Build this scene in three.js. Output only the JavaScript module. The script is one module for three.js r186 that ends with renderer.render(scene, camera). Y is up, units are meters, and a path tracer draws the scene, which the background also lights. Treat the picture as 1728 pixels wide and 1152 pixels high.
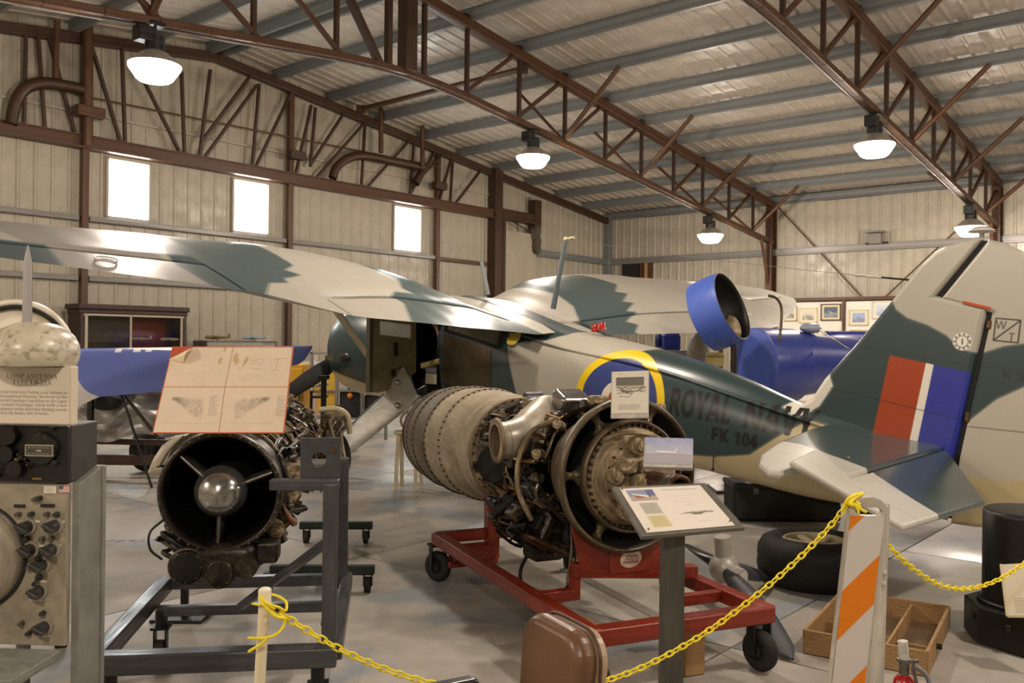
import * as THREE from 'three';
import { ConvexGeometry } from 'three/addons/geometries/ConvexGeometry.js';
import { mergeGeometries } from 'three/addons/utils/BufferGeometryUtils.js';
import { RoundedBoxGeometry } from 'three/addons/geometries/RoundedBoxGeometry.js';
import { RectAreaLightUniformsLib } from 'three/addons/lights/RectAreaLightUniformsLib.js';

// ---------- camera, exposure, lights ----------
const FOCAL = 1508, EYE = 1.65, ROLL = 0.0114;
const scene = new THREE.Scene();
scene.background = new THREE.Color(0x9fb4c8);
const camera = new THREE.PerspectiveCamera(2 * Math.atan(576 / FOCAL) * 180 / Math.PI, 1728 / 1152, 0.05, 200);
camera.position.set(0, EYE, 0);
camera.rotation.z = ROLL;
camera.focus = 4.2;
camera.userData.fStop = 7;
scene.add(camera);
const renderer = new THREE.WebGLRenderer({ antialias: true });
renderer.toneMapping = THREE.LinearToneMapping;
renderer.toneMappingExposure = 0.84;
renderer.shadowMap.enabled = true;
RectAreaLightUniformsLib.init();
const LAMP_COLOR = new THREE.Color().setRGB(1, 0.85, 0.73);
const LAMP_POWER = 40, LENS_GLOW = 27;
const WINDOW_GLOW = 9, WINDOW_LIGHT = 16;

// ---------- helpers ----------
let seed = 7;
const rnd = () => { seed = (seed * 1664525 + 1013904223) >>> 0; return seed / 4294967296; };
const rr = (a, b) => a + (b - a) * rnd();
const V = (x, y, z) => new THREE.Vector3(x, y, z);
const names = {};
function numbered(n) { const k = (names[n] = (names[n] ?? -1) + 1); return k ? `${n}_${String(k).padStart(3, '0')}` : n; }
function thing(name, label, category, pos = [0, 0, 0], turn = 0, group) {
  const o = new THREE.Group(); o.name = numbered(name); scene.add(o);
  o.position.set(...pos); o.rotation.y = turn; o.userData = { label, category };
  if (group) o.userData.group = group;
  return o;
}
function structure(name) { const o = new THREE.Group(); o.name = name; o.userData.kind = 'structure'; scene.add(o); return o; }
function part(parent, name, geo, m, label) {
  const g = Array.isArray(geo) ? merge(geo) : geo;
  const o = new THREE.Mesh(g, m); o.name = name; o.castShadow = o.receiveShadow = true;
  if (label) o.userData.label = label;
  parent.add(o); return o;
}
function merge(list) {
  const gs = list.map((g) => { const q = g.index ? g.toNonIndexed() : g.clone(); for (const k of Object.keys(q.attributes)) if (!['position', 'normal', 'uv'].includes(k)) q.deleteAttribute(k); if (!q.attributes.uv) q.setAttribute('uv', new THREE.BufferAttribute(new Float32Array(q.attributes.position.count * 2), 2)); return q; });
  return mergeGeometries(gs);
}
function box(w, h, d, x = 0, y = 0, z = 0, rx = 0, ry = 0, rz = 0) {
  const g = new THREE.BoxGeometry(w, h, d); if (rx) g.rotateX(rx); if (rz) g.rotateZ(rz); if (ry) g.rotateY(ry); return g.translate(x, y, z);
}
function rbox(w, h, d, r, x = 0, y = 0, z = 0, rx = 0, ry = 0, rz = 0) {
  const g = new RoundedBoxGeometry(w, h, d, 2, Math.min(r, w * 0.49, h * 0.49, d * 0.49)); if (rx) g.rotateX(rx); if (rz) g.rotateZ(rz); if (ry) g.rotateY(ry); return g.translate(x, y, z);
}
function place(g, a, b, along = V(0, 1, 0)) { // lay a y-long geometry from a to b
  const d = b.clone().sub(a); g.applyQuaternion(new THREE.Quaternion().setFromUnitVectors(along, d.clone().normalize()));
  const m = a.clone().add(b).multiplyScalar(0.5); return g.translate(m.x, m.y, m.z);
}
const rod = (a, b, r, n = 8, r2 = r) => place(new THREE.CylinderGeometry(r2, r, a.distanceTo(b), n), a, b);
function beam(a, b, w, d, up = V(0, 1, 0)) { // rectangular bar from a to b; w across, d along "up"
  const dir = b.clone().sub(a), L = dir.length(); dir.normalize();
  let side = new THREE.Vector3().crossVectors(up, dir); if (side.lengthSq() < 1e-6) side = V(1, 0, 0); side.normalize();
  const u = new THREE.Vector3().crossVectors(dir, side);
  const g = new RoundedBoxGeometry(w, d, L, 1, Math.min(w, d) * 0.12);
  const m = new THREE.Matrix4().makeBasis(side, u, dir); g.applyMatrix4(m);
  const c = a.clone().add(b).multiplyScalar(0.5); return g.translate(c.x, c.y, c.z);
}
const tube = (pts, r, seg = 24, rad = 6, closed = false) => new THREE.TubeGeometry(new THREE.CatmullRomCurve3(pts.map((p) => (p.isVector3 ? p : V(...p))), closed, 'centripetal'), seg, r, rad, closed);
const lathe = (pts, n = 48) => new THREE.LatheGeometry(pts.map((p) => new THREE.Vector2(...p)), n); // about y
const latheZ = (pts, n = 48) => lathe(pts, n).rotateX(Math.PI / 2); // y becomes +z
function grid(nu, nv, fn, uvfn) { // surface from a function; both sides drawn
  const p = [], uv = [], idx = [];
  for (let j = 0; j <= nv; j++) for (let i = 0; i <= nu; i++) { const q = fn(i / nu, j / nv); p.push(q[0], q[1], q[2]); const w = uvfn ? uvfn(q, i / nu, j / nv) : [i / nu, j / nv]; uv.push(w[0], w[1]); }
  for (let j = 0; j < nv; j++) for (let i = 0; i < nu; i++) { const a = j * (nu + 1) + i, b = a + 1, c = a + nu + 1, d = c + 1; idx.push(a, b, d, a, d, c); }
  const g = new THREE.BufferGeometry(); g.setAttribute('position', new THREE.Float32BufferAttribute(p, 3)); g.setAttribute('uv', new THREE.Float32BufferAttribute(uv, 2)); g.setIndex(idx); g.computeVertexNormals(); return g;
}
function prism(outline, depth, bevel = 0, holes = [], segs = 2) { // outline in x,y; thickness centred on z
  const s = new THREE.Shape(outline.map((p) => new THREE.Vector2(...p)));
  for (const h of holes) s.holes.push(new THREE.Path(h.map((p) => new THREE.Vector2(...p))));
  const g = new THREE.ExtrudeGeometry(s, { depth: Math.max(depth - 2 * bevel, 0.001), bevelEnabled: bevel > 0, bevelSize: bevel, bevelThickness: bevel, bevelOffset: -bevel, bevelSegments: segs, curveSegments: 12 });
  return g.translate(0, 0, -Math.max(depth - 2 * bevel, 0.001) / 2);
}
const circle = (cx, cy, r, n = 24) => Array.from({ length: n }, (_, i) => [cx + r * Math.cos(i / n * 2 * Math.PI), cy + r * Math.sin(i / n * 2 * Math.PI)]);
// a pixel of the frame at a given depth, or where it meets the floor
function ray(px, py) { const x = (px - 864) / FOCAL, y = -(py - 576) / FOCAL, c = Math.cos(ROLL), s = Math.sin(ROLL); return [x * c - y * s, x * s + y * c]; }
const P = (px, py, D) => { const [x, y] = ray(px, py); return V(x * D, EYE + y * D, -D); };
const onFloor = (px, py, h = 0) => { const [x, y] = ray(px, py); const D = (h - EYE) / y; return V(x * D, h, -D); };

// ---------- textures ----------
function hash(i, j, s) { let h = (i * 374761393 + j * 668265263 + s * 1442695041) | 0; h = Math.imul(h ^ (h >>> 13), 1274126177); h ^= h >>> 16; return (h >>> 0) / 4294967296; }
function vnoise(x, y, per, s) { const i = Math.floor(x), j = Math.floor(y), fx = x - i, fy = y - j, u = fx * fx * (3 - 2 * fx), v = fy * fy * (3 - 2 * fy), m = (k) => ((k % per) + per) % per; const a = hash(m(i), m(j), s), b = hash(m(i + 1), m(j), s), c = hash(m(i), m(j + 1), s), d = hash(m(i + 1), m(j + 1), s); return a + (b - a) * u + (c - a) * v + (a - b - c + d) * u * v; }
function fbm(u, v, per, s, oct = 5) { let t = 0, a = 0.5; for (let o = 0; o < oct; o++) { t += a * vnoise(u * per, v * per, per, s + o); a *= 0.5; per *= 2; } return t; }
function dataTex(n, fn, srgb = true, rep = 1) {
  const d = new Uint8Array(n * n * 4);
  for (let j = 0; j < n; j++) for (let i = 0; i < n; i++) { const c = fn(i / n, j / n), k = (j * n + i) * 4; d[k] = c[0]; d[k + 1] = c[1] ?? c[0]; d[k + 2] = c[2] ?? c[0]; d[k + 3] = 255; }
  const t = new THREE.DataTexture(d, n, n); t.wrapS = t.wrapT = THREE.RepeatWrapping; t.magFilter = THREE.LinearFilter; t.minFilter = THREE.LinearFilter; if (srgb) t.colorSpace = THREE.SRGBColorSpace; t.repeat.set(rep, rep); t.needsUpdate = true; return t;
}
function canvasTex(w, h, draw) {
  const c = document.createElement('canvas'); c.width = w; c.height = h; const x = c.getContext('2d'); draw(x, w, h);
  const t = new THREE.CanvasTexture(c); t.colorSpace = THREE.SRGBColorSpace; t.anisotropy = 8; return t;
}
const cl = (v) => Math.max(0, Math.min(255, v));
const grimeMap = dataTex(256, (u, v) => { const n = fbm(u, v, 4, 11), k = fbm(u, v, 24, 31, 3), g = 205 + 75 * (n - 0.48) + 50 * (k - 0.44); return [cl(g), cl(g), cl(g)]; });
const oilyMap = dataTex(256, (u, v) => { const n = fbm(u, v, 6, 51), k = fbm(u, v, 30, 61, 3), g = 170 + 230 * (n - 0.48) + 120 * (k - 0.44); return [cl(g + 8), cl(g), cl(g - 14)]; });
const roughMap = dataTex(256, (u, v) => { const n = fbm(u, v, 5, 71); return [cl(190 + 190 * (n - 0.48))]; }, false);
const bumpMap = dataTex(256, (u, v) => [cl(255 * fbm(u, v, 16, 81, 4))], false);
function mat(color, roughness = 0.6, metalness = 0, more = {}) { return new THREE.MeshStandardMaterial({ color, roughness, metalness, side: THREE.DoubleSide, ...more }); }
const oilyFine = grimeMap.clone(); oilyFine.repeat.set(4, 1); oilyFine.needsUpdate = true;
const worn = (color, r = 0.6, m = 0, more = {}) => mat(color, r, m, { map: grimeMap, roughnessMap: roughMap, ...more });
const M = {
  rust: worn(0x5e3a1c, 0.6), rustDark: worn(0x482d16, 0.65), purlin: worn(0x8b8f8d, 0.5, 0.1), girt: worn(0x93908a, 0.5, 0.15),
  black: mat(0x121211, 0.6), blackRubber: mat(0x191817, 0.75), darkMetal: worn(0x2b2a27, 0.5, 0.4), steel: worn(0x8d8a82, 0.35, 0.8), bright: worn(0xc9c7c2, 0.26, 0.9),
  oily: mat(0x8f836e, 0.5, 0.3, { map: oilyMap, roughnessMap: roughMap }), oilyDark: mat(0x4b453a, 0.5, 0.3, { map: oilyMap, roughnessMap: roughMap }), tan: mat(0xc2b498, 0.62, 0.08, { map: oilyMap }),
  brass: mat(0x9a7b45, 0.4, 0.7), copper: mat(0x8f6a4c, 0.4, 0.6, { map: oilyMap }), white: worn(0xe4e0d6, 0.5), cream: worn(0xd8cba6, 0.55), wood: null,
  yellow: mat(0xf2de1c, 0.4), red: worn(0xa0371f, 0.42), grayPaint: worn(0x55565a, 0.42, 0.1), blue: mat(0x2a3f9e, 0.33, 0.1, { map: grimeMap }), glass: new THREE.MeshPhysicalMaterial({ color: 0xf4f6f2, roughness: 0.05, transmission: 1, thickness: 0, side: THREE.DoubleSide }),
};
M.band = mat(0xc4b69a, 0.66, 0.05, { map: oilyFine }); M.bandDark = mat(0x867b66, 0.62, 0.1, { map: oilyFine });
M.wood = mat(0xffffff, 0.65, 0, { map: dataTex(256, (u, v) => { const g = fbm(u * 0.999, v, 3, 5), r = Math.sin((v * 14 + g * 5) * 6.283) * 0.5 + 0.5, k = fbm(u, v, 40, 9, 2); const t = 0.86 + 0.14 * r + 0.25 * (k - 0.4); return [cl(168 * t), cl(133 * t), cl(88 * t)]; }) });
// ---------- the hangar: s runs along the gable wall from the far corner, t along the far wall from the same corner ----------
const HC = V(3.25, 0, -31), AU = V(0.6428, 0, -0.766), BU = V(0.766, 0, 0.6428); // AU = -s, BU = +t
const SPAN = 30.48, LEN = 30.5, BAY = 6.1, NODE = 1.524, RIDGE = SPAN / 2;
const TURN = Math.atan2(-0.766, -0.6428); // local x = s, local z = -t
function inHangar(o) { o.position.copy(HC); o.rotation.y = TURN; return o; }
const hw = (s, y, t) => HC.clone().addScaledVector(AU, -s).addScaledVector(BU, t).setY(y); // hangar to world
const roofRise = 0.1235, fold = (s) => (s < RIDGE ? s : SPAN - s);
const deckY = (s) => 6.10 + roofRise * fold(s);
const topChordY = (s) => 5.82 + roofRise * fold(s); // axis of the top chord
const bottomChordY = (s) => { const q = fold(s); return 4.70 + 0.108 * (q - 0.9 * Math.max(0, q - RIDGE + 1.7) ** 2 / 3.4); };
function onGable(px, py) { const [x, y] = ray(px, py); const s = (HC.x + x * HC.z) / (AU.x + x * AU.z); const D = -(HC.z - s * AU.z); return [s, EYE + y * D]; }
function onFar(px, py) { const [x, y] = ray(px, py); const t = -(HC.x + x * HC.z) / (BU.x + x * BU.z); const D = -(HC.z + t * BU.z); return [t, EYE + y * D]; }
const wallMat = mat(0xb3ac9b, 0.55, 0, { map: dataTex(256, (u, v) => { const n = fbm(u, v, 3, 101), k = fbm(u * 1, v, 48, 111, 2); const g = 226 + 42 * (n - 0.48) + 24 * (k - 0.4); return [cl(g), cl(g - 2), cl(g - 6)]; }), roughnessMap: roughMap });
const roofMat = mat(0xcbc3b7, 0.62, 0, { map: dataTex(256, (u, v) => { const n = fbm(u, v, 4, 121), k = fbm(u, v, 32, 131, 3); const g = 222 + 40 * (n - 0.48) + 24 * (k - 0.44); return [cl(g), cl(g - 3), cl(g - 8)]; }), roughnessMap: roughMap });
// ribbed sheet: profile across, from y0 to y1(x); front face towards +z, closed behind
const RIB = [[0, 0], [0.03, 0], [0.05, 0.022], [0.09, 0.022], [0.11, 0], [0.19, 0], [0.197, 0.003], [0.213, 0.003], [0.22, 0]];
function sheetProfile(w) { const out = []; const n = Math.max(1, Math.round(w / 0.305)), p = w / n; for (let k = 0; k < n; k++) for (const [x, d] of RIB) out.push([k * p + x / 0.305 * p, d]); out.push([w, 0]); return out; }
function sheet(w, y0, y1) {
  const pr = sheetProfile(w), pos = [], uv = [], idx = [];
  const put = (x, y, z, u, v) => { pos.push(x, y, z); uv.push(u, v); return pos.length / 3 - 1; };
  const bot = (x) => (typeof y0 === 'function' ? y0(x) : y0), top = (x) => (typeof y1 === 'function' ? y1(x) : y1), B = -0.03;
  for (let i = 0; i < pr.length - 1; i++) {
    const [xa, da] = pr[i], [xb, db] = pr[i + 1];
    const a = put(xa, bot(xa), da, xa, bot(xa)), b = put(xb, bot(xb), db, xb, bot(xb)), c = put(xb, top(xb), db, xb, top(xb)), d = put(xa, top(xa), da, xa, top(xa)); idx.push(a, b, c, a, c, d);
  }
  const a = put(0, bot(0), B, 0, 0), b = put(w, bot(w), B, w, 0), c = put(w, top(w), B, w, 4), d = put(0, top(0), B, 0, 4); idx.push(a, c, b, a, d, c);
  const e = put(0, bot(0), 0, 0, 0), f = put(w, bot(w), 0, w, 0), g2 = put(w, top(w), 0, w, 4), h = put(0, top(0), 0, 0, 4);
  idx.push(e, b, a, e, f, b, h, d, c, h, c, g2, e, a, d, e, d, h, f, c, b, f, g2, c);
  const g = new THREE.BufferGeometry(); g.setAttribute('position', new THREE.Float32BufferAttribute(pos, 3)); g.setAttribute('uv', new THREE.Float32BufferAttribute(uv, 2)); g.setIndex(idx);
  const q = g.toNonIndexed(); q.computeVertexNormals(); return q;
}
// floor of cast slabs with open joints
{
  const fl = inHangar(structure('floor'));
  const floorTex = dataTex(1024, (u, v) => {
    const n = fbm(u, v, 3, 201, 6), m = fbm(u + 0.37, v, 7, 211, 5), k = fbm(u, v, 90, 221, 3), sc = fbm(u, v * 1, 14, 231, 4);
    let g = 212 + 30 * (n - 0.48) + 26 * (k - 0.44) - 66 * Math.max(0, m - 0.56) * 3; const b = sc > 0.56 ? Math.min(1, (sc - 0.56) * 14) : 0;
    return [cl(g - 26 * b), cl(g - 3 - 15 * b), cl(g - 12)];
  });
  const floorRough = dataTex(512, (u, v) => [cl(120 + 170 * (fbm(u, v, 6, 241, 5) - 0.42))], false);
  const fm = mat(0xc9c6c2, 0.95, 0, { map: floorTex, roughnessMap: floorRough, bumpMap, bumpScale: 0.002 });
  { const t = canvasTex(256, 64, (x) => { x.strokeStyle = '#6f78a8'; x.lineWidth = 5; x.lineCap = 'round'; let q = 31; const r = () => { q = (q * 16807) % 2147483647; return q / 2147483647; }; for (let k = 0; k < 6; k++) { x.beginPath(); x.moveTo(14 + k * 40, 20 + 20 * r()); for (let j = 0; j < 4; j++) x.lineTo(14 + k * 40 + 28 * r(), 12 + 40 * r()); x.stroke(); } }); for (const [x0, y0, w, h] of [[215, 912, 0.55, 0.16]]) { const p = onFloor(x0, y0), m = part(fl, 'chalk_marks', new THREE.PlaneGeometry(w, h).rotateX(-Math.PI / 2), mat(0xffffff, 0.9, 0, { map: t, alphaTest: 0.5, transparent: true }), 'faint blue chalk scrawl on the floor'); const l = p.clone().sub(HC).applyAxisAngle(V(0, 1, 0), -TURN); m.position.set(l.x, 0.001, l.z); m.rotation.y = -TURN + 0.15; } }
  part(fl, 'base', box(SPAN + 1, 0.2, LEN + 1, SPAN / 2, -0.13, -LEN / 2), mat(0x2c2926, 0.9));
  const N = 10, w = SPAN / N;
  for (let i = 0; i < N; i++) for (let j = 0; j < N; j++) {
    const g = new THREE.BoxGeometry(w - 0.012, 0.03, w - 0.012).translate((i + 0.5) * w, -0.015, -(j + 0.5) * w), p = g.attributes.position, uv = g.attributes.uv;
    for (let k = 0; k < p.count; k++) uv.setXY(k, p.getX(k) / 7.3 + ((i * 7 + j * 3) % 5) * 0.23, p.getZ(k) / 7.3 + ((i * 3 + j * 5) % 4) * 0.31);
    part(fl, 'floor_slab', g, fm);
  }
}
// windows of the gable wall: [s0, s1] between girt and header
const WIN = [[16.63, 17.55], [13.78, 14.75], [8.96, 9.99]], WY0 = 3.985, WY1 = 5.2;
{
  const wl = inHangar(structure('wall_left'));
  // sheets, split at windows
  const cuts = [0, 4.3]; let s = 4.3;
  const stops = [4.3, 6.2, 8.96, 9.99, 13.78, 14.75, 16.63, 17.55, SPAN];
  const add = (a, b, y0, y1) => { const g = sheet(b - a, y0, y1).translate(a, 0, 0); part(wl, 'wall_panel', g.rotateY(0).translate(0, 0, -0.0), wallMat); };
  const run = (a, b) => { const n = Math.max(1, Math.round((b - a) / 0.914)), w = (b - a) / n; for (let k = 0; k < n; k++) { const x0 = a + k * w; const win = WIN.find(([p, q]) => x0 + w / 2 > p && x0 + w / 2 < q);
    const top = (x) => deckY(x0 + x) - 0.01;
    if (win) { add(x0, x0 + w, 0, WY0); add(x0, x0 + w, WY1, top); } else add(x0, x0 + w, 0, top); } };
  run(0, 4.3); for (let k = 0; k + 1 < stops.length; k++) run(stops[k], stops[k + 1]);
  wl.children.forEach((c) => { c.position.z = 0; });
  // outer skin keeps the light out (cut at the windows)
  const skin = []; let x = -0.3; const segs = [...WIN].sort((a, b) => a[0] - b[0]);
  for (const [a, b] of segs) { skin.push(box(a - x, 8.6, 0.1, (a + x) / 2, 4.3, 0.1), box(b - a, WY0, 0.1, (a + b) / 2, WY0 / 2, 0.1), box(b - a, 8.6 - WY1, 0.1, (a + b) / 2, (8.6 + WY1) / 2, 0.1)); x = b; }
  skin.push(box(SPAN + 0.3 - x, 8.6, 0.1, (SPAN + 0.3 + x) / 2, 4.3, 0.1)); part(wl, 'outer_wall', skin, wallMat);
  // sheets face -z (into the room): turn them round by mirroring depth
  for (const c of wl.children) if (c.name === 'wall_panel') { const p = c.geometry.attributes.position; for (let k = 0; k < p.count; k++) p.setZ(k, -p.getZ(k)); const q = p.array; for (let k = 0; k < q.length; k += 9) for (let e = 0; e < 3; e++) { const tmp = q[k + 3 + e]; q[k + 3 + e] = q[k + 6 + e]; q[k + 6 + e] = tmp; } const u = c.geometry.attributes.uv.array; for (let k = 0; k < u.length; k += 6) for (let e = 0; e < 2; e++) { const tmp = u[k + 2 + e]; u[k + 2 + e] = u[k + 4 + e]; u[k + 4 + e] = tmp; } c.geometry.computeVertexNormals(); }
  // steel of the doorway: header, posts, girts, rafter, pipes
  const Z = -0.14;
  part(wl, 'header_beam', [box(SPAN - 6.1, 0.2, 0.16, (SPAN + 6.1) / 2, 5.36, Z - 0.05), box(SPAN - 6.1, 0.03, 0.26, (SPAN + 6.1) / 2, 5.25, Z - 0.05), box(SPAN - 6.1, 0.03, 0.26, (SPAN + 6.1) / 2, 5.47, Z - 0.05)], M.rust);
  for (const sp of [8.44, 13.28, 18.0, 22.8, 27.6]) part(wl, 'door_post', rbox(0.13, deckY(sp) - 0.2, 0.12, 0.01, sp, (deckY(sp) - 0.2) / 2, Z + 0.02), M.rust);
  part(wl, 'corner_post', [rbox(0.32, deckY(6.1) - 0.15, 0.3, 0.01, 6.1, (deckY(6.1) - 0.15) / 2, Z - 0.05), rbox(0.12, 5.2, 0.16, 0.01, 5.82, 2.6, Z - 0.1)], M.rustDark);
  part(wl, 'rafter', [beam(V(0, deckY(0) - 0.3, Z), V(RIDGE, deckY(RIDGE) - 0.3, Z), 0.18, 0.2), beam(V(RIDGE, deckY(RIDGE) - 0.3, Z), V(SPAN, deckY(SPAN) - 0.3, Z), 0.18, 0.2)], M.rustDark);
  for (const [a, b, y] of [[8.5, 13.2, 3.92], [13.36, 17.9, 3.92], [18.1, 22.7, 3.92]]) part(wl, 'girt', rbox(b - a, 0.1, 0.1, 0.01, (a + b) / 2, y, Z + 0.05), M.girt);
  part(wl, 'girt', rbox(2.0, 0.1, 0.1, 0.01, 7.35, 3.9, Z + 0.05), M.rust);
  for (const [a, b] of [[13.36, 17.9], [18.1, 22.7], [8.5, 13.2]]) part(wl, 'girt', rbox(b - a, 0.1, 0.1, 0.01, (a + b) / 2, 2.77, Z + 0.05), M.girt);
  part(wl, 'girt', rbox(4.3, 0.2, 0.16, 0.01, 2.15, 4.42, Z + 0.03), M.purlin);
  part(wl, 'tie_rod', rod(V(8.5, 6.38, Z - 0.1), V(18.2, 6.22, Z - 0.1), 0.018, 6), M.rust); part(wl, 'wall_rail', box(15, 0.05, 0.05, 13.7, 5.95, -0.04), wallMat);
  // pocket of the sliding leaf
  part(wl, 'pocket_panel', rbox(1.66, 4.95, 0.08, 0.01, 5.1, 2.475, Z - 0.1), wallMat);
  part(wl, 'pocket_beam', [rbox(1.7, 0.3, 0.24, 0.01, 5.1, 5.4, Z - 0.1), rbox(0.3, 0.9, 0.3, 0.01, 4.32, 5.55, Z - 0.1)], M.rustDark);
  part(wl, 'track_rod', [rod(V(5.55, 5.25, Z - 0.16), V(4.6, 5.0, Z - 0.16), 0.02, 6), rod(V(5.2, 5.3, Z - 0.16), V(5.2, 4.95, Z - 0.16), 0.015, 6)], M.rustDark);
  // web of the gable above the header, read off the photograph on the wall plane
  const web = [[57, 70, 68, 220, 0.09], [77, 77, 120, 233, 0.1], [36, 70, 33, 215, 0.08], [147, 83, 197, 247, 0.09], [198, 93, 203, 247, 0.09], [230, 130, 297, 263, 0.09], [298, 133, 303, 263, 0.09], [345, 130, 328, 267, 0.08], [417, 87, 330, 243, 0.09], [420, 153, 337, 267, 0.09], [428, 153, 417, 283, 0.08], [477, 170, 423, 283, 0.08], [515, 187, 490, 297, 0.08], [523, 190, 515, 283, 0.08], [567, 200, 515, 280, 0.09], [607, 213, 601, 317, 0.08], [600, 216, 523, 303, 0.08], [678, 243, 609, 319, 0.08], [690, 235, 683, 330, 0.08], [725, 258, 682, 330, 0.09], [742, 230, 686, 315, 0.09], [751, 275, 732, 342, 0.08], [755, 276, 751, 347, 0.08], [800, 292, 758, 347, 0.09]];
  for (const [x0, y0, x1, y1, w] of web) { const a = onGable(x0, y0), b = onGable(x1, y1); const kx = 0.07; part(wl, 'web_bar', beam(V(a[0] + (a[0] - b[0]) * kx, Math.min(a[1] + (a[1] - b[1]) * kx, deckY(a[0]) - 0.22), Z - 0.06), V(b[0], b[1], Z - 0.06), w * 0.8, 0.06), M.rustDark); }
  for (const pts of [[[6, 214], [10, 190], [18, 168], [34, 152], [60, 146], [90, 149], [127, 156]], [[546, 303], [551, 288], [565, 274], [585, 266], [610, 267], [650, 275], [702, 285]], [[702, 285], [692, 300], [686, 312]]]) part(wl, 'bent_pipe', tube(pts.map(([x, y]) => { const q = onGable(x, y); return V(q[0], q[1], Z - 0.2); }), 0.11, 30, 8), M.rustDark);
  part(wl, 'hanger_column', [rod(V(...onGable(134, 18), Z - 0.2), V(...onGable(134, 250), Z - 0.2), 0.1, 10), rbox(0.52, 0.2, 0.2, 0.02, onGable(134, 195)[0], onGable(134, 195)[1], Z - 0.3)], M.rust);
  for (const q of [[485, 265], [727, 316]]) { const p = onGable(...q); part(wl, 'bracket', rbox(0.42, 0.2, 0.2, 0.02, p[0], p[1], Z - 0.2), M.rustDark); }
  // hanging tubes at the gable end of the long bracing tube
  for (const [x0, y0, x1, y1] of [[621, 178, 621, 262], [691, 160, 691, 285], [77, 45, 74, 140]]) { const a = onGable(x0, y0), b = onGable(x1, y1); part(wl, 'hanging_tube', rod(V(a[0], a[1], Z - 0.35), V(b[0], b[1], Z - 0.35), 0.06, 8), M.rust); }
}
WIN.forEach(([a, b], i) => {
  const w = inHangar(structure('window_' + (i + 1)));
  part(w, 'window_frame', [box(b - a, 0.05, 0.14, (a + b) / 2, WY0 + 0.02, 0), box(b - a, 0.05, 0.14, (a + b) / 2, WY1 - 0.02, 0), box(0.05, WY1 - WY0, 0.14, a + 0.02, (WY0 + WY1) / 2, 0), box(0.05, WY1 - WY0, 0.14, b - 0.02, (WY0 + WY1) / 2, 0)], wallMat);
  const pane = part(w, 'window_pane', box(b - a, WY1 - WY0, 0.02, (a + b) / 2, (WY0 + WY1) / 2, 0.02), mat(0xffffff, 0.4, 0, { emissive: new THREE.Color().setRGB(0.95, 1, 1), emissiveIntensity: WINDOW_GLOW }));
  const l = new THREE.RectAreaLight(new THREE.Color().setRGB(0.95, 1, 1), WINDOW_LIGHT, b - a - 0.08, WY1 - WY0 - 0.08);
  l.position.copy(hw((a + b) / 2, (WY0 + WY1) / 2, 0.08)); scene.add(l); l.lookAt(hw((a + b) / 2, (WY0 + WY1) / 2 - 0.0, 3));
});
// far wall
{
  const wf = inHangar(structure('wall_back'));
  const W = 0.9144, g = sheet(W, 0, 6.06); g.rotateY(Math.PI / 2); // front +z becomes +x (into the room)
  for (let k = 0; (k + 1) * W <= LEN + 0.5; k++) { const o = part(wf, 'wall_panel', g, wallMat); o.position.set(0, 0, -k * W); }
  part(wf, 'outer_wall', box(0.12, 6.4, LEN + 0.8, -0.12, 3.2, -LEN / 2), wallMat);
  part(wf, 'eave_strut', [box(0.09, 0.2, LEN, 0.1, 5.96, -LEN / 2), box(0.16, 0.02, LEN, 0.13, 6.06, -LEN / 2), box(0.16, 0.02, LEN, 0.13, 5.87, -LEN / 2)], M.purlin);
  part(wf, 'girt', rbox(0.12, 0.2, LEN, 0.01, 0.09, 4.42, -LEN / 2), M.girt);
  part(wf, 'girt', rbox(0.1, 0.12, 6, 0.01, 0.09, 3.12, -3.0), M.girt);
  for (const t of [6.1, 12.2, 18.3, 24.4]) part(wf, 'column', [box(0.36, 5.75, 0.03, 0.26, 2.875, -t), box(0.03, 5.75, 0.2, 0.09, 2.875, -t), box(0.03, 5.75, 0.2, 0.43, 2.875, -t)], M.rust);
  part(wf, 'corner_column', rbox(0.2, 6, 0.2, 0.01, 0.12, 3, -0.14), M.purlin);
  for (const [a, b] of [[[1310, 345], [1455, 500]], [[1615, 390], [1492, 505]]]) { const p = onFar(...a), q = onFar(...b); part(wf, 'brace_rod', rod(V(0.1, p[1], -p[0]), V(0.1, q[1], -q[0]), 0.02, 6), M.rust); }
  // white display boards under a brown rail
  part(wf, 'display_board', [box(0.05, 2.9, 7.6, 0.08, 1.45, -10.1)], mat(0xe9e2d4, 0.7));
  part(wf, 'board_rail', [rbox(0.1, 0.1, 7.7, 0.01, 0.1, 2.98, -10.1)], M.rust);
  { const p = onFar(1427, 510); part(wf, 'board_post', rbox(0.1, 2.95, 0.09, 0.01, 0.1, 1.47, -p[0]), M.rust); }
  { const a = onFar(1054, 445), b = onFar(1082, 500); part(wf, 'vent_opening', box(0.1, 1.6, b[0] - a[0], 0.1, 3.52, -(a[0] + b[0]) / 2), M.black); const c = onFar(1083, 445), d = onFar(1105, 445); for (let k = 0; k < 3; k++) part(wf, 'vent_slat', box(0.08, 1.6, 0.11, 0.12, 3.52, -(c[0] + (d[0] - c[0]) * (k + 0.5) / 3)), k % 2 ? M.wood : M.rust); }
}
// walls that the camera has behind it
{
  const wr = inHangar(structure('wall_right')); part(wr, 'wall_panel', box(SPAN + 0.6, 8.6, 0.15, SPAN / 2, 4.3, -LEN - 0.1), wallMat);
  const wn = inHangar(structure('wall_front')); part(wn, 'wall_panel', box(0.15, 6.4, LEN + 0.4, SPAN + 0.1, 3.2, -LEN / 2), wallMat);
}
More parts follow.
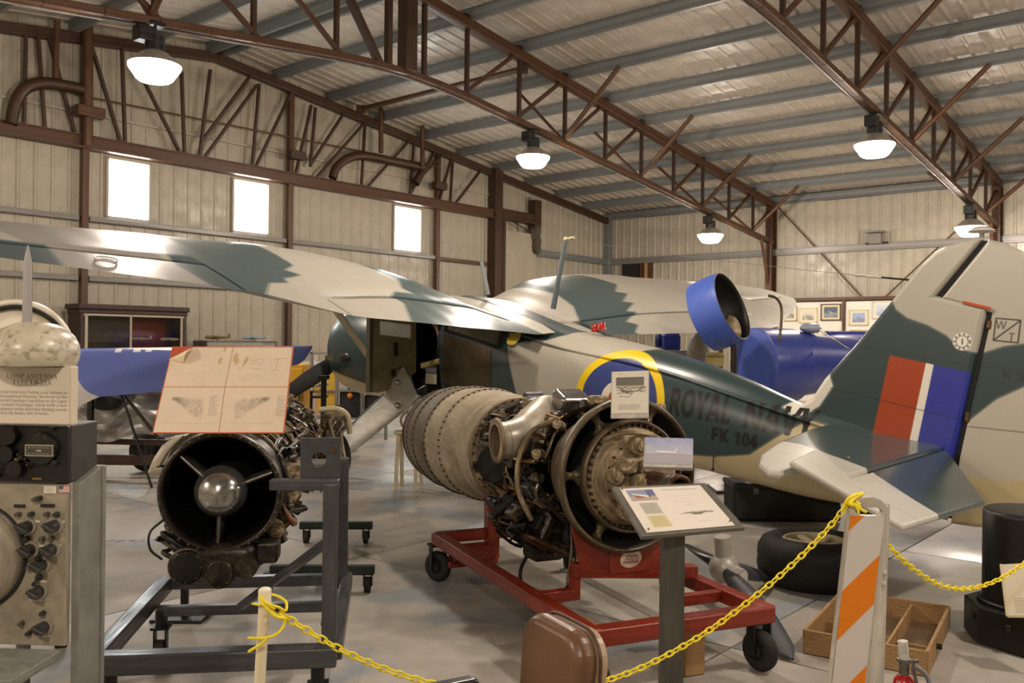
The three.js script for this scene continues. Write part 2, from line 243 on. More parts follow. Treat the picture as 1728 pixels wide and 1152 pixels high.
// roof: ribbed sheets on zed purlins
{
  const rf = inHangar(structure('ceiling'));
  const W = 0.9144, L = RIDGE + 0.25, ang = Math.atan(roofRise), LL = L / Math.cos(ang);
  const base = sheet(W, 0, LL); base.rotateX(Math.PI / 2).rotateY(Math.PI / 2); // x across -> -z ; y along -> ... turned below
  // build by hand: rib height hangs down, length along s
  const mk = (dir) => { const g = sheet(W, 0, LL), p = g.attributes.position; for (let k = 0; k < p.count; k++) { const x = p.getX(k), y = p.getY(k), z = p.getZ(k); const s = dir > 0 ? -0.25 + y * Math.cos(ang) : SPAN + 0.25 - y * Math.cos(ang); p.setXYZ(k, s, 6.1 + roofRise * (dir > 0 ? s : SPAN - s) - z + 0.03, -x); } g.computeVertexNormals(); return g; };
  const ga = mk(1), gb = mk(-1);
  for (let k = 0; k * W < LEN + 0.4; k++) for (const g of [ga, gb]) part(rf, 'roof_panel', g, roofMat).position.set(0, 0, -k * W + 0.2);
  const cover = []; for (const d of [1, -1]) { const c = box(LL + 0.3, 0.1, LEN + 1.2); c.rotateZ(d * ang); c.translate(d > 0 ? L / 2 - 0.2 : SPAN - L / 2 + 0.2, 6.1 + roofRise * L / 2 + 0.14, -LEN / 2); cover.push(c); } part(rf, 'roof_cover', cover, roofMat);
  const zed = () => [box(0.012, 0.2, LEN, 0, 0, 0), box(0.07, 0.012, LEN, 0.035, 0.1, 0), box(0.07, 0.012, LEN, -0.035, -0.1, 0), box(0.012, 0.025, LEN, -0.066, -0.088, 0)];
  const pg = merge(zed());
  for (let k = 1; k < 20; k++) { const s = k * NODE; const offs = k === 10 ? [-0.15, 0.15] : [0]; for (const o of offs) { const p = part(rf, 'purlin', pg, M.purlin); p.position.set(s + o, deckY(s + o) - 0.115, -LEN / 2); } }
}
// trusses
const lampAt = [];
function truss(t, label) {
  const o = inHangar(thing('roof_truss', label, 'truss'));
  o.position.copy(hw(0, 0, t)); const st = [];
  const top = (s) => V(s, topChordY(s), 0), bot = (s) => V(s, bottomChordY(s), 0);
  part(o, 'top_chord', [beam(top(0.1), top(RIDGE), 0.2, 0.2), beam(top(RIDGE), top(SPAN - 0.1), 0.2, 0.2)], M.rust);
  const bp = []; for (let k = 0; k <= 40; k++) bp.push(bot(0.2 + (SPAN - 0.4) * k / 40));
  const chord = []; for (let k = 0; k < 40; k++) chord.push(beam(bp[k], bp[k + 1], 0.15, 0.11)); part(o, 'bottom_chord', chord, M.rust);
  const con = []; for (let k = 0; k < 40; k++) con.push(rod(bp[k].clone().add(V(0, -0.07, 0.06)), bp[k + 1].clone().add(V(0, -0.07, 0.06)), 0.014, 5)); part(o, 'conduit', con, M.girt);
  for (let k = 1; k < 20; k++) {
    const s = k * NODE, mid = k === 10;
    part(o, mid ? 'ridge_post' : 'web_vertical', mid ? [beam(top(s - 0.02), bot(s - 0.02), 0.26, 0.26), beam(top(s + 0.42), bot(s + 0.42), 0.11, 0.11), beam(top(s - 0.42), bot(s - 0.42), 0.08, 0.08)] : beam(top(s), bot(s), 0.075, 0.075, V(0, 0, 1)), M.rustDark);
    if (k < 10) part(o, 'web_diagonal', beam(bot(s + 0.12), top(s - NODE + 0.1), 0.07, 0.07, V(0, 0, 1)), M.rust); else if (k > 10) part(o, 'web_diagonal', beam(bot(s - 0.12), top(s + NODE - 0.1), 0.07, 0.07, V(0, 0, 1)), M.rust);
    if (k === 10) part(o, 'web_diagonal', beam(bot(s + 0.6), top(s + NODE), 0.12, 0.12, V(0, 0, 1)), M.rustDark);
    part(o, 'gusset', box(0.3, 0.24, 0.14, s, topChordY(s) + 0.05, 0), M.rustDark);
    if (k % 2 === 1 && k !== 9 && k !== 11) { part(o, 'kicker_brace', rod(bot(s).add(V(0.05, 0.05, 0)), V(s, deckY(s) - 0.2, -1.35), 0.05, 8), M.rust); if (k !== 10) part(o, 'kicker_brace', rod(bot(s).add(V(0.05, 0.05, 0)), V(s, deckY(s) - 0.2, 1.35), 0.035, 8), M.rust); }
  }
  part(o, 'knee_brace', rod(V(0.3, 3.2, 0), bot(0.95), 0.05, 8), M.rust);
  return o;
}
truss(6.1, 'brown steel roof truss that carries three lit lamps above the camouflaged airplane');
truss(12.2, 'brown steel roof truss down the right side, carrying the two lamps over the tail fin');
truss(18.3, 'brown steel roof truss overhead, the one nearest the viewer');
truss(24.4, 'brown steel roof truss behind the viewer');
// long tube that runs out from the gable to the second truss
{ const A = onGable(576, 183); const o = thing('bracing_tube', 'thin brown tube slung below the purlins between the windowed wall and the first truss', 'tube', [0, 0, 0]); const a = hw(A[0] - 0.2, A[1] - 0.05, 0.5), b = hw(11.95, topChordY(11.95) - 0.16, 6.0); part(o, 'tube', rod(a, b, 0.06, 10), M.rust); for (const p of [a, b]) part(o, 'clamp', rbox(0.2, 0.16, 0.2, 0.02, p.x, p.y, p.z), M.rustDark); }
// lamps under the bottom chords
const lensMat = mat(0xfff4e0, 0.4, 0, { emissive: new THREE.Color().setRGB(1, 0.9, 0.78), emissiveIntensity: LENS_GLOW });
function highBay(s, t, label, group) {
  const y = bottomChordY(s) - 0.62, w = hw(s, y, t);
  const o = thing('ceiling_lamp', label, 'lamp', [w.x, w.y, w.z], TURN, group);
  part(o, 'lens', lathe([[0.0, -0.17], [0.2, -0.165], [0.235, -0.14], [0.33, 0.0], [0.335, 0.03], [0.3, 0.07]], 40), lensMat);
  part(o, 'reflector', lathe([[0.34, 0.04], [0.3, 0.09], [0.17, 0.2], [0.13, 0.22]], 40), mat(0xb9b2a6, 0.35, 0.6));
  part(o, 'ballast_housing', [rod(V(0, 0.2, 0), V(0, 0.42, 0), 0.13, 16), rbox(0.22, 0.2, 0.2, 0.02, 0.16, 0.42, 0)], M.darkMetal);
  part(o, 'hanger', [rod(V(0, 0.42, 0), V(0, 0.58, 0), 0.02, 8), rbox(0.2, 0.06, 0.2, 0.01, 0, 0.58, 0)], M.darkMetal);
  const l = new THREE.PointLight(LAMP_COLOR, LAMP_POWER); l.position.set(w.x, w.y - 0.26, w.z); l.castShadow = true; l.shadow.radius = 7; scene.add(l);
}
highBay(19.8, 6.1, 'large lit lamp at upper left, below the arched chord near the gable wall');
highBay(11.73, 6.1, 'lit lamp hanging above the airplane cabin, in the middle of the ceiling');
highBay(4.11, 6.1, 'smallest lit lamp, far down the hangar above the blue cowling ring');
highBay(9.76, 12.2, 'large lit lamp at upper right, hanging high over the tail fin');
highBay(2.97, 12.2, 'lit lamp just above the tip of the tail fin, before the far wall');
for (const [s, t, where] of [[27.5, 6.1, 'far to the left beside the windowed wall'], [19.5, 12.2, 'just above the top edge of the picture'], [29, 12.2, 'left of the viewer'], [6, 18.3, 'far to the right by the back wall'], [13.5, 18.3, 'to the right of the tail fin'], [21, 18.3, 'overhead to the right'], [28, 18.3, 'overhead behind the viewer'], [10, 24.4, 'far right on the rear truss'], [20, 24.4, 'right behind the viewer on the rear truss']]) highBay(s, t, 'lit ceiling lamp outside the view, ' + where, 'lamps behind and beside the viewer');
let tailTexture = null;
function TAILTEX() {
  return tailTexture ??= canvasTex(640, 460, (x, w, h) => {
    const X = (s) => s / 2.5 * w, Y = (z) => h - (z + 0.6) / 1.8 * h;
    x.fillStyle = '#3a4a4b'; x.fillRect(0, 0, w, h); x.fillStyle = '#c9c7bc';
    x.beginPath(); [[1.35, 1.2], [1.25, 0.8], [1.45, 0.4], [1.62, 0.1], [1.72, -0.2], [1.8, -0.6], [2.6, -0.6], [2.6, 1.2]].forEach(([s, z], i) => x[i ? 'lineTo' : 'moveTo'](X(s), Y(z))); x.fill();
    x.strokeStyle = 'rgba(30,40,40,0.4)'; for (let k = 1; k < 7; k++) { x.beginPath(); x.moveTo(X(k * 0.34), 0); x.lineTo(X(k * 0.34), h); x.stroke(); }
  });
}
// ---------- the airplane: local x = its left, y up, z = forward; origin on the floor under the rudder hinge ----------
{
  const plane = thing('airplane', 'high-wing single-engine airplane in grey and teal camouflage with ROYAL NAVY lettering', 'airplane', [3.6, 0, -7.0], Math.PI + 46.5 * Math.PI / 180); plane.rotation.order = 'YXZ'; plane.rotation.z = -0.009; // left wing a little low
  const LIGHT = '#aba799', DARK = '#283c3d', BELLY = '#bdae88';
  const SC = 218, Z0 = 8.2, Y0 = 2.75; // side view canvas: x = (Z0 - z) * SC, y = (Y0 - y) * SC
  const sideTex = canvasTex(2048, 600, (x, w, h) => {
    const X = (z) => (Z0 - z) * SC, Y = (y) => (Y0 - y) * SC;
    const poly = (pts, c, soft = 6) => { x.fillStyle = c; x.beginPath(); pts.forEach(([z, y], i) => x[i ? 'lineTo' : 'moveTo'](X(z), Y(y))); x.closePath(); x.fill(); if (soft) { x.strokeStyle = c; x.globalAlpha = 0.35; x.lineWidth = soft; x.lineJoin = 'round'; x.stroke(); x.globalAlpha = 1; } };
    x.fillStyle = DARK; x.fillRect(0, 0, w, h);
    poly([[8.3, 1.36], [7.6, 1.2], [6.75, 0.98], [5.6, 0.86], [4.4, 0.74], [3.6, 0.66], [2.5, 0.6], [2.1, 0.61], [1.75, 0.66], [1.5, 0.84], [1.25, 1.0], [1.0, 0.94], [0.6, 0.72], [0.2, 0.6], [-0.3, 0.55], [-1.2, 0.6], [-1.2, -0.2], [8.3, -0.2]], BELLY);
    poly([[4.55, 2.4], [4.5, 1.6], [4.35, 1.1], [4.2, 0.72], [3.2, 0.64], [3.15, 1.3], [3.02, 1.56], [2.88, 1.6], [2.7, 1.62], [2.75, 1.9], [3.7, 2.4]], LIGHT);
    poly([[4.6, 1.6], [4.3, 1.66], [4.05, 1.68], [3.9, 1.74], [3.86, 1.9], [4.7, 2.3]], DARK);
    // fin
    poly([[0.75, 2.2], [0.58, 2.02], [0.55, 1.95], [0.46, 1.88], [0.3, 1.82], [0.16, 1.74], [0.05, 1.63], [-0.08, 1.6], [-0.25, 1.66], [-1.2, 1.8], [-1.2, 2.8], [0.75, 2.8]], LIGHT);
    poly([[0.02, 1.05], [-0.2, 1.25], [-0.4, 1.36], [-1.2, 1.5], [-1.2, 0.5], [0.1, 0.5]], '#b3ad9e');
    poly([[0.25, 0.66], [-0.2, 0.62], [-1.2, 0.8], [-1.2, 0], [0.25, 0]], '#b9ab82');
    poly([[1.5, 1.1], [1.12, 1.42], [1.08, 1.3], [1.2, 1.12], [1.36, 1.02]], '#d8d4c6');
    // roundel
    const disc = (r, c) => { x.fillStyle = c; x.beginPath(); x.arc(X(3.08), Y(1.08), r * SC, 0, 7); x.fill(); };
    disc(0.5, '#e6c416'); disc(0.42, '#2d3c78'); disc(0.2, '#ddd6c4'); disc(0.12, '#a8431c');
    // fin flash
    const flash = (a, b, c) => poly(a.concat(b), c, 0), lerp = (k) => [[0.6 - 0.62 * k, 1.575 - 0.125 * k], [0.74 - 0.64 * k, 0.9 - 0.12 * k]];
    const band = (k0, k1, c) => { const p = lerp(k0), q = lerp(k1); flash([p[0], q[0]], [q[1], p[1]], c); };
    band(0, 0.46, '#9c3a10'); band(0.46, 0.56, '#e2ded0'); band(0.56, 1, '#232f92');
    // panel lines
    x.strokeStyle = 'rgba(20,30,30,0.55)'; x.lineWidth = 1.6;
    for (const [a, b] of [[[0.95, 1.66], [0.0, 1.5]], [[1.1, 1.28], [0.05, 1.08]], [[-0.05, 1.5], [-0.75, 1.46]], [[0.0, 1.03], [-0.7, 1.0]], [[5.6, 2.2], [5.6, 0.7]], [[4.6, 2.0], [4.6, 0.6]]]) { x.beginPath(); x.moveTo(X(a[0]), Y(a[1])); x.lineTo(X(b[0]), Y(b[1])); x.stroke(); }
    // lettering
    const text = (s, z, y, cap, wid, rot, c) => { x.save(); x.translate(X(z), Y(y)); x.rotate(rot); x.font = `bold ${cap * SC / 0.72}px sans-serif`; const m = x.measureText(s).width; x.scale(wid * SC / m, 1); x.fillStyle = x.strokeStyle = c; x.lineWidth = cap > 0.1 ? 2.6 : 0.8; x.fillText(s, 0, 0); x.strokeText(s, 0, 0); x.restore(); };
    text('ROYAL', 2.55, 0.985, 0.25, 0.62, 0.1, '#141515'); text('NAVY', 1.83, 0.905, 0.235, 0.62, 0.1, '#141515');
    text('FK', 2.12, 0.775, 0.115, 0.17, 0.11, '#131515'); text('104', 1.9, 0.75, 0.115, 0.22, 0.11, '#131515');
    text('N', -0.235, 1.41, 0.07, 0.06, 0.08, '#23282a'); text('9 8', -0.33, 1.4, 0.07, 0.15, 0.08, '#23282a'); x.fillStyle = '#23282a'; x.fillRect(X(-0.305), Y(1.445), 3, 3);
    // squared mark on the rudder
    x.strokeStyle = '#2b2b29'; x.lineWidth = 2.2; x.save(); x.translate(X(-0.19), Y(1.87)); x.rotate(0.1); const q = 0.17 * SC; x.strokeRect(0, 0, q, q); x.beginPath(); x.moveTo(0, q); x.lineTo(q, 0); x.stroke(); x.fillStyle = '#2b2b29'; x.font = `${q * 0.5}px sans-serif`; x.fillText('W', q * 0.02, q * 0.46); x.fillText('T', q * 0.58, q * 0.96); x.restore();
    // round badge
    x.save(); x.translate(X(0.045), Y(1.69)); x.fillStyle = '#e3dfd2'; x.beginPath(); x.arc(0, 0, 0.07 * SC, 0, 7); x.fill(); x.strokeStyle = '#3c3f3c'; x.lineWidth = 1.2; x.beginPath(); x.arc(0, 0, 0.045 * SC, 0, 7); x.stroke(); x.lineWidth = 2.4; x.setLineDash([3.2, 4.4]); x.beginPath(); x.arc(0, 0, 0.058 * SC, 0, 7); x.stroke(); x.setLineDash([]); x.fillStyle = '#55564e'; x.fillRect(-1, -5, 2.4, 10); x.restore();
  });
  const paint = new THREE.MeshPhysicalMaterial({ map: sideTex, roughness: 0.36, side: THREE.DoubleSide, clearcoat: 0.25, clearcoatRoughness: 0.25, roughnessMap: null });
  const sideUV = (g) => { const p = g.attributes.position, uv = new Float32Array(p.count * 2); for (let k = 0; k < p.count; k++) { uv[2 * k] = (Z0 - p.getZ(k)) * SC / 2048; uv[2 * k + 1] = 1 - (Y0 - p.getY(k)) * SC / 600; } g.setAttribute('uv', new THREE.BufferAttribute(uv, 2)); return g; };
  // fuselage loft: z, top, bottom, half width, squareness
  const FS = [[6.85, 2.08, 0.98, 0.6, 2.3], [6.3, 2.16, 0.88, 0.62, 2.5], [5.6, 2.2, 0.78, 0.62, 2.8], [4.9, 2.04, 0.68, 0.6, 2.8], [4.1, 1.8, 0.6, 0.545, 2.7], [3.45, 1.69, 0.54, 0.49, 2.6], [2.86, 1.58, 0.48, 0.42, 2.5], [2.32, 1.445, 0.44, 0.36, 2.4], [1.82, 1.285, 0.37, 0.29, 2.3], [1.36, 1.115, 0.31, 0.22, 2.2], [0.8, 1.0, 0.28, 0.13, 2.1], [0.16, 0.88, 0.27, 0.05, 2]];
  const fz = (z, i) => { for (let k = 0; k + 1 < FS.length; k++) if (z <= FS[k][0] && z >= FS[k + 1][0]) { const u = (FS[k][0] - z) / (FS[k][0] - FS[k + 1][0]), p0 = FS[Math.max(k - 1, 0)][i], p1 = FS[k][i], p2 = FS[k + 1][i], p3 = FS[Math.min(k + 2, FS.length - 1)][i]; const cr = 0.5 * (2 * p1 + (p2 - p0) * u + (2 * p0 - 5 * p1 + 4 * p2 - p3) * u * u + (3 * p1 - p0 - 3 * p2 + p3) * u * u * u); return 0.5 * cr + 0.5 * (p1 + (p2 - p1) * u); } return FS[FS.length - 1][i]; };
  const ring = (z, a, grow = 0) => { const yt = fz(z, 1) + grow, yb = fz(z, 2) - grow, w = fz(z, 3) + grow, n = fz(z, 4), c = Math.cos(a), s = Math.sin(a); return [w * Math.sign(c) * Math.abs(c) ** (2 / n), (yt + yb) / 2 + (yt - yb) / 2 * Math.sign(s) * Math.abs(s) ** (2 / n), z]; };
  // the left side is open between z 5.5 and 6.1 (cabin door), so the skin is built in pieces
  const skinPiece = (z0, z1, a0, a1, nz = 30, na = 40, grow = 0) => sideUV(grid(na, nz, (i, j) => ring(z0 + (z1 - z0) * j, a0 + (a1 - a0) * i, grow)));
  const A0 = -0.62, A1 = 0.95; // door opening in angle on the left (+x)
  const fus = part(plane, 'fuselage', [skinPiece(5.52, 0.16, -Math.PI, Math.PI, 60, 64), skinPiece(6.85, 6.05, -Math.PI, Math.PI, 8, 64), skinPiece(6.05, 5.52, A1, Math.PI * 2 + A0, 6, 48), sideUV(grid(24, 1, (i, j) => { const q = ring(0.16, i * 2 * Math.PI); return j ? [0, (q[1] + 0.57) / 2, 0.14] : q; }))], paint);
  [1, -1].forEach((sd) => part(fus, 'longeron_fairing', sideUV(tube([[4.6, 0.55], [3.8, 0.5], [2.8, 0.49], [1.8, 0.52], [1.0, 0.6]].map(([z]) => { const a = sd > 0 ? 0.72 : Math.PI - 0.72, q = ring(z, a, 0.004); return V(...q); }), 0.02, 30, 6)), paint));
  // dark cabin inside the door
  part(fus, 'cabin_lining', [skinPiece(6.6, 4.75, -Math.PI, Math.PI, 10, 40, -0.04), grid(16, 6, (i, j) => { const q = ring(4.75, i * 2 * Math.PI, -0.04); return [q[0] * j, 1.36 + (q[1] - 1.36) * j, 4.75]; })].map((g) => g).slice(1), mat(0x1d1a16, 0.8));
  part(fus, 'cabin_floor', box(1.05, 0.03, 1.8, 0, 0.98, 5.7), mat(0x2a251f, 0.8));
  part(fus, 'far_lining', grid(20, 10, (i, j) => ring(5.55 - 0.78 * j, Math.PI * 0.6 + i * Math.PI * 0.8, -0.04)), mat(0x8a8268, 0.85));
  part(fus, 'seat', [rbox(0.46, 0.12, 0.46, 0.05, 0.25, 1.2, 5.2), rbox(0.46, 0.56, 0.12, 0.05, 0.25, 1.5, 4.98, -0.15)], mat(0xc2ae7e, 0.7), 'tan rear seat');
  part(fus, 'seat', [rbox(0.44, 0.1, 0.42, 0.05, 0.22, 1.16, 5.95), rbox(0.44, 0.6, 0.1, 0.05, 0.22, 1.48, 5.76, -0.15)], mat(0x2c2822, 0.7), 'dark front seat');
  part(fus, 'control_wheel', [rod(V(0.25, 1.45, 6.5), V(0.25, 1.5, 6.2), 0.02), new THREE.TorusGeometry(0.15, 0.014, 8, 24).translate(0.25, 1.5, 6.2)], M.black);
  part(fus, 'armrest', rbox(0.08, 0.07, 0.36, 0.02, 0.44, 1.38, 5.85, 0.2), mat(0xc2ac6c, 0.6), 'pale tan armrest');
  { const t = canvasTex(64, 64, (x) => { x.fillStyle = '#ded8c4'; x.fillRect(0, 0, 64, 64); x.fillStyle = '#6b6d8e'; x.fillRect(0, 0, 64, 26); x.fillStyle = '#c9c6d4'; for (let k = 0; k < 6; k++) x.fillRect(4 + k * 10, 6, 5, 14); }); part(fus, 'door_placard', box(0.015, 0.2, 0.18, 0.62, 1.25, 5.66), mat(0xffffff, 0.6, 0, { map: t }), 'white paper placard in the doorway'); }
  // rear side window, with frame and a bare panel below it
  const onSide = (z, a, g = 0.006) => ring(z, a, g);
  part(fus, 'window_pane', grid(10, 6, (i, j) => onSide(5.42 - 0.78 * i, 0.34 + 0.5 * j, 0.004)), new THREE.MeshPhysicalMaterial({ color: 0xc9c6b0, roughness: 0.12, transmission: 0.75, thickness: 0, side: THREE.DoubleSide }), 'dusky rear side window');
  part(fus, 'window_frame', [tube([...Array(8)].map((_, k) => V(...onSide(5.44 - 0.82 * k / 7, 0.31, 0.01))), 0.018, 20, 6), tube([...Array(8)].map((_, k) => V(...onSide(5.44 - 0.82 * k / 7, 0.86, 0.01))), 0.018, 20, 6), tube([0, 1, 2, 3, 4].map((k) => V(...onSide(5.44, 0.31 + 0.55 * k / 4, 0.01))), 0.022, 12, 6), tube([0, 1, 2, 3, 4].map((k) => V(...onSide(4.62, 0.31 + 0.55 * k / 4, 0.01))), 0.018, 12, 6)], M.oilyDark);
  part(fus, 'bare_panel', grid(10, 8, (i, j) => onSide(5.46 - 0.75 * i, -0.55 + 0.8 * j, 0.006), (q, i, j) => [i * 0.4, j * 0.4]), mat(0x7a6c58, 0.25, 0.7, { map: grimeMap }), 'brushed dark metal panel under the window');
  part(fus, 'inspection_sticker', (() => { const q = ring(4.45, 0.62, 0.01); return lathe([[0, 0.006], [0.09, 0.004], [0.1, 0]], 24).rotateZ(-Math.PI / 2).rotateZ(0.5).translate(q[0], q[1], q[2]); })(), mat(0xc9b03c, 0.5), 'round yellow sticker behind the window');
  // open door
  { const d = new THREE.Group(); d.name = 'cabin_door'; plane.add(d);
    const dp = [[0.66, 1.9], [1.32, 1.98], [1.34, 1.08], [1.22, 1.06], [0.98, 1.1], [0.66, 1.28]].map(([x, y]) => [x, y]);
    part(d, 'door_skin', prism(dp, 0.045, 0.008, [[[0.74, 1.68], [1.2, 1.72], [1.2, 1.88], [0.74, 1.84]]]).translate(0, 0, 5.9), mat(0xa89a74, 0.45, 0, { map: grimeMap }));
    part(d, 'door_edge', [beam(V(1.33, 1.98, 5.9), V(1.335, 1.07, 5.9), 0.05, 0.07, V(0, 0, 1)), beam(V(0.66, 1.9, 5.9), V(1.33, 1.98, 5.9), 0.05, 0.06, V(0, 0, 1))], mat(0x5e5344, 0.5, 0.2));
    part(d, 'door_window', prism([[0.72, 1.66], [1.22, 1.7], [1.22, 1.9], [0.72, 1.86]], 0.012).translate(0, 0, 5.9), new THREE.MeshPhysicalMaterial({ color: 0xf2f2ec, roughness: 0.25, transmission: 0.6, thickness: 0, side: THREE.DoubleSide }));
    part(d, 'door_handle', [rbox(0.04, 0.16, 0.03, 0.01, 0.98, 1.55, 5.86), rbox(0.05, 0.09, 0.03, 0.01, 1.02, 1.28, 5.86)], M.black);
  }
  // cowling: a shell with a rolled front lip
  const cowl = part(plane, 'cowling', sideUV(latheZ([[0.54, 6.82], [0.6, 6.95], [0.625, 7.3], [0.62, 7.6], [0.58, 7.8], [0.52, 7.86], [0.47, 7.84], [0.45, 7.7], [0.45, 7.0]].map(([r, z]) => [r, z]), 64).translate(0, 1.52, 0)), paint);
  part(cowl, 'cowling_blister', [new THREE.SphereGeometry(0.1, 16, 10).scale(0.5, 0.7, 1.2).translate(0.6, 1.42, 7.35)], M.darkMetal, 'dark exhaust blister');
  part(cowl, 'engine_block', latheZ([[0, 7.55], [0.2, 7.6], [0.44, 7.2], [0.44, 7.0]], 24).translate(0, 1.52, 0), M.oilyDark);
  part(plane, 'windshield', grid(16, 6, (i, j) => { const a = 0.35 + i * (Math.PI - 0.7), q = ring(6.5, a, 0.02), w = ring(6.84, a, 0.02); return [q[0] * (1 - j) + w[0] * j, (q[1] + 0.06) * (1 - j) + w[1] * j, 6.45 + 0.4 * j]; }), M.glass);
  { const pr = new THREE.Group(); pr.name = 'propeller'; plane.add(pr); pr.position.set(0, 1.52, 8.0); part(pr, 'hub', latheZ([[0, 0.12], [0.07, 0.1], [0.1, 0], [0.1, -0.2]], 20), M.steel);
    for (const sg of [1, -1]) part(pr, 'blade', grid(10, 16, (i, j) => { const r = 0.08 + 1.18 * j, c = 0.088 * (0.55 + 0.75 * Math.sin(Math.min(1, j * 1.25) * Math.PI * 0.72)) * (j > 0.92 ? Math.sqrt(Math.max(0, 1 - ((j - 0.92) / 0.08) ** 2)) + 0.02 : 1), tw = 0.7 - 0.45 * j, a = i * 2 * Math.PI, u = c * Math.cos(a), v = 0.022 * (1.2 - j) * Math.sin(a) + 0.004 * Math.sin(a); const X = u * Math.cos(tw) - v * Math.sin(tw), Zz = u * Math.sin(tw) + v * Math.cos(tw); const th = -0.5; return [sg * (r * Math.cos(th) - X * Math.sin(th)), sg * (r * Math.sin(th) + X * Math.cos(th)), Zz]; }), M.black, 'black blade');
  }
  // wings
  const WS = [[0.5, 5.95, 4.05, 2.12, 1.73, 0.1], [1.4, 6.12, 3.62, 2.39, 1.755, 0.115], [2.3, 6.22, 3.36, 2.49, 1.79, 0.125], [2.95, 6.24, 3.27, 2.51, 1.825, 0.13], [3.45, 6.18, 3.36, 2.51, 1.865, 0.125], [4.13, 6.0, 3.56, 2.52, 2.02, 0.12], [5.0, 5.75, 3.92, 2.54, 2.13, 0.11], [5.6, 5.55, 4.16, 2.55, 2.2, 0.105], [6.0, 5.38, 4.35, 2.54, 2.27, 0.1], [6.25, 5.2, 4.52, 2.52, 2.35, 0.09], [6.38, 4.95, 4.75, 2.47, 2.39, 0.08]];
  const ws = (t, i) => { for (let k = 0; k + 1 < WS.length; k++) if (t <= WS[k + 1][0] + 1e-6) { const u = (t - WS[k][0]) / (WS[k + 1][0] - WS[k][0]), p0 = WS[Math.max(k - 1, 0)][i], p1 = WS[k][i], p2 = WS[k + 1][i], p3 = WS[Math.min(k + 2, WS.length - 1)][i]; const cr = 0.5 * (2 * p1 + (p2 - p0) * u + (2 * p0 - 5 * p1 + 4 * p2 - p3) * u * u + (3 * p1 - p0 - 3 * p2 + p3) * u * u * u); return 0.5 * cr + 0.5 * (p1 + (p2 - p1) * u); } return WS[WS.length - 1][i]; };
  const airfoil = (t, c, up) => { const zl = ws(t, 1), zt = ws(t, 2), yl = ws(t, 3), yt = ws(t, 4), ch = zl - zt, th = ws(t, 5), z = zl - c * ch, y = yl + (yt - yl) * c; const half = 5 * th * (0.2969 * Math.sqrt(c) - 0.126 * c - 0.3516 * c * c + 0.2843 * c ** 3 - 0.1036 * c ** 4) * ch; return [t, y + (up ? 1.25 : -0.75) * half, z]; };
  const wingPatch = (t0, t1, cA, cB, sg, nt = 16) => {
    const n = 14, g = grid(2 * n + 1, nt, (i, j) => { const t = t0 + (t1 - t0) * j, k = Math.round(i * (2 * n + 1)), a = cA(t), b = cB(t); const up = k <= n, q = up ? k / n : (2 * n + 1 - k) / n; const c = a + (b - a) * (a === 0 ? q * q : q); const p = airfoil(t, c, up); return [sg * p[0], p[1], p[2]]; });
    const parts = [g]; // end caps
    for (const t of [t0, t1]) { const a = cA(t), b = cB(t); parts.push(grid(n, 1, (i, j) => { const c = a + (b - a) * (a === 0 ? i * i : i), p = airfoil(t, c, j > 0.5); return [sg * p[0], p[1], p[2]]; })); }
    for (const [f] of [[cA], [cB]]) parts.push(grid(nt, 1, (i, j) => { const t = t0 + (t1 - t0) * i, c = f(t), p = airfoil(t, c, j > 0.5); return [sg * p[0], p[1], p[2]]; }));
    for (const q of parts) { const p = q.attributes.position, uv = new Float32Array(p.count * 2); for (let k = 0; k < p.count; k++) { uv[2 * k] = (p.getX(k) + 6.5) / 13; uv[2 * k + 1] = (p.getZ(k) - 3.1) / 3.3; } q.setAttribute('uv', new THREE.BufferAttribute(uv, 2)); }
    return merge(parts);
  };
  const wingTex = canvasTex(2048, 520, (x, w, h) => {
    const X = (t) => (t + 6.5) / 13 * w, Y = (z) => h - (z - 3.1) / 3.3 * h; const LW = '#b9b5a8', DW = '#485a5c';
    x.fillStyle = LW; x.fillRect(0, 0, w, h); x.lineJoin = 'round';
    const poly = (pts, c) => { x.fillStyle = c; x.beginPath(); pts.forEach(([t, z], i) => x[i ? 'lineTo' : 'moveTo'](X(t), Y(z))); x.closePath(); x.fill(); x.strokeStyle = c; x.globalAlpha = 0.4; x.lineWidth = 7; x.stroke(); x.globalAlpha = 1; };
    // left wing
    poly([[3.0, 6.4], [3.05, 5.4], [3.18, 4.6], [3.38, 4.42], [3.3, 4.3], [3.56, 4.14], [3.6, 4.02], [3.84, 3.9], [3.92, 3.78], [4.15, 3.45], [4.3, 3.0], [4.5, 3.0], [4.5, 4.0], [4.36, 4.5], [4.1, 5.2], [3.85, 6.4]], DW);
    poly([[1.75, 6.4], [1.85, 5.1], [1.8, 4.85], [1.95, 4.6], [2.15, 4.32], [2.1, 4.2], [2.42, 4.1], [2.62, 3.9], [2.6, 3.75], [2.7, 3.6], [2.9, 3.3], [2.9, 3.0], [0.45, 3.0], [0.5, 4.5], [0.9, 5.0], [1.0, 5.6], [1.1, 6.4]], DW);
    poly([[4.1, 6.4], [4.3, 5.2], [4.5, 4.5], [4.4, 3.4], [5.3, 3.4], [5.35, 4.5], [5.5, 5.2], [5.7, 6.4]], '#96938e');
    poly([[5.15, 3.4], [5.3, 4.0], [5.25, 4.5], [5.6, 4.6], [5.9, 4.3], [6.5, 3.8], [5.6, 3.4]], DW);
    // right wing
    poly([[-1.0, 6.4], [-1.1, 5.2], [-0.95, 4.8], [-0.6, 4.4], [-0.5, 3.0], [-1.0, 3.0], [-0.95, 3.9], [-1.15, 4.0], [-1.1, 4.14], [-1.45, 4.24], [-1.35, 4.32], [-1.7, 4.46], [-1.6, 4.56], [-1.95, 4.74], [-1.85, 4.86], [-2.2, 5.1], [-2.25, 6.4]], DW);
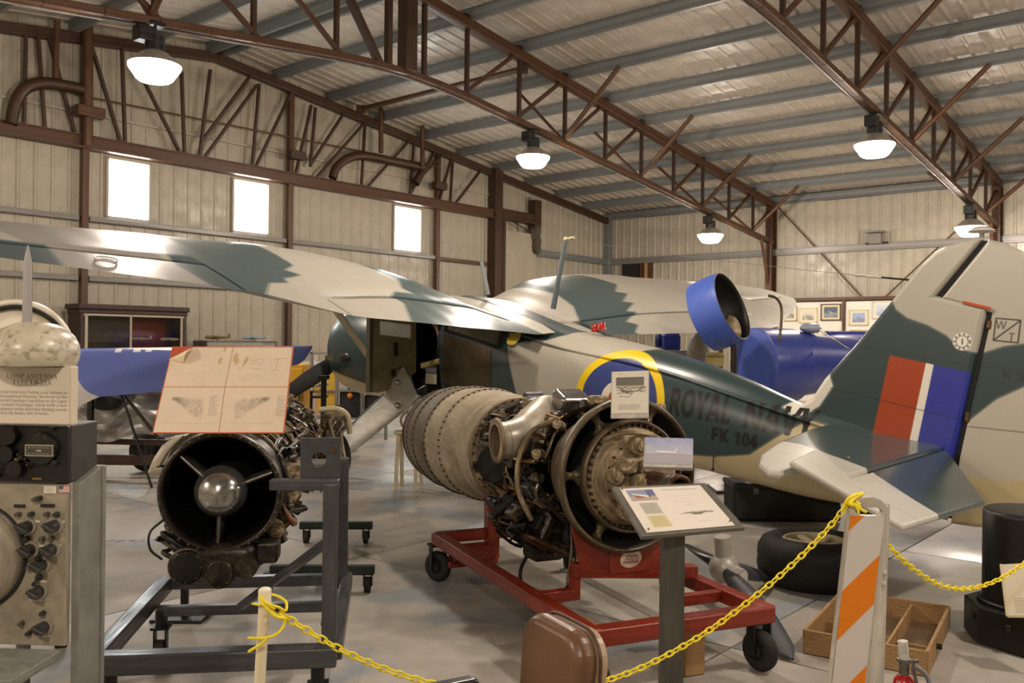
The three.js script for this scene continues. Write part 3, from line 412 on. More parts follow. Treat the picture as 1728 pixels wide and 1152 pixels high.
    poly([[-4.9, 6.2], [-5.1, 5.2], [-4.8, 4.8], [-5.3, 4.4], [-5.2, 3.8], [-6.5, 3.8], [-6.5, 6.2]], '#c4c4b8');
    x.strokeStyle = 'rgba(70,80,80,0.12)'; x.lineWidth = 1.2; for (let k = -18; k <= 18; k++) { x.beginPath(); x.moveTo(X(k * 0.34), 0); x.lineTo(X(k * 0.34), h); x.stroke(); }
  });
  const wingPaint = new THREE.MeshPhysicalMaterial({ map: wingTex, roughness: 0.34, side: THREE.DoubleSide, clearcoat: 0.3, clearcoatRoughness: 0.22, bumpMap: dataTex(128, (u, v) => [cl(128 + 90 * Math.sin(u * 6.283 * 1) + 40 * (fbm(u, v, 8, 301) - 0.5))], false), bumpScale: 0.004 });
  wingPaint.bumpMap.repeat.set(38, 2);
  const zero = () => 0, one = () => 1, hf = (t) => (t < 1.4 ? 0.76 : t < 2.6 ? 0.76 + 0.03 * (t - 1.4) / 1.2 : 0.79 + 0.07 * (t - 2.6) / 0.85), ha = () => 0.735;
  for (const sg of [1, -1]) {
    const w = part(plane, 'wing', [wingPatch(0.5, 3.45, zero, hf, sg, 22), wingPatch(3.45, 4.2, zero, one, sg, 6), wingPatch(4.2, 5.95, zero, ha, sg, 12), wingPatch(5.95, 6.38, zero, one, sg, 12)], wingPaint, sg > 0 ? 'left wing stretching towards the viewer' : 'right wing reaching behind the blue cowling');
    part(w, 'flap', wingPatch(0.62, 3.435, (t) => hf(t) + 0.02, one, sg, 20), wingPaint);
    part(w, 'aileron', wingPatch(4.225, 5.94, (t) => ha(t) + 0.028, one, sg, 12), wingPaint);
    if (sg > 0) part(w, 'inspection_ring', (() => { const p = airfoil(4.95, 0.85, true); return new THREE.TorusGeometry(0.075, 0.006, 6, 28).rotateX(-Math.PI / 2 - 0.3).translate(p[0], p[1] + 0.012, p[2]); })(), M.white);
    part(plane, 'wing_strut', [grid(14, 1, (i, j) => { const a = i * 2 * Math.PI, top = airfoil(2.6, 0.45, false), b = [0.62, 1.2, 6.55]; const q = j ? [top[0], top[1] + 0.02, top[2]] : b; return [sg * q[0] + 0.012 * Math.sin(a), q[1] + 0.018 * Math.sin(a), q[2] + 0.075 * Math.cos(a)]; })], M.cream, 'tapered beige lift strut');
    // landing gear leg with its fairing
    const leg = part(plane, 'gear_leg', grid(18, 8, (i, j) => { const a = i * 2 * Math.PI, c = 0.36 - 0.14 * j; return [sg * (0.52 + 0.98 * j + 0.05 * Math.sin(a) * (1 - 0.3 * j)), 0.98 - 0.62 * j + 0.05 * Math.sin(a), 6.3 + c * Math.cos(a)]; }), mat(0xe0dac8, 0.45, 0, { map: grimeMap }), 'white landing gear fairing');
    part(leg, 'fairing_stripe', grid(10, 8, (i, j) => { const a = Math.PI * (0.0 + 0.24 * i), c = 0.363 - 0.14 * j; return [sg * (0.52 + 0.98 * j + 0.055 * Math.sin(a) * (1 - 0.3 * j)), 0.98 - 0.62 * j + 0.055 * Math.sin(a) + 0.003, 6.3 + c * Math.cos(a)]; }), mat(0x2f5255, 0.45));
    part(plane, 'main_wheel', [new THREE.TorusGeometry(0.23, 0.1, 14, 36).rotateY(Math.PI / 2).translate(sg * 1.58, 0.33, 6.3)], M.blackRubber);
    part(plane, 'wheel_hub', [rod(V(sg * 1.5, 0.33, 6.3), V(sg * 1.66, 0.33, 6.3), 0.14, 20)], M.steel);
  }
  part(plane, 'center_section', [grid(20, 14, (i, j) => { const u = -0.56 + 1.12 * i, c = j, p = airfoil(0.5, c * c, true); return [u, p[1] + 0.03 * (1 - (u / 0.56) ** 2), p[2]]; }), grid(20, 14, (i, j) => { const u = -0.56 + 1.12 * i, p = airfoil(0.5, j * j, false); return [u, p[1], p[2]]; })].map((q) => { const p = q.attributes.position, uv = new Float32Array(p.count * 2); for (let k = 0; k < p.count; k++) { uv[2 * k] = (p.getX(k) + 6.5) / 13; uv[2 * k + 1] = (p.getZ(k) - 3.1) / 3.3; } q.setAttribute('uv', new THREE.BufferAttribute(uv, 2)); return q; }), wingPaint);
    { plane.updateMatrixWorld(true); const q = (px, py, D) => plane.worldToLocal(P(px, py, D)); const pts = []; for (const [x, y, D] of [[681, 618, 10.35], [704, 664, 10.3], [690, 692, 10.2], [676, 694, 10.15], [646, 668, 10.25], [654, 638, 10.35]]) pts.push(q(x, y, D), q(x, y, D + 0.14)); const g = part(plane, 'gear_fairing', new ConvexGeometry(pts), mat(0xd2ccbe, 0.4, 0, { map: grimeMap }), 'white faceted fairing above the gear leg');
    for (const [x, y] of [[671, 645], [671, 684]]) { const p = q(x, y, 10.16); part(g, 'fairing_knob', new THREE.SphereGeometry(0.035, 14, 10).translate(p.x, p.y, p.z), M.bright); } }
  // tail
  const flat = (outline, d, bev) => sideUV(prism(outline.map(([z, y]) => [-z, y]), d, bev).rotateY(Math.PI / 2)); // drawn in z,y: local -x of the outline is +z
  part(plane, 'fin', flat([[1.42, 1.1], [1.28, 1.18], [1.17, 1.35], [0.89, 1.66], [0.59, 2.03], [0.36, 2.32], [0.27, 2.4], [0.18, 2.445], [0.05, 2.475], [-0.085, 2.48], [0.255, 2.05], [-0.125, 1.948], [0.1, 0.8], [0.17, 0.4], [0.6, 0.5], [1.2, 0.85]], 0.13, 0.035), paint);
  part(plane, 'rudder', flat([[-0.13, 2.478], [-0.25, 2.44], [-0.36, 2.37], [-0.5, 2.22], [-0.62, 2.0], [-0.7, 1.7], [-0.74, 1.35], [-0.72, 1.05], [-0.62, 0.7], [-0.45, 0.42], [-0.25, 0.28], [-0.05, 0.25], [0.13, 0.25], [0.07, 0.78], [-0.155, 1.91], [0.215, 2.03]], 0.1, 0.03), paint);
  part(plane, 'rudder_post', flat([[0.3, 2.07], [-0.06, 2.47], [-0.14, 2.47], [0.2, 2.06], [0.18, 2.03], [-0.17, 1.93], [-0.175, 1.9], [0.03, 0.8], [0.09, 0.28], [0.19, 0.3], [0.12, 0.82], [-0.1, 1.92], [-0.08, 1.97]], 0.035, 0.004), M.black, 'dark hinge line between fin and rudder');
  part(plane, 'rudder_edge_stripe', box(0.135, 0.02, 0.2, 0, 1.972, -0.055, -0.268), mat(0xb54a1e, 0.5), 'orange edge of the rudder cutout');
  part(plane, 'rudder_hinge', rbox(0.1, 0.07, 0.04, 0.01, 0, 1.82, -0.14), M.copper); part(plane, 'rudder_hinge', rbox(0.1, 0.08, 0.04, 0.01, 0, 1.1, 0.01), M.copper);
  part(plane, 'tail_light', [lathe([[0, 0.05], [0.05, 0.04], [0.09, 0.015], [0.1, 0], [0.02, -0.01], [0.02, -0.06]], 20).translate(0.0, 2.54, -0.07)], M.white, 'small white light on top of the fin');
  for (const sg of [1, -1]) {
    // horizontal surfaces: x (span), z; heights slope
    const yS = (x, z) => 0.83 + 0.12 * (z - 0.15) - 0.012 * x;
    const stab = (o, th) => { const g = prism(o, th, th * 0.4).rotateX(-Math.PI / 2).rotateX(0); const p = g.attributes.position; for (let k = 0; k < p.count; k++) { const X = p.getX(k), Zz = -p.getZ(k), Yy = p.getY(k); p.setXYZ(k, sg * X, yS(X, Zz) + Yy, Zz); } const q = g.toNonIndexed(); q.computeVertexNormals(); return q; };
    const tailMat = new THREE.MeshPhysicalMaterial({ map: TAILTEX(), roughness: 0.3, side: THREE.DoubleSide, clearcoat: 0.4, clearcoatRoughness: 0.15 });
    const setUV = (g) => { const p = g.attributes.position, uv = new Float32Array(p.count * 2); for (let k = 0; k < p.count; k++) { uv[2 * k] = Math.abs(p.getX(k)) / 2.5; uv[2 * k + 1] = (p.getZ(k) + 0.6) / 1.8; } g.setAttribute('uv', new THREE.BufferAttribute(uv, 2)); return g; };
    const st = part(plane, 'stabilizer', setUV(stab([[0.05, 0.2], [0.05, 1.12], [0.5, 1.08], [1.4, 0.92], [1.9, 0.78], [2.15, 0.66], [2.3, 0.52], [2.26, 0.46], [1.66, 0.46], [1.9, 0.17], [0.12, 0.17]], 0.06)), tailMat);
    const el = setUV(stab([[0.13, 0.14], [1.93, 0.14], [1.7, 0.5], [2.2, 0.44], [2.26, -0.34], [0.98, -0.42]], 0.045)); { const p = el.attributes.position; const c = Math.cos(0.27), s = Math.sin(0.27); for (let k = 0; k < p.count; k++) { const z0 = 0.15, y0 = yS(Math.abs(p.getX(k)), z0), dz = p.getZ(k) - z0, dy = p.getY(k) - y0; p.setZ(k, z0 + dz * c - dy * s); p.setY(k, y0 + dz * s * 1 + dy * c); } el.computeVertexNormals(); }
    part(st, 'elevator', el, tailMat);
    if (sg > 0) part(plane, 'tail_strut', rod(V(1.35, 0.86, 0.4), V(0.16, 0.42, 0.5), 0.02, 8), M.cream);
  }
  part(plane, 'tail_wheel', [new THREE.TorusGeometry(0.1, 0.045, 10, 24).rotateY(Math.PI / 2).translate(0, 0.145, 0.8), rod(V(0, 0.15, 0.8), V(0, 0.32, 0.95), 0.03, 8)], M.blackRubber);
  part(plane, 'wheel_fork', [rod(V(0.07, 0.15, 0.8), V(0.05, 0.36, 0.95), 0.018, 8), rod(V(-0.07, 0.15, 0.8), V(-0.05, 0.36, 0.95), 0.018, 8)], M.steel);
  // masts, beacon, aerial wire
  part(plane, 'antenna_mast', [rod(V(0, 2.02, 4.32), V(0, 2.78, 4.14), 0.032, 10, 0.022)], mat(0x525f60, 0.45)); part(plane, 'antenna_mast', [rod(V(0, 2.2, 5.35), V(0, 2.6, 5.46), 0.03, 10, 0.022)], mat(0x6d7676, 0.45));
  part(plane, 'mast_insulator', [rod(V(0, 2.78, 4.14), V(0, 2.79, 4.02), 0.018, 8), new THREE.SphereGeometry(0.03, 12, 8).translate(0, 2.78, 4.14)], M.cream);
  part(plane, 'beacon', [lathe([[0, 0.09], [0.03, 0.085], [0.045, 0.05], [0.045, 0]], 16).translate(0, 1.76, 3.72), lathe([[0, 0.085], [0.035, 0.08], [0.05, 0.0]], 16).translate(0.02, 1.78, 3.62)], mat(0x98160e, 0.3), 'red rotating beacon on the fuselage spine');
  { const pts = []; for (let k = 0; k <= 16; k++) { const u = k / 16; pts.push(V(0, 2.78 + (2.19 - 2.78) * u - 0.12 * u * (1 - u), 4.1 + (0.47 - 4.1) * u)); } part(plane, 'aerial_wire', tube(pts, 0.0022, 32, 4), M.girt); part(plane, 'wire_insulator', [rod(pts[14], pts[15], 0.011, 8)], M.white); part(plane, 'wire_spring', rod(pts[15], pts[16], 0.008, 6), M.darkMetal); }
  part(fus, 'belly_drain', [rod(V(0.3, 0.62, 2.1), V(0.31, 0.5, 2.1), 0.006, 6), new THREE.SphereGeometry(0.016, 8, 6).translate(0.31, 0.5, 2.1)], M.black);
}
// ---------- turbojet on a grey stand (left) ----------
const polar = (r, a, z, cy = 0) => V(r * Math.cos(a), cy + r * Math.sin(a), z);
function flange(r, z, w = 0.018, h = 0.02) { return latheZ([[r, z - w], [r + h, z - w], [r + h, z + w], [r, z + w]], 48); }
function bolts(r, z, n, s = 0.008) { const out = []; for (let k = 0; k < n; k++) { const p = polar(r, k / n * 2 * Math.PI, z); out.push(new THREE.CylinderGeometry(s, s, 0.02, 6).rotateX(Math.PI / 2).translate(p.x, p.y, p.z)); } return out; }
function plumbing(parent, cy, n, spec, mats, name = 'fuel_pipe') { // pipes that hug a casing: run along, bend round it, dive back
  for (let k = 0; k < n; k++) {
    const { r, z0, z1, a0, a1 } = spec; let a = rr(a0, a1), z = rr(z0, z1); const pts = [], q = 3 + Math.floor(rnd() * 4); const rad = rr(0.006, 0.015); const off = rr(0.01, 0.07);
    pts.push(polar(r(z) - 0.02, a, z, cy)); for (let m = 0; m < q; m++) { pts.push(polar(r(z) + off + rr(-0.01, 0.02), a, z, cy)); if (rnd() < 0.5) z = Math.max(z0, Math.min(z1, z + rr(-0.4, 0.4))); else a += rr(-0.7, 0.7); a = Math.max(a0, Math.min(a1, a)); }
    pts.push(polar(r(z) - 0.02, a, z, cy)); part(parent, name, tube(pts, rad, 28, 6), mats[k % mats.length]);
  }
}
function fittings(parent, cy, n, spec, mats, name = 'fitting') {
  for (let k = 0; k < n; k++) {
    const { r, z0, z1, a0, a1 } = spec; const a = rr(a0, a1), z = rr(z0, z1), p = polar(r(z) + 0.03, a, z, cy), s = rr(0.025, 0.06); let g;
    if (k % 3 === 0) g = merge([rbox(s * 1.4, s * 1.6, s * 2, 0.008, 0, 0, 0), rod(V(0, 0, -s * 1.4), V(0, 0, s * 1.4), s * 0.35, 8)]); else if (k % 3 === 1) g = merge([rod(V(0, -s, 0), V(0, s * 1.2, 0), s * 0.6, 12), rod(V(0, s * 1.2, 0), V(0, s * 1.6, 0), s * 0.35, 8), rod(V(-s, 0.2 * s, 0), V(s, 0.2 * s, 0), s * 0.25, 8)]); else g = merge([rod(V(0, 0, -s * 1.5), V(0, 0, s * 1.5), s * 0.7, 14), rod(V(0, 0, s * 1.5), V(0, 0, s * 1.8), s * 0.4, 8), rbox(s * 1.7, s * 0.3, s * 0.5, 0.004, 0, 0, 0)]);
    g.rotateZ(a - Math.PI / 2 + rr(-0.3, 0.3)); g.translate(p.x, p.y, p.z); part(parent, name, g, mats[k % mats.length]);
  }
}
{
  const turn = 0.14, CY = 0.968;
  const e = thing('jet_engine', 'dark turbojet engine with a polished nose bulb inside its black intake', 'jet engine', [-1.285, 0, -3.95], turn);
  const inlet = part(e, 'intake_ring', latheZ([[0.268, -0.2], [0.272, -0.06], [0.268, -0.01], [0.258, 0.004], [0.248, 0], [0.24, -0.02], [0.236, -0.16]], 64).translate(0, CY, 0), M.oilyDark);
  part(inlet, 'flange_bolts', bolts(0.258, 0.006, 36, 0.005).map((g) => g.translate(0, CY, 0)), M.steel);
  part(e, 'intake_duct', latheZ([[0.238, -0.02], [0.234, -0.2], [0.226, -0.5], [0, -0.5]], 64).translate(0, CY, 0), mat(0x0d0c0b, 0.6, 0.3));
  part(e, 'nose_bulb', latheZ([[0, 0.1], [0.034, 0.095], [0.073, 0.075], [0.1, 0.042], [0.114, 0], [0.115, -0.035], [0.11, -0.09], [0.105, -0.34]], 48).translate(0, CY, -0.02), M.bright, 'polished metal nose bulb');
  for (const a of [-1.62, 2.42, 0.35]) part(e, 'intake_strut', place(new THREE.CylinderGeometry(0.016, 0.02, 0.15, 12).scale(1, 1, 3.4), polar(0.09, a, -0.09, CY), polar(0.24, a, -0.09, CY)), M.steel);
  for (let k = 0; k < 27; k++) { const a = k / 27 * 2 * Math.PI; part(e, 'guide_vane', grid(1, 2, (i, j) => { const r = 0.1 + 0.128 * j, p = polar(r, a + (i - 0.5) * 0.09, -0.33 - 0.06 * i, CY); return [p.x, p.y, p.z]; }), M.darkMetal); }
  const R = (z) => (z > -0.3 ? 0.27 : z > -0.9 ? 0.27 - 0.05 * (-0.3 - z) / 0.6 : z > -1.7 ? 0.25 : 0.25 - 0.05 * (-1.7 - z) / 0.6);
  part(e, 'compressor_casing', latheZ([[0.262, -0.18], [0.262, -0.3], [0.236, -0.5], [0.218, -0.9]], 48).translate(0, CY, 0), M.tan);
  part(e, 'combustor_casing', latheZ([[0.22, -0.9], [0.258, -0.96], [0.258, -1.62], [0.24, -1.7]], 48).translate(0, CY, 0), M.oily);
  part(e, 'exhaust_casing', latheZ([[0.24, -1.7], [0.236, -2.0], [0.2, -2.35], [0.19, -2.35], [0.22, -1.9]], 48).translate(0, CY, 0), M.oilyDark);
  for (const [r, z] of [[0.262, -0.2], [0.238, -0.5], [0.226, -0.7], [0.222, -0.9], [0.258, -1.3], [0.246, -1.7], [0.232, -2.02]]) part(e, 'casing_flange', [flange(r - 0.002, z, 0.012, 0.022).translate(0, CY, 0), ...bolts(r + 0.012, z + 0.012, 40, 0.006).map((g) => g.translate(0, CY, 0))], M.oily);
  part(e, 'accessory_gearbox', [rbox(0.36, 0.16, 0.3, 0.05, -0.02, CY - 0.31, -0.14), rbox(0.24, 0.12, 0.46, 0.04, 0.02, CY - 0.3, -0.4)], M.oilyDark);
  for (const [x, y, r, l, m] of [[-0.135, 0.645, 0.075, 0.28, M.darkMetal], [0.005, 0.612, 0.062, 0.3, M.oilyDark]]) { const c = part(e, 'starter_can', latheZ([[0, 0.02], [r * 0.86, 0.02], [r, 0.005], [r, -l], [0, -l]], 32).translate(x, y, 0.0), m); part(c, 'end_cap', [flange(r, 0.0, 0.008, 0.006).translate(x, y, 0), ...bolts(r * 0.86, 0.02, 8, 0.004).map((g) => g.translate(x, y, 0))], M.oily); }
  part(e, 'fuel_pump', [rod(V(0.12, CY - 0.33, 0.02), V(0.12, CY - 0.33, -0.2), 0.05, 16), rbox(0.1, 0.1, 0.14, 0.02, 0.2, CY - 0.28, -0.1)], M.oilyDark);
  part(e, 'oil_tank', grid(14, 10, (i, j) => { const a = 2.2 + 1.4 * i, r = 0.29 + 0.05 * Math.sin(i * Math.PI), p = polar(r, a, -0.45 - 0.5 * j, CY); return [p.x, p.y, p.z]; }), M.tan);
  part(e, 'drain_hose', [tube([[-0.24, CY - 0.12, -0.02], [-0.29, CY - 0.17, 0.01], [-0.285, CY - 0.24, 0.02], [-0.24, CY - 0.29, 0]], 0.006, 20, 6)], M.darkMetal);
  const mats = [M.steel, M.oily, M.bright, M.tan, M.oilyDark, M.copper, M.darkMetal];
  plumbing(e, CY, 46, { r: R, z0: -2.1, z1: -0.1, a0: -0.95, a1: 1.4 }, mats);
  plumbing(e, CY, 16, { r: () => 0.3, z0: -0.55, z1: -0.03, a0: -2.6, a1: -0.5 }, [M.oilyDark, M.darkMetal, M.oily]);
  fittings(e, CY, 46, { r: R, z0: -2.0, z1: -0.12, a0: -1.2, a1: 1.3 }, [M.oilyDark, M.oily, M.tan, M.darkMetal]);
  fittings(e, CY, 22, { r: () => 0.3, z0: -0.6, z1: -0.06, a0: -2.6, a1: -0.6 }, [M.oilyDark, M.darkMetal]);
  part(e, 'lifting_lug', [prism([[-0.07, 0], [-0.02, 0.05], [0.02, 0.05], [0.07, 0]], 0.03, 0.005).translate(-0.03, CY + 0.27, -0.05)], M.tan);
  part(e, 'mount_trunnion', rod(V(0.24, CY, -0.62), V(0.46, CY, -0.62), 0.035, 14), M.steel); part(e, 'mount_trunnion', rod(V(0.24, CY + 0.02, -0.35), V(0.42, CY + 0.02, -0.35), 0.028, 14), M.steel);
  // stand
  const st = thing('engine_stand', 'grey painted steel rolling stand under the turbojet engine', 'stand', [-1.285, 0, -3.95], turn);
  const y = 0.315, W0 = -0.45, W1 = 0.53, ZF = 0.24, ZB = -0.98;
  part(st, 'front_bar', beam(V(W0 - 0.03, y, ZF), V(W1, y, ZF), 0.09, 0.085), M.grayPaint);
  part(st, 'back_bar', beam(V(W0, y, ZB), V(W1, y, ZB), 0.06, 0.06), M.grayPaint);
  part(st, 'side_rail', beam(V(W0, y, ZF - 0.045), V(W0, y, ZB), 0.075, 0.08), M.grayPaint); part(st, 'side_rail', beam(V(W1 - 0.01, y, ZF - 0.045), V(W1 - 0.01, y, ZB), 0.06, 0.08), M.grayPaint);
  part(st, 'cross_bar', beam(V(W0 + 0.04, y - 0.05, ZB + 0.34), V(W1 - 0.04, y - 0.05, ZB + 0.34), 0.05, 0.05), M.grayPaint);
  part(st, 'upright', beam(V(W1 - 0.035, 0.28, ZF - 0.03), V(W1 - 0.035, 1.04, ZF - 0.03), 0.062, 0.062, V(0, 0, 1)), M.grayPaint);
  part(st, 'upright', beam(V(W1 - 0.035, 0.28, ZB + 0.06), V(W1 - 0.035, 1.0, ZB + 0.06), 0.06, 0.06, V(0, 0, 1)), M.grayPaint);
  part(st, 'arm', beam(V(W1, 1.03, ZF - 0.04), V(0.24, 1.03, ZF - 0.06), 0.06, 0.045), M.grayPaint, 'arm with a worn edge');
  part(st, 'mount_plate', [prism([[0.36, 1.05], [0.53, 1.05], [0.53, 1.225], [0.36, 1.225]], 0.015, 0.003, [circle(0.44, 1.13, 0.03)]).translate(0, 0, ZF - 0.1), box(0.14, 0.012, 0.2, 0.44, 1.1, ZF - 0.2)], M.grayPaint);
  part(st, 'plate_bolt', [rod(V(0.5, 1.17, ZF - 0.1), V(0.5, 1.17, ZF - 0.075), 0.012, 6)], M.rust);
  part(st, 'diagonal_brace', beam(V(W1 - 0.05, 0.78, ZF - 0.06), V(0.02, 0.32, ZB + 0.5), 0.035, 0.035), M.grayPaint);
  for (const [x, z] of [[W0 + 0.06, ZF - 0.02], [W1 - 0.08, ZF - 0.02], [W0 + 0.06, ZB + 0.34], [W1 - 0.08, ZB + 0.34]]) { const c = new THREE.Group(); c.name = 'caster'; st.add(c); part(c, 'wheel', new THREE.CylinderGeometry(0.062, 0.062, 0.04, 24).rotateZ(Math.PI / 2).translate(x, 0.062, z + 0.02), M.blackRubber); part(c, 'fork', [box(0.008, 0.12, 0.05, x - 0.028, 0.12, z + 0.01), box(0.008, 0.12, 0.05, x + 0.028, 0.12, z + 0.01), box(0.09, 0.012, 0.09, x, 0.185, z), rod(V(x, 0.18, z), V(x, 0.27, z), 0.03, 10)], M.darkMetal); }
}
// ---------- turboprop engine on a red stand (centre) ----------
const TP = { x: 0.645, z: -4.78, turn: 0.412, cy: 0.94 };
{
  const { cy: CY } = TP;
  const e = thing('turboprop_engine', 'brown weathered turboprop engine with a round double intake ring at the front', 'aircraft engine', [TP.x, 0, TP.z], TP.turn); e.rotation.order = 'YXZ'; e.rotation.x = -0.026;
  const up = (g) => g.translate(0, CY, 0);
  part(e, 'intake_ring', up(latheZ([[0.29, -0.36], [0.34, -0.2], [0.385, -0.06], [0.412, -0.04], [0.417, 0], [0.408, 0.02], [0.392, 0.018], [0.386, 0.0]], 72)), M.oily);
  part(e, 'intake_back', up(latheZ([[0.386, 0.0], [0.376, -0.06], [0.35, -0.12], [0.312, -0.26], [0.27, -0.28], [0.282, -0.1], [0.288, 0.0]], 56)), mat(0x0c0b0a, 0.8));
  part(e, 'inner_ring', up(latheZ([[0.284, -0.02], [0.3, 0.0], [0.305, 0.03], [0.3, 0.055], [0.285, 0.06], [0.275, 0.03]], 64)), M.oily);
  part(e, 'gear_casing', up(latheZ([[0.285, 0.03], [0.262, 0.045], [0.25, 0.07], [0.2, 0.1], [0.12, 0.12], [0.1, 0.125], [0, 0.125]], 56)), M.tan);
  part(e, 'casing_bolts', bolts(0.272, 0.055, 44, 0.008).map(up), M.oilyDark); part(e, 'casing_bolts', bolts(0.19, 0.11, 20, 0.006).map(up), M.oilyDark);
  part(e, 'intake_bolts', bolts(0.4, 0.012, 60, 0.004).map(up), M.steel);
  for (const a of [0.05, 1.12, 2.12, 3.12, 4.2, 5.2]) part(e, 'intake_vane', place(lathe([[0.058, -0.054], [0.03, -0.03], [0.02, 0.0], [0.028, 0.03], [0.052, 0.05]], 16).scale(1, 1, 0.9), polar(0.29, a, -0.03, CY), polar(0.39, a, -0.03, CY)), M.oily);
  for (const [x, y, z, s, kind] of [[-0.1, 0.07, 0.12, 0.055, 0], [-0.02, 0.17, 0.1, 0.05, 1], [-0.16, 0.02, 0.1, 0.045, 1], [0.02, 0.06, 0.14, 0.05, 0], [-0.03, -0.02, 0.15, 0.05, 1], [0.11, 0.17, 0.09, 0.045, 0], [-0.09, -0.17, 0.09, 0.045, 1], [0.03, -0.2, 0.08, 0.05, 0]]) part(e, 'gear_housing', kind ? [rod(V(x, CY + y, z - 0.04), V(x, CY + y, z + 0.05), s, 16), rod(V(x, CY + y, z + 0.05), V(x, CY + y, z + 0.08), s * 0.55, 10)] : [rbox(s * 2, s * 1.5, 0.12, 0.02, x, CY + y, z), rod(V(x - s, CY + y, z + 0.02), V(x + s * 1.6, CY + y + 0.02, z + 0.02), s * 0.4, 10)], M.tan);
  part(e, 'oil_line', tube([[-0.2, CY + 0.2, 0.08], [-0.12, CY + 0.24, 0.14], [0.0, CY + 0.23, 0.15], [0.1, CY + 0.2, 0.15], [0.18, CY + 0.14, 0.1]], 0.014, 24, 8), M.tan);
  const shaft = part(e, 'propeller_shaft', latheZ([[0.1, 0.1], [0.085, 0.14], [0.062, 0.16], [0.06, 0.4], [0.072, 0.405], [0.072, 0.44], [0.05, 0.44], [0.046, 0.3]], 32).translate(0.03, CY - 0.02, 0), mat(0x7a5a44, 0.45, 0.4, { map: oilyMap }), 'brown hollow propeller shaft');
  part(shaft, 'shaft_wrap', latheZ([[0.062, 0.34], [0.066, 0.36], [0.064, 0.4]], 20).translate(0.03, CY - 0.02, 0.0), M.steel);
  // core
  const R = (z) => (z > -0.4 ? 0.39 : z > -1.45 ? 0.27 : 0.4);
  part(e, 'core_casing', up(latheZ([[0.36, -0.38], [0.3, -0.5], [0.25, -0.62], [0.25, -1.0], [0.29, -1.3], [0.33, -1.45]], 48)), M.oily);
  part(e, 'mount_flange', up(latheZ([[0.26, -1.42], [0.36, -1.42], [0.37, -1.43], [0.37, -1.46], [0.26, -1.46]], 56)), M.tan);
  part(e, 'flange_bolts', bolts(0.35, -1.42, 36, 0.008).map(up), M.steel);
  // barrel of riveted bands
  const bands = [[0.385, -1.62, 0.405, -1.98], [0.405, -1.98, 0.41, -2.3], [0.41, -2.3, 0.4, -2.62], [0.4, -2.62, 0.375, -2.86], [0.375, -2.86, 0.33, -3.06]];
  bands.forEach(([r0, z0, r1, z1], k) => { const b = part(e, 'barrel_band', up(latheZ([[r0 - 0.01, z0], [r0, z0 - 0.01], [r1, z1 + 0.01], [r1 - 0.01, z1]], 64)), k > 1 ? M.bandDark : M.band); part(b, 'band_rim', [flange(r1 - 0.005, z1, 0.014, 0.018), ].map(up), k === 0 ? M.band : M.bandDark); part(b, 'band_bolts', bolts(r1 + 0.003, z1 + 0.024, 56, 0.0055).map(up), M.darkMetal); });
  part(e, 'exhaust_cone', up(latheZ([[0.33, -3.06], [0.27, -3.2], [0.26, -3.2], [0.3, -3.05], [0, -2.9]], 48)), M.oilyDark);
  for (const [r, z] of [[0.372, -2.9], [0.36, -2.96], [0.345, -3.02]]) part(e, 'barrel_rim', up(flange(r, z, 0.008, 0.016)), M.oilyDark);
  part(e, 'barrel_front', up(latheZ([[0.378, -1.62], [0.34, -1.54], [0.3, -1.48]], 48)), M.band);
  // air horn: elbow with an open oval mouth, on the left side facing the viewer
  { const loc = (px, py, D) => P(px, py, D).sub(V(TP.x, 0, TP.z)).applyAxisAngle(V(0, 1, 0), -TP.turn); // point of the frame in the engine's own axes
    const c = new THREE.CatmullRomCurve3([loc(842, 739, 5.2), loc(860, 738, 5.22), loc(884, 729, 5.3), loc(906, 709, 5.4), loc(926, 692, 5.58), loc(944, 700, 5.85)]); const tube2 = (r0, r1, j0, j1) => grid(32, 24, (i, j) => { const q = j0 + (j1 - j0) * j, p = c.getPoint(q), t = c.getTangent(q), a = i * 2 * Math.PI; const sd = new THREE.Vector3().crossVectors(V(0, 1, 0), t).normalize(), u = new THREE.Vector3().crossVectors(t, sd); const r = r0 + (r1 - r0) * j; return [p.x + r * (sd.x * Math.cos(a) + u.x * Math.sin(a)), p.y + r * (sd.y * Math.cos(a) + u.y * Math.sin(a)), p.z + r * (sd.z * Math.cos(a) + u.z * Math.sin(a))]; });
    const horn = part(e, 'air_horn', tube2(0.108, 0.118, 0, 1), mat(0xcfc6b2, 0.36, 0.25, { map: grimeMap }), 'bare silver air duct elbow'); const face = (geo, q) => { const p = c.getPoint(q), t = c.getTangent(q); return geo.applyQuaternion(new THREE.Quaternion().setFromUnitVectors(V(0, 0, 1), t)).translate(p.x, p.y, p.z); };
    part(horn, 'horn_rim', face(latheZ([[0.096, -0.012], [0.13, -0.012], [0.132, 0.0], [0.13, 0.012], [0.096, 0.012]], 40), 0), M.tan); part(horn, 'horn_throat', face(new THREE.CircleGeometry(0.112, 28), 0.16), mat(0x5c4836, 0.7)); part(horn, 'horn_lining', tube2(0.098, 0.108, 0, 0.2), mat(0x6b5844, 0.6)); }
  part(e, 'accessory_case', [rbox(0.2, 0.13, 0.16, 0.03, 0.02, CY + 0.36, -0.72, 0.4), rbox(0.12, 0.1, 0.14, 0.03, 0.2, CY + 0.33, -0.6)], M.bright, 'bare aluminium accessory case');
  part(e, 'ignition_unit', [rod(V(-0.1, CY + 0.3, -1.2), V(0.02, CY + 0.33, -1.2), 0.05, 16), rod(V(-0.02, CY + 0.36, -1.3), V(0.1, CY + 0.36, -1.3), 0.045, 16)], mat(0x4c4a52, 0.4, 0.3));
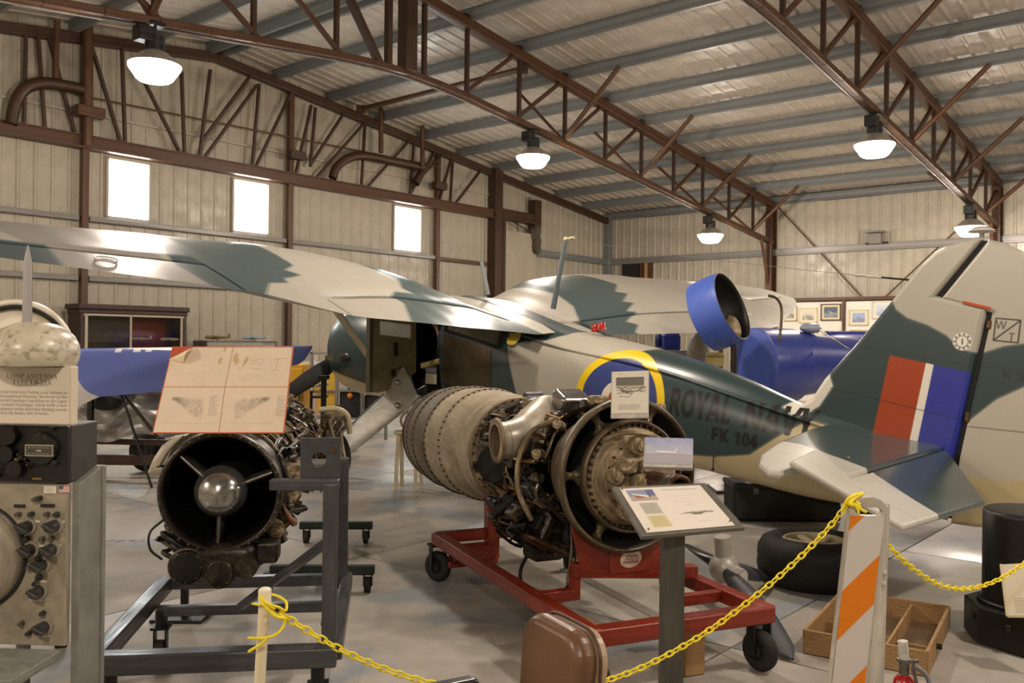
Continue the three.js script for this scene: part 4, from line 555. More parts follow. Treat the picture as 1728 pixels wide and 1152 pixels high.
  part(e, 'dark_canister', [rod(V(-0.34, CY - 0.04, -1.05), V(-0.18, CY - 0.02, -1.25), 0.12, 24), rod(V(-0.37, CY - 0.04, -1.02), V(-0.34, CY - 0.04, -1.05), 0.1, 24)], M.darkMetal, 'dark round canister');
  part(e, 'gearbox_sump', [rbox(0.36, 0.2, 0.5, 0.05, -0.02, CY - 0.36, -0.85), rbox(0.28, 0.16, 0.34, 0.04, -0.05, CY - 0.48, -0.8), rbox(0.2, 0.1, 0.2, 0.03, -0.1, CY - 0.56, -0.86)], M.oilyDark);
  const mats = [M.oily, M.tan, M.oilyDark, M.steel, M.copper, M.brass, M.darkMetal];
  plumbing(e, CY, 60, { r: R, z0: -1.4, z1: -0.44, a0: 1.0, a1: 4.6 }, mats);
  fittings(e, CY, 64, { r: R, z0: -1.4, z1: -0.46, a0: 1.1, a1: 4.5 }, [M.oily, M.oilyDark, M.tan, M.darkMetal, M.steel]);
  plumbing(e, CY, 26, { r: () => 0.5, z0: -1.1, z1: -0.55, a0: 3.9, a1: 5.2 }, [M.oilyDark, M.darkMetal, M.oily, M.copper]);
  fittings(e, CY, 46, { r: (z) => 0.36 + 0.18 * ((z * 7.3) % 1 + 1) * 0.6, z0: -1.15, z1: -0.5, a0: 3.75, a1: 5.3 }, [M.oilyDark, M.darkMetal, M.oilyDark, M.oily, M.black]);
  part(e, 'curved_hose', tube([[-0.2, CY + 0.28, -0.45], [-0.34, CY + 0.2, -0.52], [-0.4, CY + 0.02, -0.56], [-0.4, CY - 0.14, -0.55], [-0.34, CY - 0.3, -0.5]], 0.016, 30, 8), M.tan);
  part(e, 'hanging_hose', tube([[-0.14, CY - 0.56, -0.95], [-0.19, CY - 0.72, -1.0], [-0.17, CY - 0.84, -0.95], [-0.05, CY - 0.87, -0.85], [0.04, CY - 0.74, -0.75], [0.06, CY - 0.58, -0.72]], 0.012, 36, 8), M.black, 'black hose looping down towards the floor');
  for (const d of [0, 0.03, 0.055]) part(e, 'hanging_tube', tube([[-0.12 + d, CY - 0.3, -0.44], [-0.14 + d * 1.4, CY - 0.46, -0.4], [-0.17 + d * 1.2, CY - 0.66 - d, -0.4]], 0.007, 16, 6), M.tan);
  part(e, 'valve', rod(V(-0.2, CY + 0.24, -0.4), V(-0.26, CY + 0.26, -0.34), 0.028, 12), M.tan); part(e, 'valve', rod(V(-0.3, CY + 0.08, -0.46), V(-0.36, CY + 0.09, -0.4), 0.03, 12), M.tan);
  part(e, 'top_bracket', rbox(0.1, 0.05, 0.08, 0.015, -0.12, CY + 0.4, -0.12), M.tan); part(e, 'top_bracket', rbox(0.07, 0.07, 0.05, 0.015, 0.26, CY + 0.34, -0.1), M.tan);
  // red stand
  const s = thing('engine_stand', 'red steel rolling stand carrying the turboprop engine', 'stand', [TP.x, 0, TP.z], TP.turn);
  const y = 0.295, X = 0.5, ZF = 0.48, ZB = -1.72;
  for (const [bx, bz, bh] of [[0.12, ZF - 0.12, 0.2], [-0.3, 0.05, 0.2]]) part(s, 'wood_block', rbox(0.12, bh, 0.14, 0.006, bx, bh / 2 + 0.003, bz), M.wood, 'loose wooden support block');
  part(s, 'side_rail', beam(V(-X, y, ZF + 0.04), V(-X, y, ZB), 0.085, 0.075), M.red); part(s, 'side_rail', beam(V(X, y, ZF + 0.04), V(X, y, ZB), 0.085, 0.075), M.red);
  part(s, 'front_bar', beam(V(-X - 0.02, y - 0.01, ZF), V(X + 0.04, y - 0.01, ZF), 0.09, 0.085), M.red); part(s, 'rear_bar', beam(V(-X, y, ZB), V(X, y, ZB), 0.06, 0.075), M.red);
  part(s, 'cross_bar', beam(V(0.14, y, 0.16), V(X, y, 0.16), 0.05, 0.06), M.red);
  part(s, 'saddle', [beam(V(-X, y + 0.01, -0.12), V(-0.26, y + 0.01, -0.12), 0.06, 0.06), beam(V(-0.27, y - 0.02, -0.12), V(-0.27, y + 0.16, -0.12), 0.05, 0.05, V(0, 0, 1)), beam(V(-0.29, y + 0.14, -0.12), V(X, y + 0.06, -0.12), 0.075, 0.075), beam(V(0.3, y, -0.12), V(0.3, y + 0.14, -0.12), 0.05, 0.05, V(0, 0, 1))], M.red);
  { const logo = canvasTex(256, 128, (x, w, h) => { x.fillStyle = '#852c18'; x.fillRect(0, 0, w, h); x.fillStyle = '#d8cdbb'; x.beginPath(); x.ellipse(128, 64, 66, 44, -0.1, 0, 7); x.fill(); x.fillStyle = '#8e2a1a'; for (let k = 0; k < 9; k++) { x.fillRect(84 + k * 10, 40 + (k % 3) * 3, 6, 18 - (k % 2) * 5); x.fillRect(80 + k * 11, 74 - (k % 2) * 3, 7, 14); } x.fillRect(74, 65, 108, 3); x.fillStyle = '#d8cdbb'; x.beginPath(); x.moveTo(66, 96); x.lineTo(120, 20); x.lineTo(80, 40); x.fill(); });
    const o = []; for (let k = 0; k <= 12; k++) { const a = Math.PI * (1.2 + 0.6 * k / 12); o.push([0.39 * Math.cos(a), CY + 0.41 * Math.sin(a)]); } o.push([0.32, y + 0.1], [-0.25, y + 0.14]); part(s, 'saddle_plate', prism(o, 0.02, 0.003).translate(0.0, 0, -0.09), M.red); const lg = part(s, 'painted_emblem', box(0.26, 0.14, 0.004), mat(0xffffff, 0.5, 0, { map: logo }), 'worn white emblem on the red plate'); lg.position.set(0.05, CY - 0.465, -0.075); }
  part(s, 'rear_post', beam(V(-0.1, 0.12, ZB + 0.02), V(-0.1, 0.62, ZB + 0.02), 0.09, 0.09, V(0, 0, 1)), M.red); part(s, 'rear_saddle', [rbox(0.34, 0.03, 0.12, 0.005, -0.02, 0.56, ZB + 0.02), rbox(0.3, 0.1, 0.12, 0.01, -0.28, 0.2, ZB + 0.1), rbox(0.36, 0.04, 0.09, 0.01, -0.28, 0.13, ZB + 0.1)], M.red);
  for (const [x, z, f] of [[-X, ZF, 0.3], [X - 0.03, ZF - 0.02, 0.2], [-X, ZB, 0.6], [X, ZB, -0.4]]) { const c = new THREE.Group(); c.name = 'caster'; s.add(c); const w = part(c, 'wheel', merge([new THREE.TorusGeometry(0.072, 0.033, 12, 28), new THREE.CylinderGeometry(0.07, 0.07, 0.03, 24).rotateX(Math.PI / 2), new THREE.CylinderGeometry(0.03, 0.03, 0.075, 12).rotateX(Math.PI / 2)]).rotateY(Math.PI / 2 + f).translate(x, 0.105, z + 0.03), M.blackRubber); part(c, 'fork', [rbox(0.012, 0.16, 0.06, 0.003, x - 0.05, 0.16, z + 0.02), rbox(0.012, 0.16, 0.06, 0.003, x + 0.05, 0.16, z + 0.02), box(0.11, 0.014, 0.1, x, 0.245, z)], M.darkMetal); }
}
// ---------- foreground: poster, cards, plaque, chair, barrier, console ----------
const ink = (x, s) => { let z = s; const r = () => { z = (z * 16807) % 2147483647; return z / 2147483647; }; return r; };
{ // yellowed poster board with cutaway drawings, leaning on the turbojet
  const t = canvasTex(1024, 720, (x, w, h) => {
    const r = ink(x, 4242); x.fillStyle = '#dccbb4'; x.fillRect(0, 0, w, h);
    for (let k = 0; k < 500; k++) { x.fillStyle = `rgba(150,110,70,${0.02 * r()})`; x.beginPath(); x.arc(r() * w, r() * h, 10 + r() * 50, 0, 7); x.fill(); }
    x.strokeStyle = '#c2623c'; x.lineWidth = 9; x.strokeRect(3, 3, w - 6, h - 6); x.lineWidth = 5; x.beginPath(); x.moveTo(0, h * 0.475); x.lineTo(w, h * 0.475); x.stroke(); x.strokeStyle = '#9c6a48'; x.beginPath(); x.moveTo(w * 0.505, 0); x.lineTo(w * 0.505, h); x.stroke();
    const scribble = (cx, cy, flip) => { for (let k = 0; k < 900; k++) { const u = r(), v = r(), wx = 260 * u, top = 20 + 20 * u * u, bot = 30 + 170 * Math.sin(Math.min(1, u) * 1.7) * (0.35 + 0.65 * u); const X = cx + flip * (wx - 130), Yy = cy + top + (bot - top) * v - 90; x.strokeStyle = `rgba(96,84,74,${0.08 + 0.16 * r()})`; x.lineWidth = 1 + r() * 1.4; x.beginPath(); x.arc(X, Yy, 2 + r() * 13, r() * 6, r() * 6 + 2); x.stroke(); } };
    scribble(w * 0.23, h * 0.7, 1); scribble(w * 0.73, h * 0.7, -1);
    x.fillStyle = 'rgba(90,80,72,0.45)'; for (const X of [0.4, 0.92]) for (let k = 0; k < 18; k++) x.fillRect(w * X, h * (0.58 + k * 0.013), 40 + r() * 44, 3);
    for (const [X, n] of [[0.08, 26], [0.56, 24]]) for (let k = 0; k < n; k++) x.fillRect(w * X + k * 16, h * 0.89, 6, 5);
    x.strokeStyle = 'rgba(60,55,50,0.55)'; x.lineWidth = 2.4; for (const [a, b, c, d] of [[0.68, 0.17, 0.78, 0.14], [0.78, 0.14, 0.75, 0.25], [0.68, 0.26, 0.77, 0.27], [0.86, 0.15, 0.97, 0.14], [0.89, 0.15, 0.88, 0.27], [0.85, 0.28, 0.9, 0.28], [0.68, 0.2, 0.74, 0.2], [0.58, 0.28, 0.585, 0.22], [0.6, 0.27, 0.615, 0.23]]) { x.beginPath(); x.moveTo(a * w, b * h); x.lineTo(c * w, d * h); x.stroke(); }
    x.fillStyle = 'rgba(110,98,86,0.4)'; for (let j = 0; j < 5; j++) for (let k = 0; k < 22; k++) if (r() > 0.25) x.fillRect(w * 0.55 + k * 19, h * (0.33 + j * 0.018), 12 * r() + 3, 2.4); for (let j = 0; j < 4; j++) for (let k = 0; k < 26; k++) if (r() > 0.3) x.fillRect(w * 0.07 + k * 16, h * (0.3 + j * 0.02), 10 * r() + 2, 2);
    for (const [X, Y, a] of [[0.42, 0.17, 30], [0.44, 0.03, 24], [0.54, 0.13, 40], [0.56, 0.18, 32], [0.635, 0.16, 30], [0.62, 0.2, 22]]) { x.fillStyle = 'rgba(160,116,52,0.4)'; x.beginPath(); x.ellipse(X * w, Y * h, a * 0.5, a, 0.15, 0, 7); x.fill(); }
    x.fillStyle = '#b0482a'; x.beginPath(); x.moveTo(0, 0); x.lineTo(190, 0); x.lineTo(8, 112); x.lineTo(0, 112); x.fill();
  });
  const TL = P(284, 585, 4.0), TR = P(490, 585, 4.0), BR = P(481, 731, 3.86), BL = P(266, 731, 3.86);
  const wv = TR.clone().sub(TL).add(BR.clone().sub(BL)).multiplyScalar(0.5), hv = TL.clone().sub(BL).add(TR.clone().sub(BR)).multiplyScalar(0.5);
  const c = TL.clone().add(TR).add(BL).add(BR).multiplyScalar(0.25); const o = thing('poster_board', 'yellowed poster board with engine cutaway drawings and a curled corner, on the turbojet', 'poster', [c.x, c.y, c.z]);
  const X = wv.clone().normalize(), Z = new THREE.Vector3().crossVectors(X, hv).normalize(), Y = new THREE.Vector3().crossVectors(Z, X); const lean = new THREE.Matrix4().makeBasis(X, Y, Z);
  const W = wv.length(), Hh = hv.length(); const q = (geo) => geo.applyMatrix4(lean);
  const front = grid(1, 1, (i, j) => [(i - 0.5) * (0.567 - 0.026 * j) - 0.008 * (1 - j) + 0.012 * j, (j - 0.5) * Hh, 0.0045]); part(o, 'printed_sheet', q(front), mat(0xffffff, 0.65, 0, { map: t }));
  part(o, 'backing_board', q(prism([[-0.2925, -Hh / 2], [0.2755, -Hh / 2], [0.283, Hh / 2], [-0.259, Hh / 2]], 0.008)), mat(0xb9835c, 0.7));
  part(o, 'curled_corner', q(grid(10, 8, (i, j) => { const a = [-0.266, 0.07], b = [-0.195, 0.06], c2 = [-0.158, Hh / 2 - 0.004], u = i, v = j; const x = a[0] * (1 - u) + (c2[0] * (1 - v) + b[0] * v) * u, y = (Hh / 2 - 0.062) * (1 - u) + (c2[1] * (1 - v) + (Hh / 2 - 0.08) * v) * u; return [x, y, 0.006 + 0.03 * Math.sin(Math.PI * v) * u + 0.01 * u]; })), mat(0xe6d9b4, 0.6), 'curled back corner of the sheet');
  part(o, 'prop_stick', [beam(V(-0.27, -Hh / 2, -0.03), V(-0.262, 0.02, -0.03), 0.02, 0.02)].map(q), M.white);
}
function photoCard(name, label, px, D, tex, thick, side) { // px: TL TR BR BL pixels with depths
  const c4 = px.map((p, i) => P(p[0], p[1], D[i])); const c = c4[0].clone().add(c4[1]).add(c4[2]).add(c4[3]).multiplyScalar(0.25);
  const wv = c4[1].clone().sub(c4[0]).add(c4[2].clone().sub(c4[3])).multiplyScalar(0.5), hv = c4[0].clone().sub(c4[3]).add(c4[1].clone().sub(c4[2])).multiplyScalar(0.5);
  const X = wv.clone().normalize(), Z = new THREE.Vector3().crossVectors(X, hv).normalize(), Y = new THREE.Vector3().crossVectors(Z, X); const m = new THREE.Matrix4().makeBasis(X, Y, Z); const w = wv.length(), h = hv.length();
  const o = thing(name, label, 'card', [c.x, c.y, c.z]);
  part(o, 'foam_board', rbox(w, h, thick, 0.003, 0, 0, -thick / 2).applyMatrix4(m), side); const g = new THREE.PlaneGeometry(w * 0.97, h * 0.89).translate(w * 0.012, h * 0.05, 0.0012); part(o, 'print', g.applyMatrix4(m), mat(0xffffff, 0.6, 0, { map: tex })); return [o, m, w, h];
}
{
  const flow = canvasTex(400, 440, (x, w, h) => { const r = ink(x, 99); x.fillStyle = '#ded8c8'; x.fillRect(0, 0, w, h); x.fillStyle = '#6f6a60'; x.fillRect(44, 62, w - 90, 100); for (let k = 0; k < 700; k++) { x.fillStyle = `rgba(${60 + 90 * r() | 0},${58 + 86 * r() | 0},${52 + 80 * r() | 0},0.5)`; x.fillRect(44 + r() * (w - 94), 62 + r() * 90, 6, 4); } x.fillStyle = '#b3ac9c'; x.fillRect(44, 150, w - 90, 30); x.strokeStyle = '#35332f'; for (let k = 0; k < 34; k++) { x.lineWidth = 2 + 4 * r(); x.beginPath(); const X = 40 + r() * 280, Y = 168 + r() * 70; x.moveTo(X, Y); x.quadraticCurveTo(X + 20, Y + 20 * r() - 10, X + 30 + r() * 50, Y + r() * 30 - 12); x.stroke(); } x.lineWidth = 7; x.beginPath(); x.moveTo(60, 168); x.lineTo(180, 215); x.lineTo(330, 200); x.stroke(); x.lineWidth = 5; x.beginPath(); x.moveTo(80, 262); x.lineTo(190, 270); x.lineTo(220, 244); x.stroke(); x.fillStyle = 'rgba(120,114,104,0.7)'; for (let k = 0; k < 9; k++) x.fillRect(70 + (k % 2) * 6, 350 + k * 6, 200 + r() * 60, 2.4); x.fillStyle = 'rgba(150,144,132,0.6)'; x.fillRect(60, 26, 70, 4); });
  photoCard('photo_card', 'upright white foam card with a black and white airplane picture, above the turboprop', [[1022, 628], [1084, 627], [1104, 703], [1040, 705]], [4.75, 4.68, 4.6, 4.67], flow, 0.022, M.white);
  const sky = canvasTex(512, 320, (x, w, h) => { const r = ink(x, 17); for (let j = 0; j < h; j++) { const u = j / h; x.fillStyle = u < 0.62 ? `rgb(${150 + 50 * u | 0},${160 + 40 * u | 0},${200 - 6 * u | 0})` : `rgb(${176 - 20 * (u - 0.6) | 0},${168},${178})`; x.fillRect(0, j, w, 1); } for (let k = 0; k < 120; k++) { x.fillStyle = `rgba(220,215,225,${0.06 * r()})`; x.beginPath(); x.arc(r() * w, r() * h * 0.6, 20 + r() * 40, 0, 7); x.fill(); } x.fillStyle = '#e4dfe2'; x.beginPath(); x.ellipse(215, 176, 105, 13, 0.05, 0, 7); x.fill(); x.fillStyle = '#d8d4da'; x.beginPath(); x.moveTo(300, 176); x.lineTo(336, 128); x.lineTo(350, 130); x.lineTo(330, 180); x.fill(); x.fillStyle = '#9c98a4'; x.beginPath(); x.moveTo(180, 178); x.lineTo(320, 196); x.lineTo(300, 202); x.fill(); x.fillStyle = '#77747c'; for (let k = 0; k < 7; k++) x.fillRect(130 + k * 26, 186 + r() * 6, 8, 10); x.fillStyle = '#a39ca2'; x.fillRect(0, 205, w, 5); });
  photoCard('photo_card', 'white foam card with a color photo of a parked airplane, on the propeller shaft', [[1080, 737], [1163, 741], [1176, 788], [1093, 787]], [4.45, 4.4, 4.3, 4.35], sky, 0.03, M.white);
}
{ // plaque on a post
  const t = canvasTex(1024, 820, (x, w, h) => { const r = ink(x, 5); x.fillStyle = '#f0e9dd'; x.fillRect(0, 0, w, h);
    x.save(); x.translate(60, 40); x.fillStyle = '#8f9cc0'; x.fillRect(0, 0, 330, 210); x.fillStyle = '#5d6a9c'; x.fillRect(230, 0, 100, 120); x.fillStyle = '#b8a89a'; x.fillRect(0, 120, 330, 90); x.fillStyle = '#ece6e0'; x.beginPath(); x.moveTo(40, 60); x.lineTo(240, 110); x.lineTo(240, 150); x.lineTo(90, 150); x.fill(); x.fillStyle = '#9c4f42'; x.beginPath(); x.moveTo(60, 90); x.lineTo(210, 150); x.lineTo(80, 160); x.fill(); x.fillStyle = '#41476a'; x.fillRect(236, 60, 16, 90); x.restore();
    x.fillStyle = '#c5c0b4'; x.fillRect(120, 290, 220, 210); x.fillStyle = '#d9cf9e'; x.fillRect(120, 530, 220, 210); x.fillStyle = 'rgba(110,104,96,0.6)'; for (let k = 0; k < 12; k++) x.fillRect(136, 305 + k * 15, 150 + r() * 40, 4); x.fillStyle = 'rgba(150,130,60,0.5)'; for (let k = 0; k < 11; k++) x.fillRect(136, 548 + k * 17, 150 + r() * 40, 4);
    x.fillStyle = 'rgba(120,110,104,0.75)'; const line = (cx, y, ww, hh) => { for (let q = cx - ww / 2; q < cx + ww / 2;) { const l = 6 + r() * 22; x.fillRect(q, y, l, hh); q += l + 6; } }; line(700, 60, 420, 12); x.fillStyle = 'rgba(150,140,134,0.5)'; line(690, 180, 340, 6); line(690, 250, 160, 6); line(690, 310, 300, 6); line(700, 370, 120, 6); line(740, 690, 180, 6); x.strokeStyle = '#6c665e'; x.lineWidth = 4; for (let k = 0; k < 40; k++) { x.beginPath(); const X = 560 + r() * 320, Y = 520 + (r() - 0.5) * 40 * (1 - Math.abs(X - 720) / 240); x.moveTo(X, Y); x.lineTo(X + 20 + r() * 50, Y + (r() - 0.5) * 16); x.stroke(); } x.fillStyle = '#7d746a'; x.fillRect(520, 530, 400, 8); x.beginPath(); x.ellipse(720, 545, 70, 20, 0, 0, 7); x.fill(); });
  const c4 = [P(1033, 822, 3.86), P(1190, 815, 4.0), P(1257, 890, 3.72), P(1083, 905, 3.57)]; const c = c4[0].clone().add(c4[1]).add(c4[2]).add(c4[3]).multiplyScalar(0.25);
  const o = thing('info_stand', 'dark post with a tilted plaque showing a printed white sheet, before the turboprop', 'sign stand', [c.x, 0, c.z]);
  const L = c4.map((p) => p.clone().sub(V(c.x, 0, c.z)));
  const face = (k, off) => grid(1, 1, (i, j) => { const q = (a, b, s) => a.clone().lerp(b, s); const I = 0.5 + (i - 0.5) * k, J = 0.5 + (j - 0.5) * k; const p = q(q(L[3], L[2], I), q(L[0], L[1], I), J); return [p.x, p.y, p.z].map((v, m) => v + off[m]); });
  const n = new THREE.Vector3().crossVectors(L[2].clone().sub(L[3]), L[0].clone().sub(L[3])).normalize(), N = (s) => [n.x * s, n.y * s, n.z * s];
  const slab = (k, s0, s1) => { const a = face(k, N(s0)), b = face(k, N(s1)); const A = a.attributes.position, B = b.attributes.position, sides = []; for (const [p, q] of [[0, 1], [1, 3], [3, 2], [2, 0]]) sides.push(grid(1, 1, (i, j) => { const S = j ? B : A, e = i ? q : p; return [S.getX(e), S.getY(e), S.getZ(e)]; })); return [a, b, ...sides]; };
  part(o, 'plaque_board', slab(1, -0.016, 0), mat(0x8d8b80, 0.4, 0.2, { map: grimeMap })); part(o, 'clear_cover', slab(0.99, 0.005, 0.008), new THREE.MeshPhysicalMaterial({ color: 0xffffff, transmission: 1, thickness: 0, roughness: 0.08, side: THREE.DoubleSide }));
  const sh = grid(1, 1, (i, j) => { const p = [0.06 + 0.86 * i, 0.05 + 0.9 * j]; const a = L[3].clone().lerp(L[2], p[0]), b = L[0].clone().lerp(L[1], p[0]), q = a.lerp(b, p[1]); return [q.x + n.x * 0.003, q.y + n.y * 0.003, q.z + n.z * 0.003]; }); part(o, 'printed_sheet', sh, mat(0xffffff, 0.6, 0, { map: t }));
  for (const [a, b] of [[0.09, 0.1], [0.9, 0.13], [0.08, 0.93]]) { const q = L[3].clone().lerp(L[2], a).lerp(L[0].clone().lerp(L[1], a), b); part(o, 'screw', new THREE.CylinderGeometry(0.004, 0.004, 0.006, 8).applyQuaternion(new THREE.Quaternion().setFromUnitVectors(V(0, 1, 0), n)).translate(q.x + n.x * 0.008, q.y + n.y * 0.008, q.z + n.z * 0.008), M.brass); }
  part(o, 'post', rbox(0.098, 0.9, 0.06, 0.006, -0.015, 0.45, 0.0), mat(0x67655b, 0.45, 0.2, { map: grimeMap })); part(o, 'base_plate', rbox(0.4, 0.02, 0.36, 0.005, 0, 0.01, 0), M.darkMetal); part(o, 'bracket', rbox(0.1, 0.05, 0.08, 0.01, -0.01, 0.895, 0.0), M.darkMetal);
}
{ // brown vinyl chair: its back cushion faces left
  const far = P(912, 1036, 2.535), near = P(1018, 1090, 2.27); const mid = far.clone().lerp(near, 0.4); const dir = near.clone().sub(far).setY(0).normalize();
  const turn = Math.atan2(-dir.z, dir.x); // local x runs from far end to near end
  const o = thing('armchair', 'brown vinyl office chair with its padded back towards the aisle, bottom centre', 'chair', [mid.x - 0.03, 0, mid.z], turn);
  const vinyl = mat(0x63452c, 0.34, 0, { bumpMap, bumpScale: 0.0015 });
  const W = 0.3, hh = 0.45; const outline = []; const rad = 0.085; // rounded top, slightly narrower below
  for (const [cx, cy, a0] of [[W / 2 - rad, hh - rad, 0], [-W / 2 + rad, hh - rad, 1]]) for (let k = 0; k <= 8; k++) { const a = (a0 + k / 8) * Math.PI / 2; outline.push([cx + rad * Math.cos(a), cy + rad * Math.sin(a)]); } outline.push([-W / 2 + 0.02, 0], [W / 2 - 0.02, 0]);
  const back = new THREE.Group(); back.name = 'backrest'; back.position.set(0, 0.44, 0); back.rotation.x = -0.1; o.add(back);
  part(back, 'front_cushion', prism(outline, 0.075, 0.034, [], 7).translate(0, 0, 0.02), vinyl); part(back, 'rear_panel', prism(outline.map(([x, y]) => [x * 0.97, y * 0.99]), 0.03, 0.008).translate(0, 0, -0.032), mat(0xa48c6c, 0.4)); part(back, 'piping', tube(outline.map(([x, y]) => V(x * 1.0, y, -0.016)), 0.005, 90, 6, true), mat(0x4c2f1b, 0.35));
  part(o, 'seat', rbox(0.46, 0.1, 0.46, 0.04, 0, 0.43, 0.27), vinyl);
  for (const sx of [-1, 1]) { const a = part(o, 'arm', [rbox(0.055, 0.035, 0.3, 0.015, sx * 0.27, 0.652, 0.24)], mat(0x17140f, 0.25)); part(a, 'arm_frame', tube([[sx * 0.25, 0.4, 0.06], [sx * 0.27, 0.62, 0.06], [sx * 0.27, 0.645, 0.12], [sx * 0.27, 0.645, 0.3], [sx * 0.27, 0.6, 0.38], [sx * 0.25, 0.4, 0.4]], 0.011, 40, 8), M.bright); }
  part(o, 'swivel_post', rod(V(0, 0.1, 0.25), V(0, 0.4, 0.25), 0.03, 14), M.bright); for (let k = 0; k < 5; k++) { const a = k / 5 * 6.283; part(o, 'base_leg', beam(V(0, 0.11, 0.25), V(0.28 * Math.cos(a), 0.08, 0.25 + 0.28 * Math.sin(a)), 0.04, 0.03), M.bright); part(o, 'caster', new THREE.SphereGeometry(0.03, 12, 8).translate(0.28 * Math.cos(a), 0.03, -0.25 + 0.28 * Math.sin(a)), M.black); }
}
// chain barrier
function chain(label, pts, cat = 'chain') { // smooth curve of links
  const curve = new THREE.CatmullRomCurve3(pts, false, 'centripetal'), L = curve.getLength(), pitch = 0.0285, n = Math.floor(L / pitch); const a = curve.getPointAt(0.5); const o = thing('barrier_chain', label, cat, [a.x, a.y, a.z]);
  const sh = new THREE.CatmullRomCurve3([V(0.0, 0.0195, 0), V(0.0085, 0.01, 0), V(0.0085, -0.01, 0), V(0, -0.0195, 0), V(-0.0085, -0.01, 0), V(-0.0085, 0.01, 0)], true); const g = new THREE.TubeGeometry(sh, 22, 0.0033, 6, true);
  for (let k = 0; k < n; k++) { const u = (k + 0.5) / n, p = curve.getPointAt(u), t = curve.getTangentAt(u); const l = part(o, 'chain_link', g, M.yellow); l.position.copy(p).sub(a); l.quaternion.setFromUnitVectors(V(0, 1, 0), t); l.rotateY(k % 2 ? 0.75 : 0.75 + Math.PI / 2); }
  return o;
}
const poleTop = P(447, 1000, 2.68), poleFoot = V(P(447, 1000, 2.68).x - 0.035, 0, -2.66);
{ const o = thing('barrier_post', 'slim white plastic pole with a yellow chain tied to its top', 'post', [poleFoot.x, 0, poleFoot.z]); const a = V(0, 0.05, 0), b = poleTop.clone().sub(poleFoot); part(o, 'pole', rod(a, b, 0.0165, 20), mat(0xdcd0ae, 0.35)); part(o, 'cap', [rod(b.clone().add(V(0, -0.03, 0)), b.clone().add(V(0, 0.008, 0)), 0.0195, 20), new THREE.SphereGeometry(0.0195, 16, 8, 0, 6.283, 0, 1.57).scale(1, 0.5, 1).translate(b.x, b.y + 0.008, b.z)], mat(0xece4cf, 0.3)); part(o, 'base', lathe([[0, 0.07], [0.05, 0.06], [0.15, 0.03], [0.17, 0], [0, 0]], 28), M.white); }
const DEL = onFloor(1432, 1300); // delineator foot is below the frame
const dPost = P(1440, 852, 3.43);
{
  const pts = [[449, 1016, 2.66], [500, 1052, 2.7], [600, 1108, 2.78], [715, 1149, 2.87], [860, 1172, 2.98], [1030, 1146, 3.11], [1170, 1080, 3.2], [1300, 985, 3.3], [1385, 905, 3.37], [1430, 852, 3.41]].map((p) => P(...p)); chain('yellow plastic chain sagging from the white pole to the striped panel', pts);
  chain('yellow plastic chain sagging to the right of the striped panel, before the black cylinder', [[1494, 915, 3.47], [1530, 950, 3.55], [1580, 984, 3.66], [1628, 993, 3.78], [1680, 980, 3.9], [1735, 945, 4.02], [1790, 900, 4.1]].map((p) => P(...p)));
  const k = thing('rope_tail', 'yellow cord looped and knotted round the top of the white pole', 'cord', [poleTop.x, poleTop.y, poleTop.z]); const q = (x, y, d) => P(x, y, 2.66 + d).sub(poleTop);
  part(k, 'loop', tube([q(438, 1004, 0.0), q(450, 1018, -0.025), q(470, 1024, -0.02), q(482, 1030, 0.0), q(483, 1016, 0.02), q(470, 1006, 0.03), q(455, 1002, 0.03)], 0.0042, 60, 6), M.yellow); part(k, 'loop', tube([q(440, 1010, 0.0), q(449, 1024, -0.024), q(466, 1040, -0.02), q(481, 1043, 0)], 0.0055, 40, 6), M.yellow);
  part(k, 'loose_end', tube([q(482, 1036, 0), q(479, 1055, 0), q(466, 1070, -0.02), q(447, 1076, -0.03), q(418, 1076, -0.02)], 0.0042, 40, 6), M.yellow); part(k, 'loose_end', tube([q(452, 1076, -0.03), q(440, 1087, -0.03), q(428, 1094, -0.025), q(420, 1099, -0.02)], 0.005, 30, 6), M.yellow); part(k, 'loose_end', tube([q(448, 1018, -0.02), q(436, 1020, -0.01), q(426, 1018, 0)], 0.0035, 20, 6), M.yellow);
  const m = thing('rope_tail', 'yellow cord knotted round the handle of the striped panel', 'cord', [dPost.x, dPost.y, dPost.z]); const w = (x, y, d) => P(x, y, 3.42 + d).sub(dPost);
  part(m, 'knot', tube([w(1424, 856, 0), w(1432, 842, -0.03), w(1446, 834, -0.01), w(1452, 842, 0.03), w(1446, 852, -0.03), w(1434, 850, -0.04), w(1442, 840, -0.02), w(1456, 832, 0.01)], 0.008, 80, 8), M.yellow); part(m, 'tail', tube([w(1446, 845, -0.03), w(1452, 858, -0.04), w(1462, 864, -0.04)], 0.006, 24, 6), M.yellow); part(m, 'tail', tube([w(1440, 848, -0.04), w(1447, 858, -0.045), w(1449, 866, -0.045)], 0.005, 24, 6), M.yellow);
}
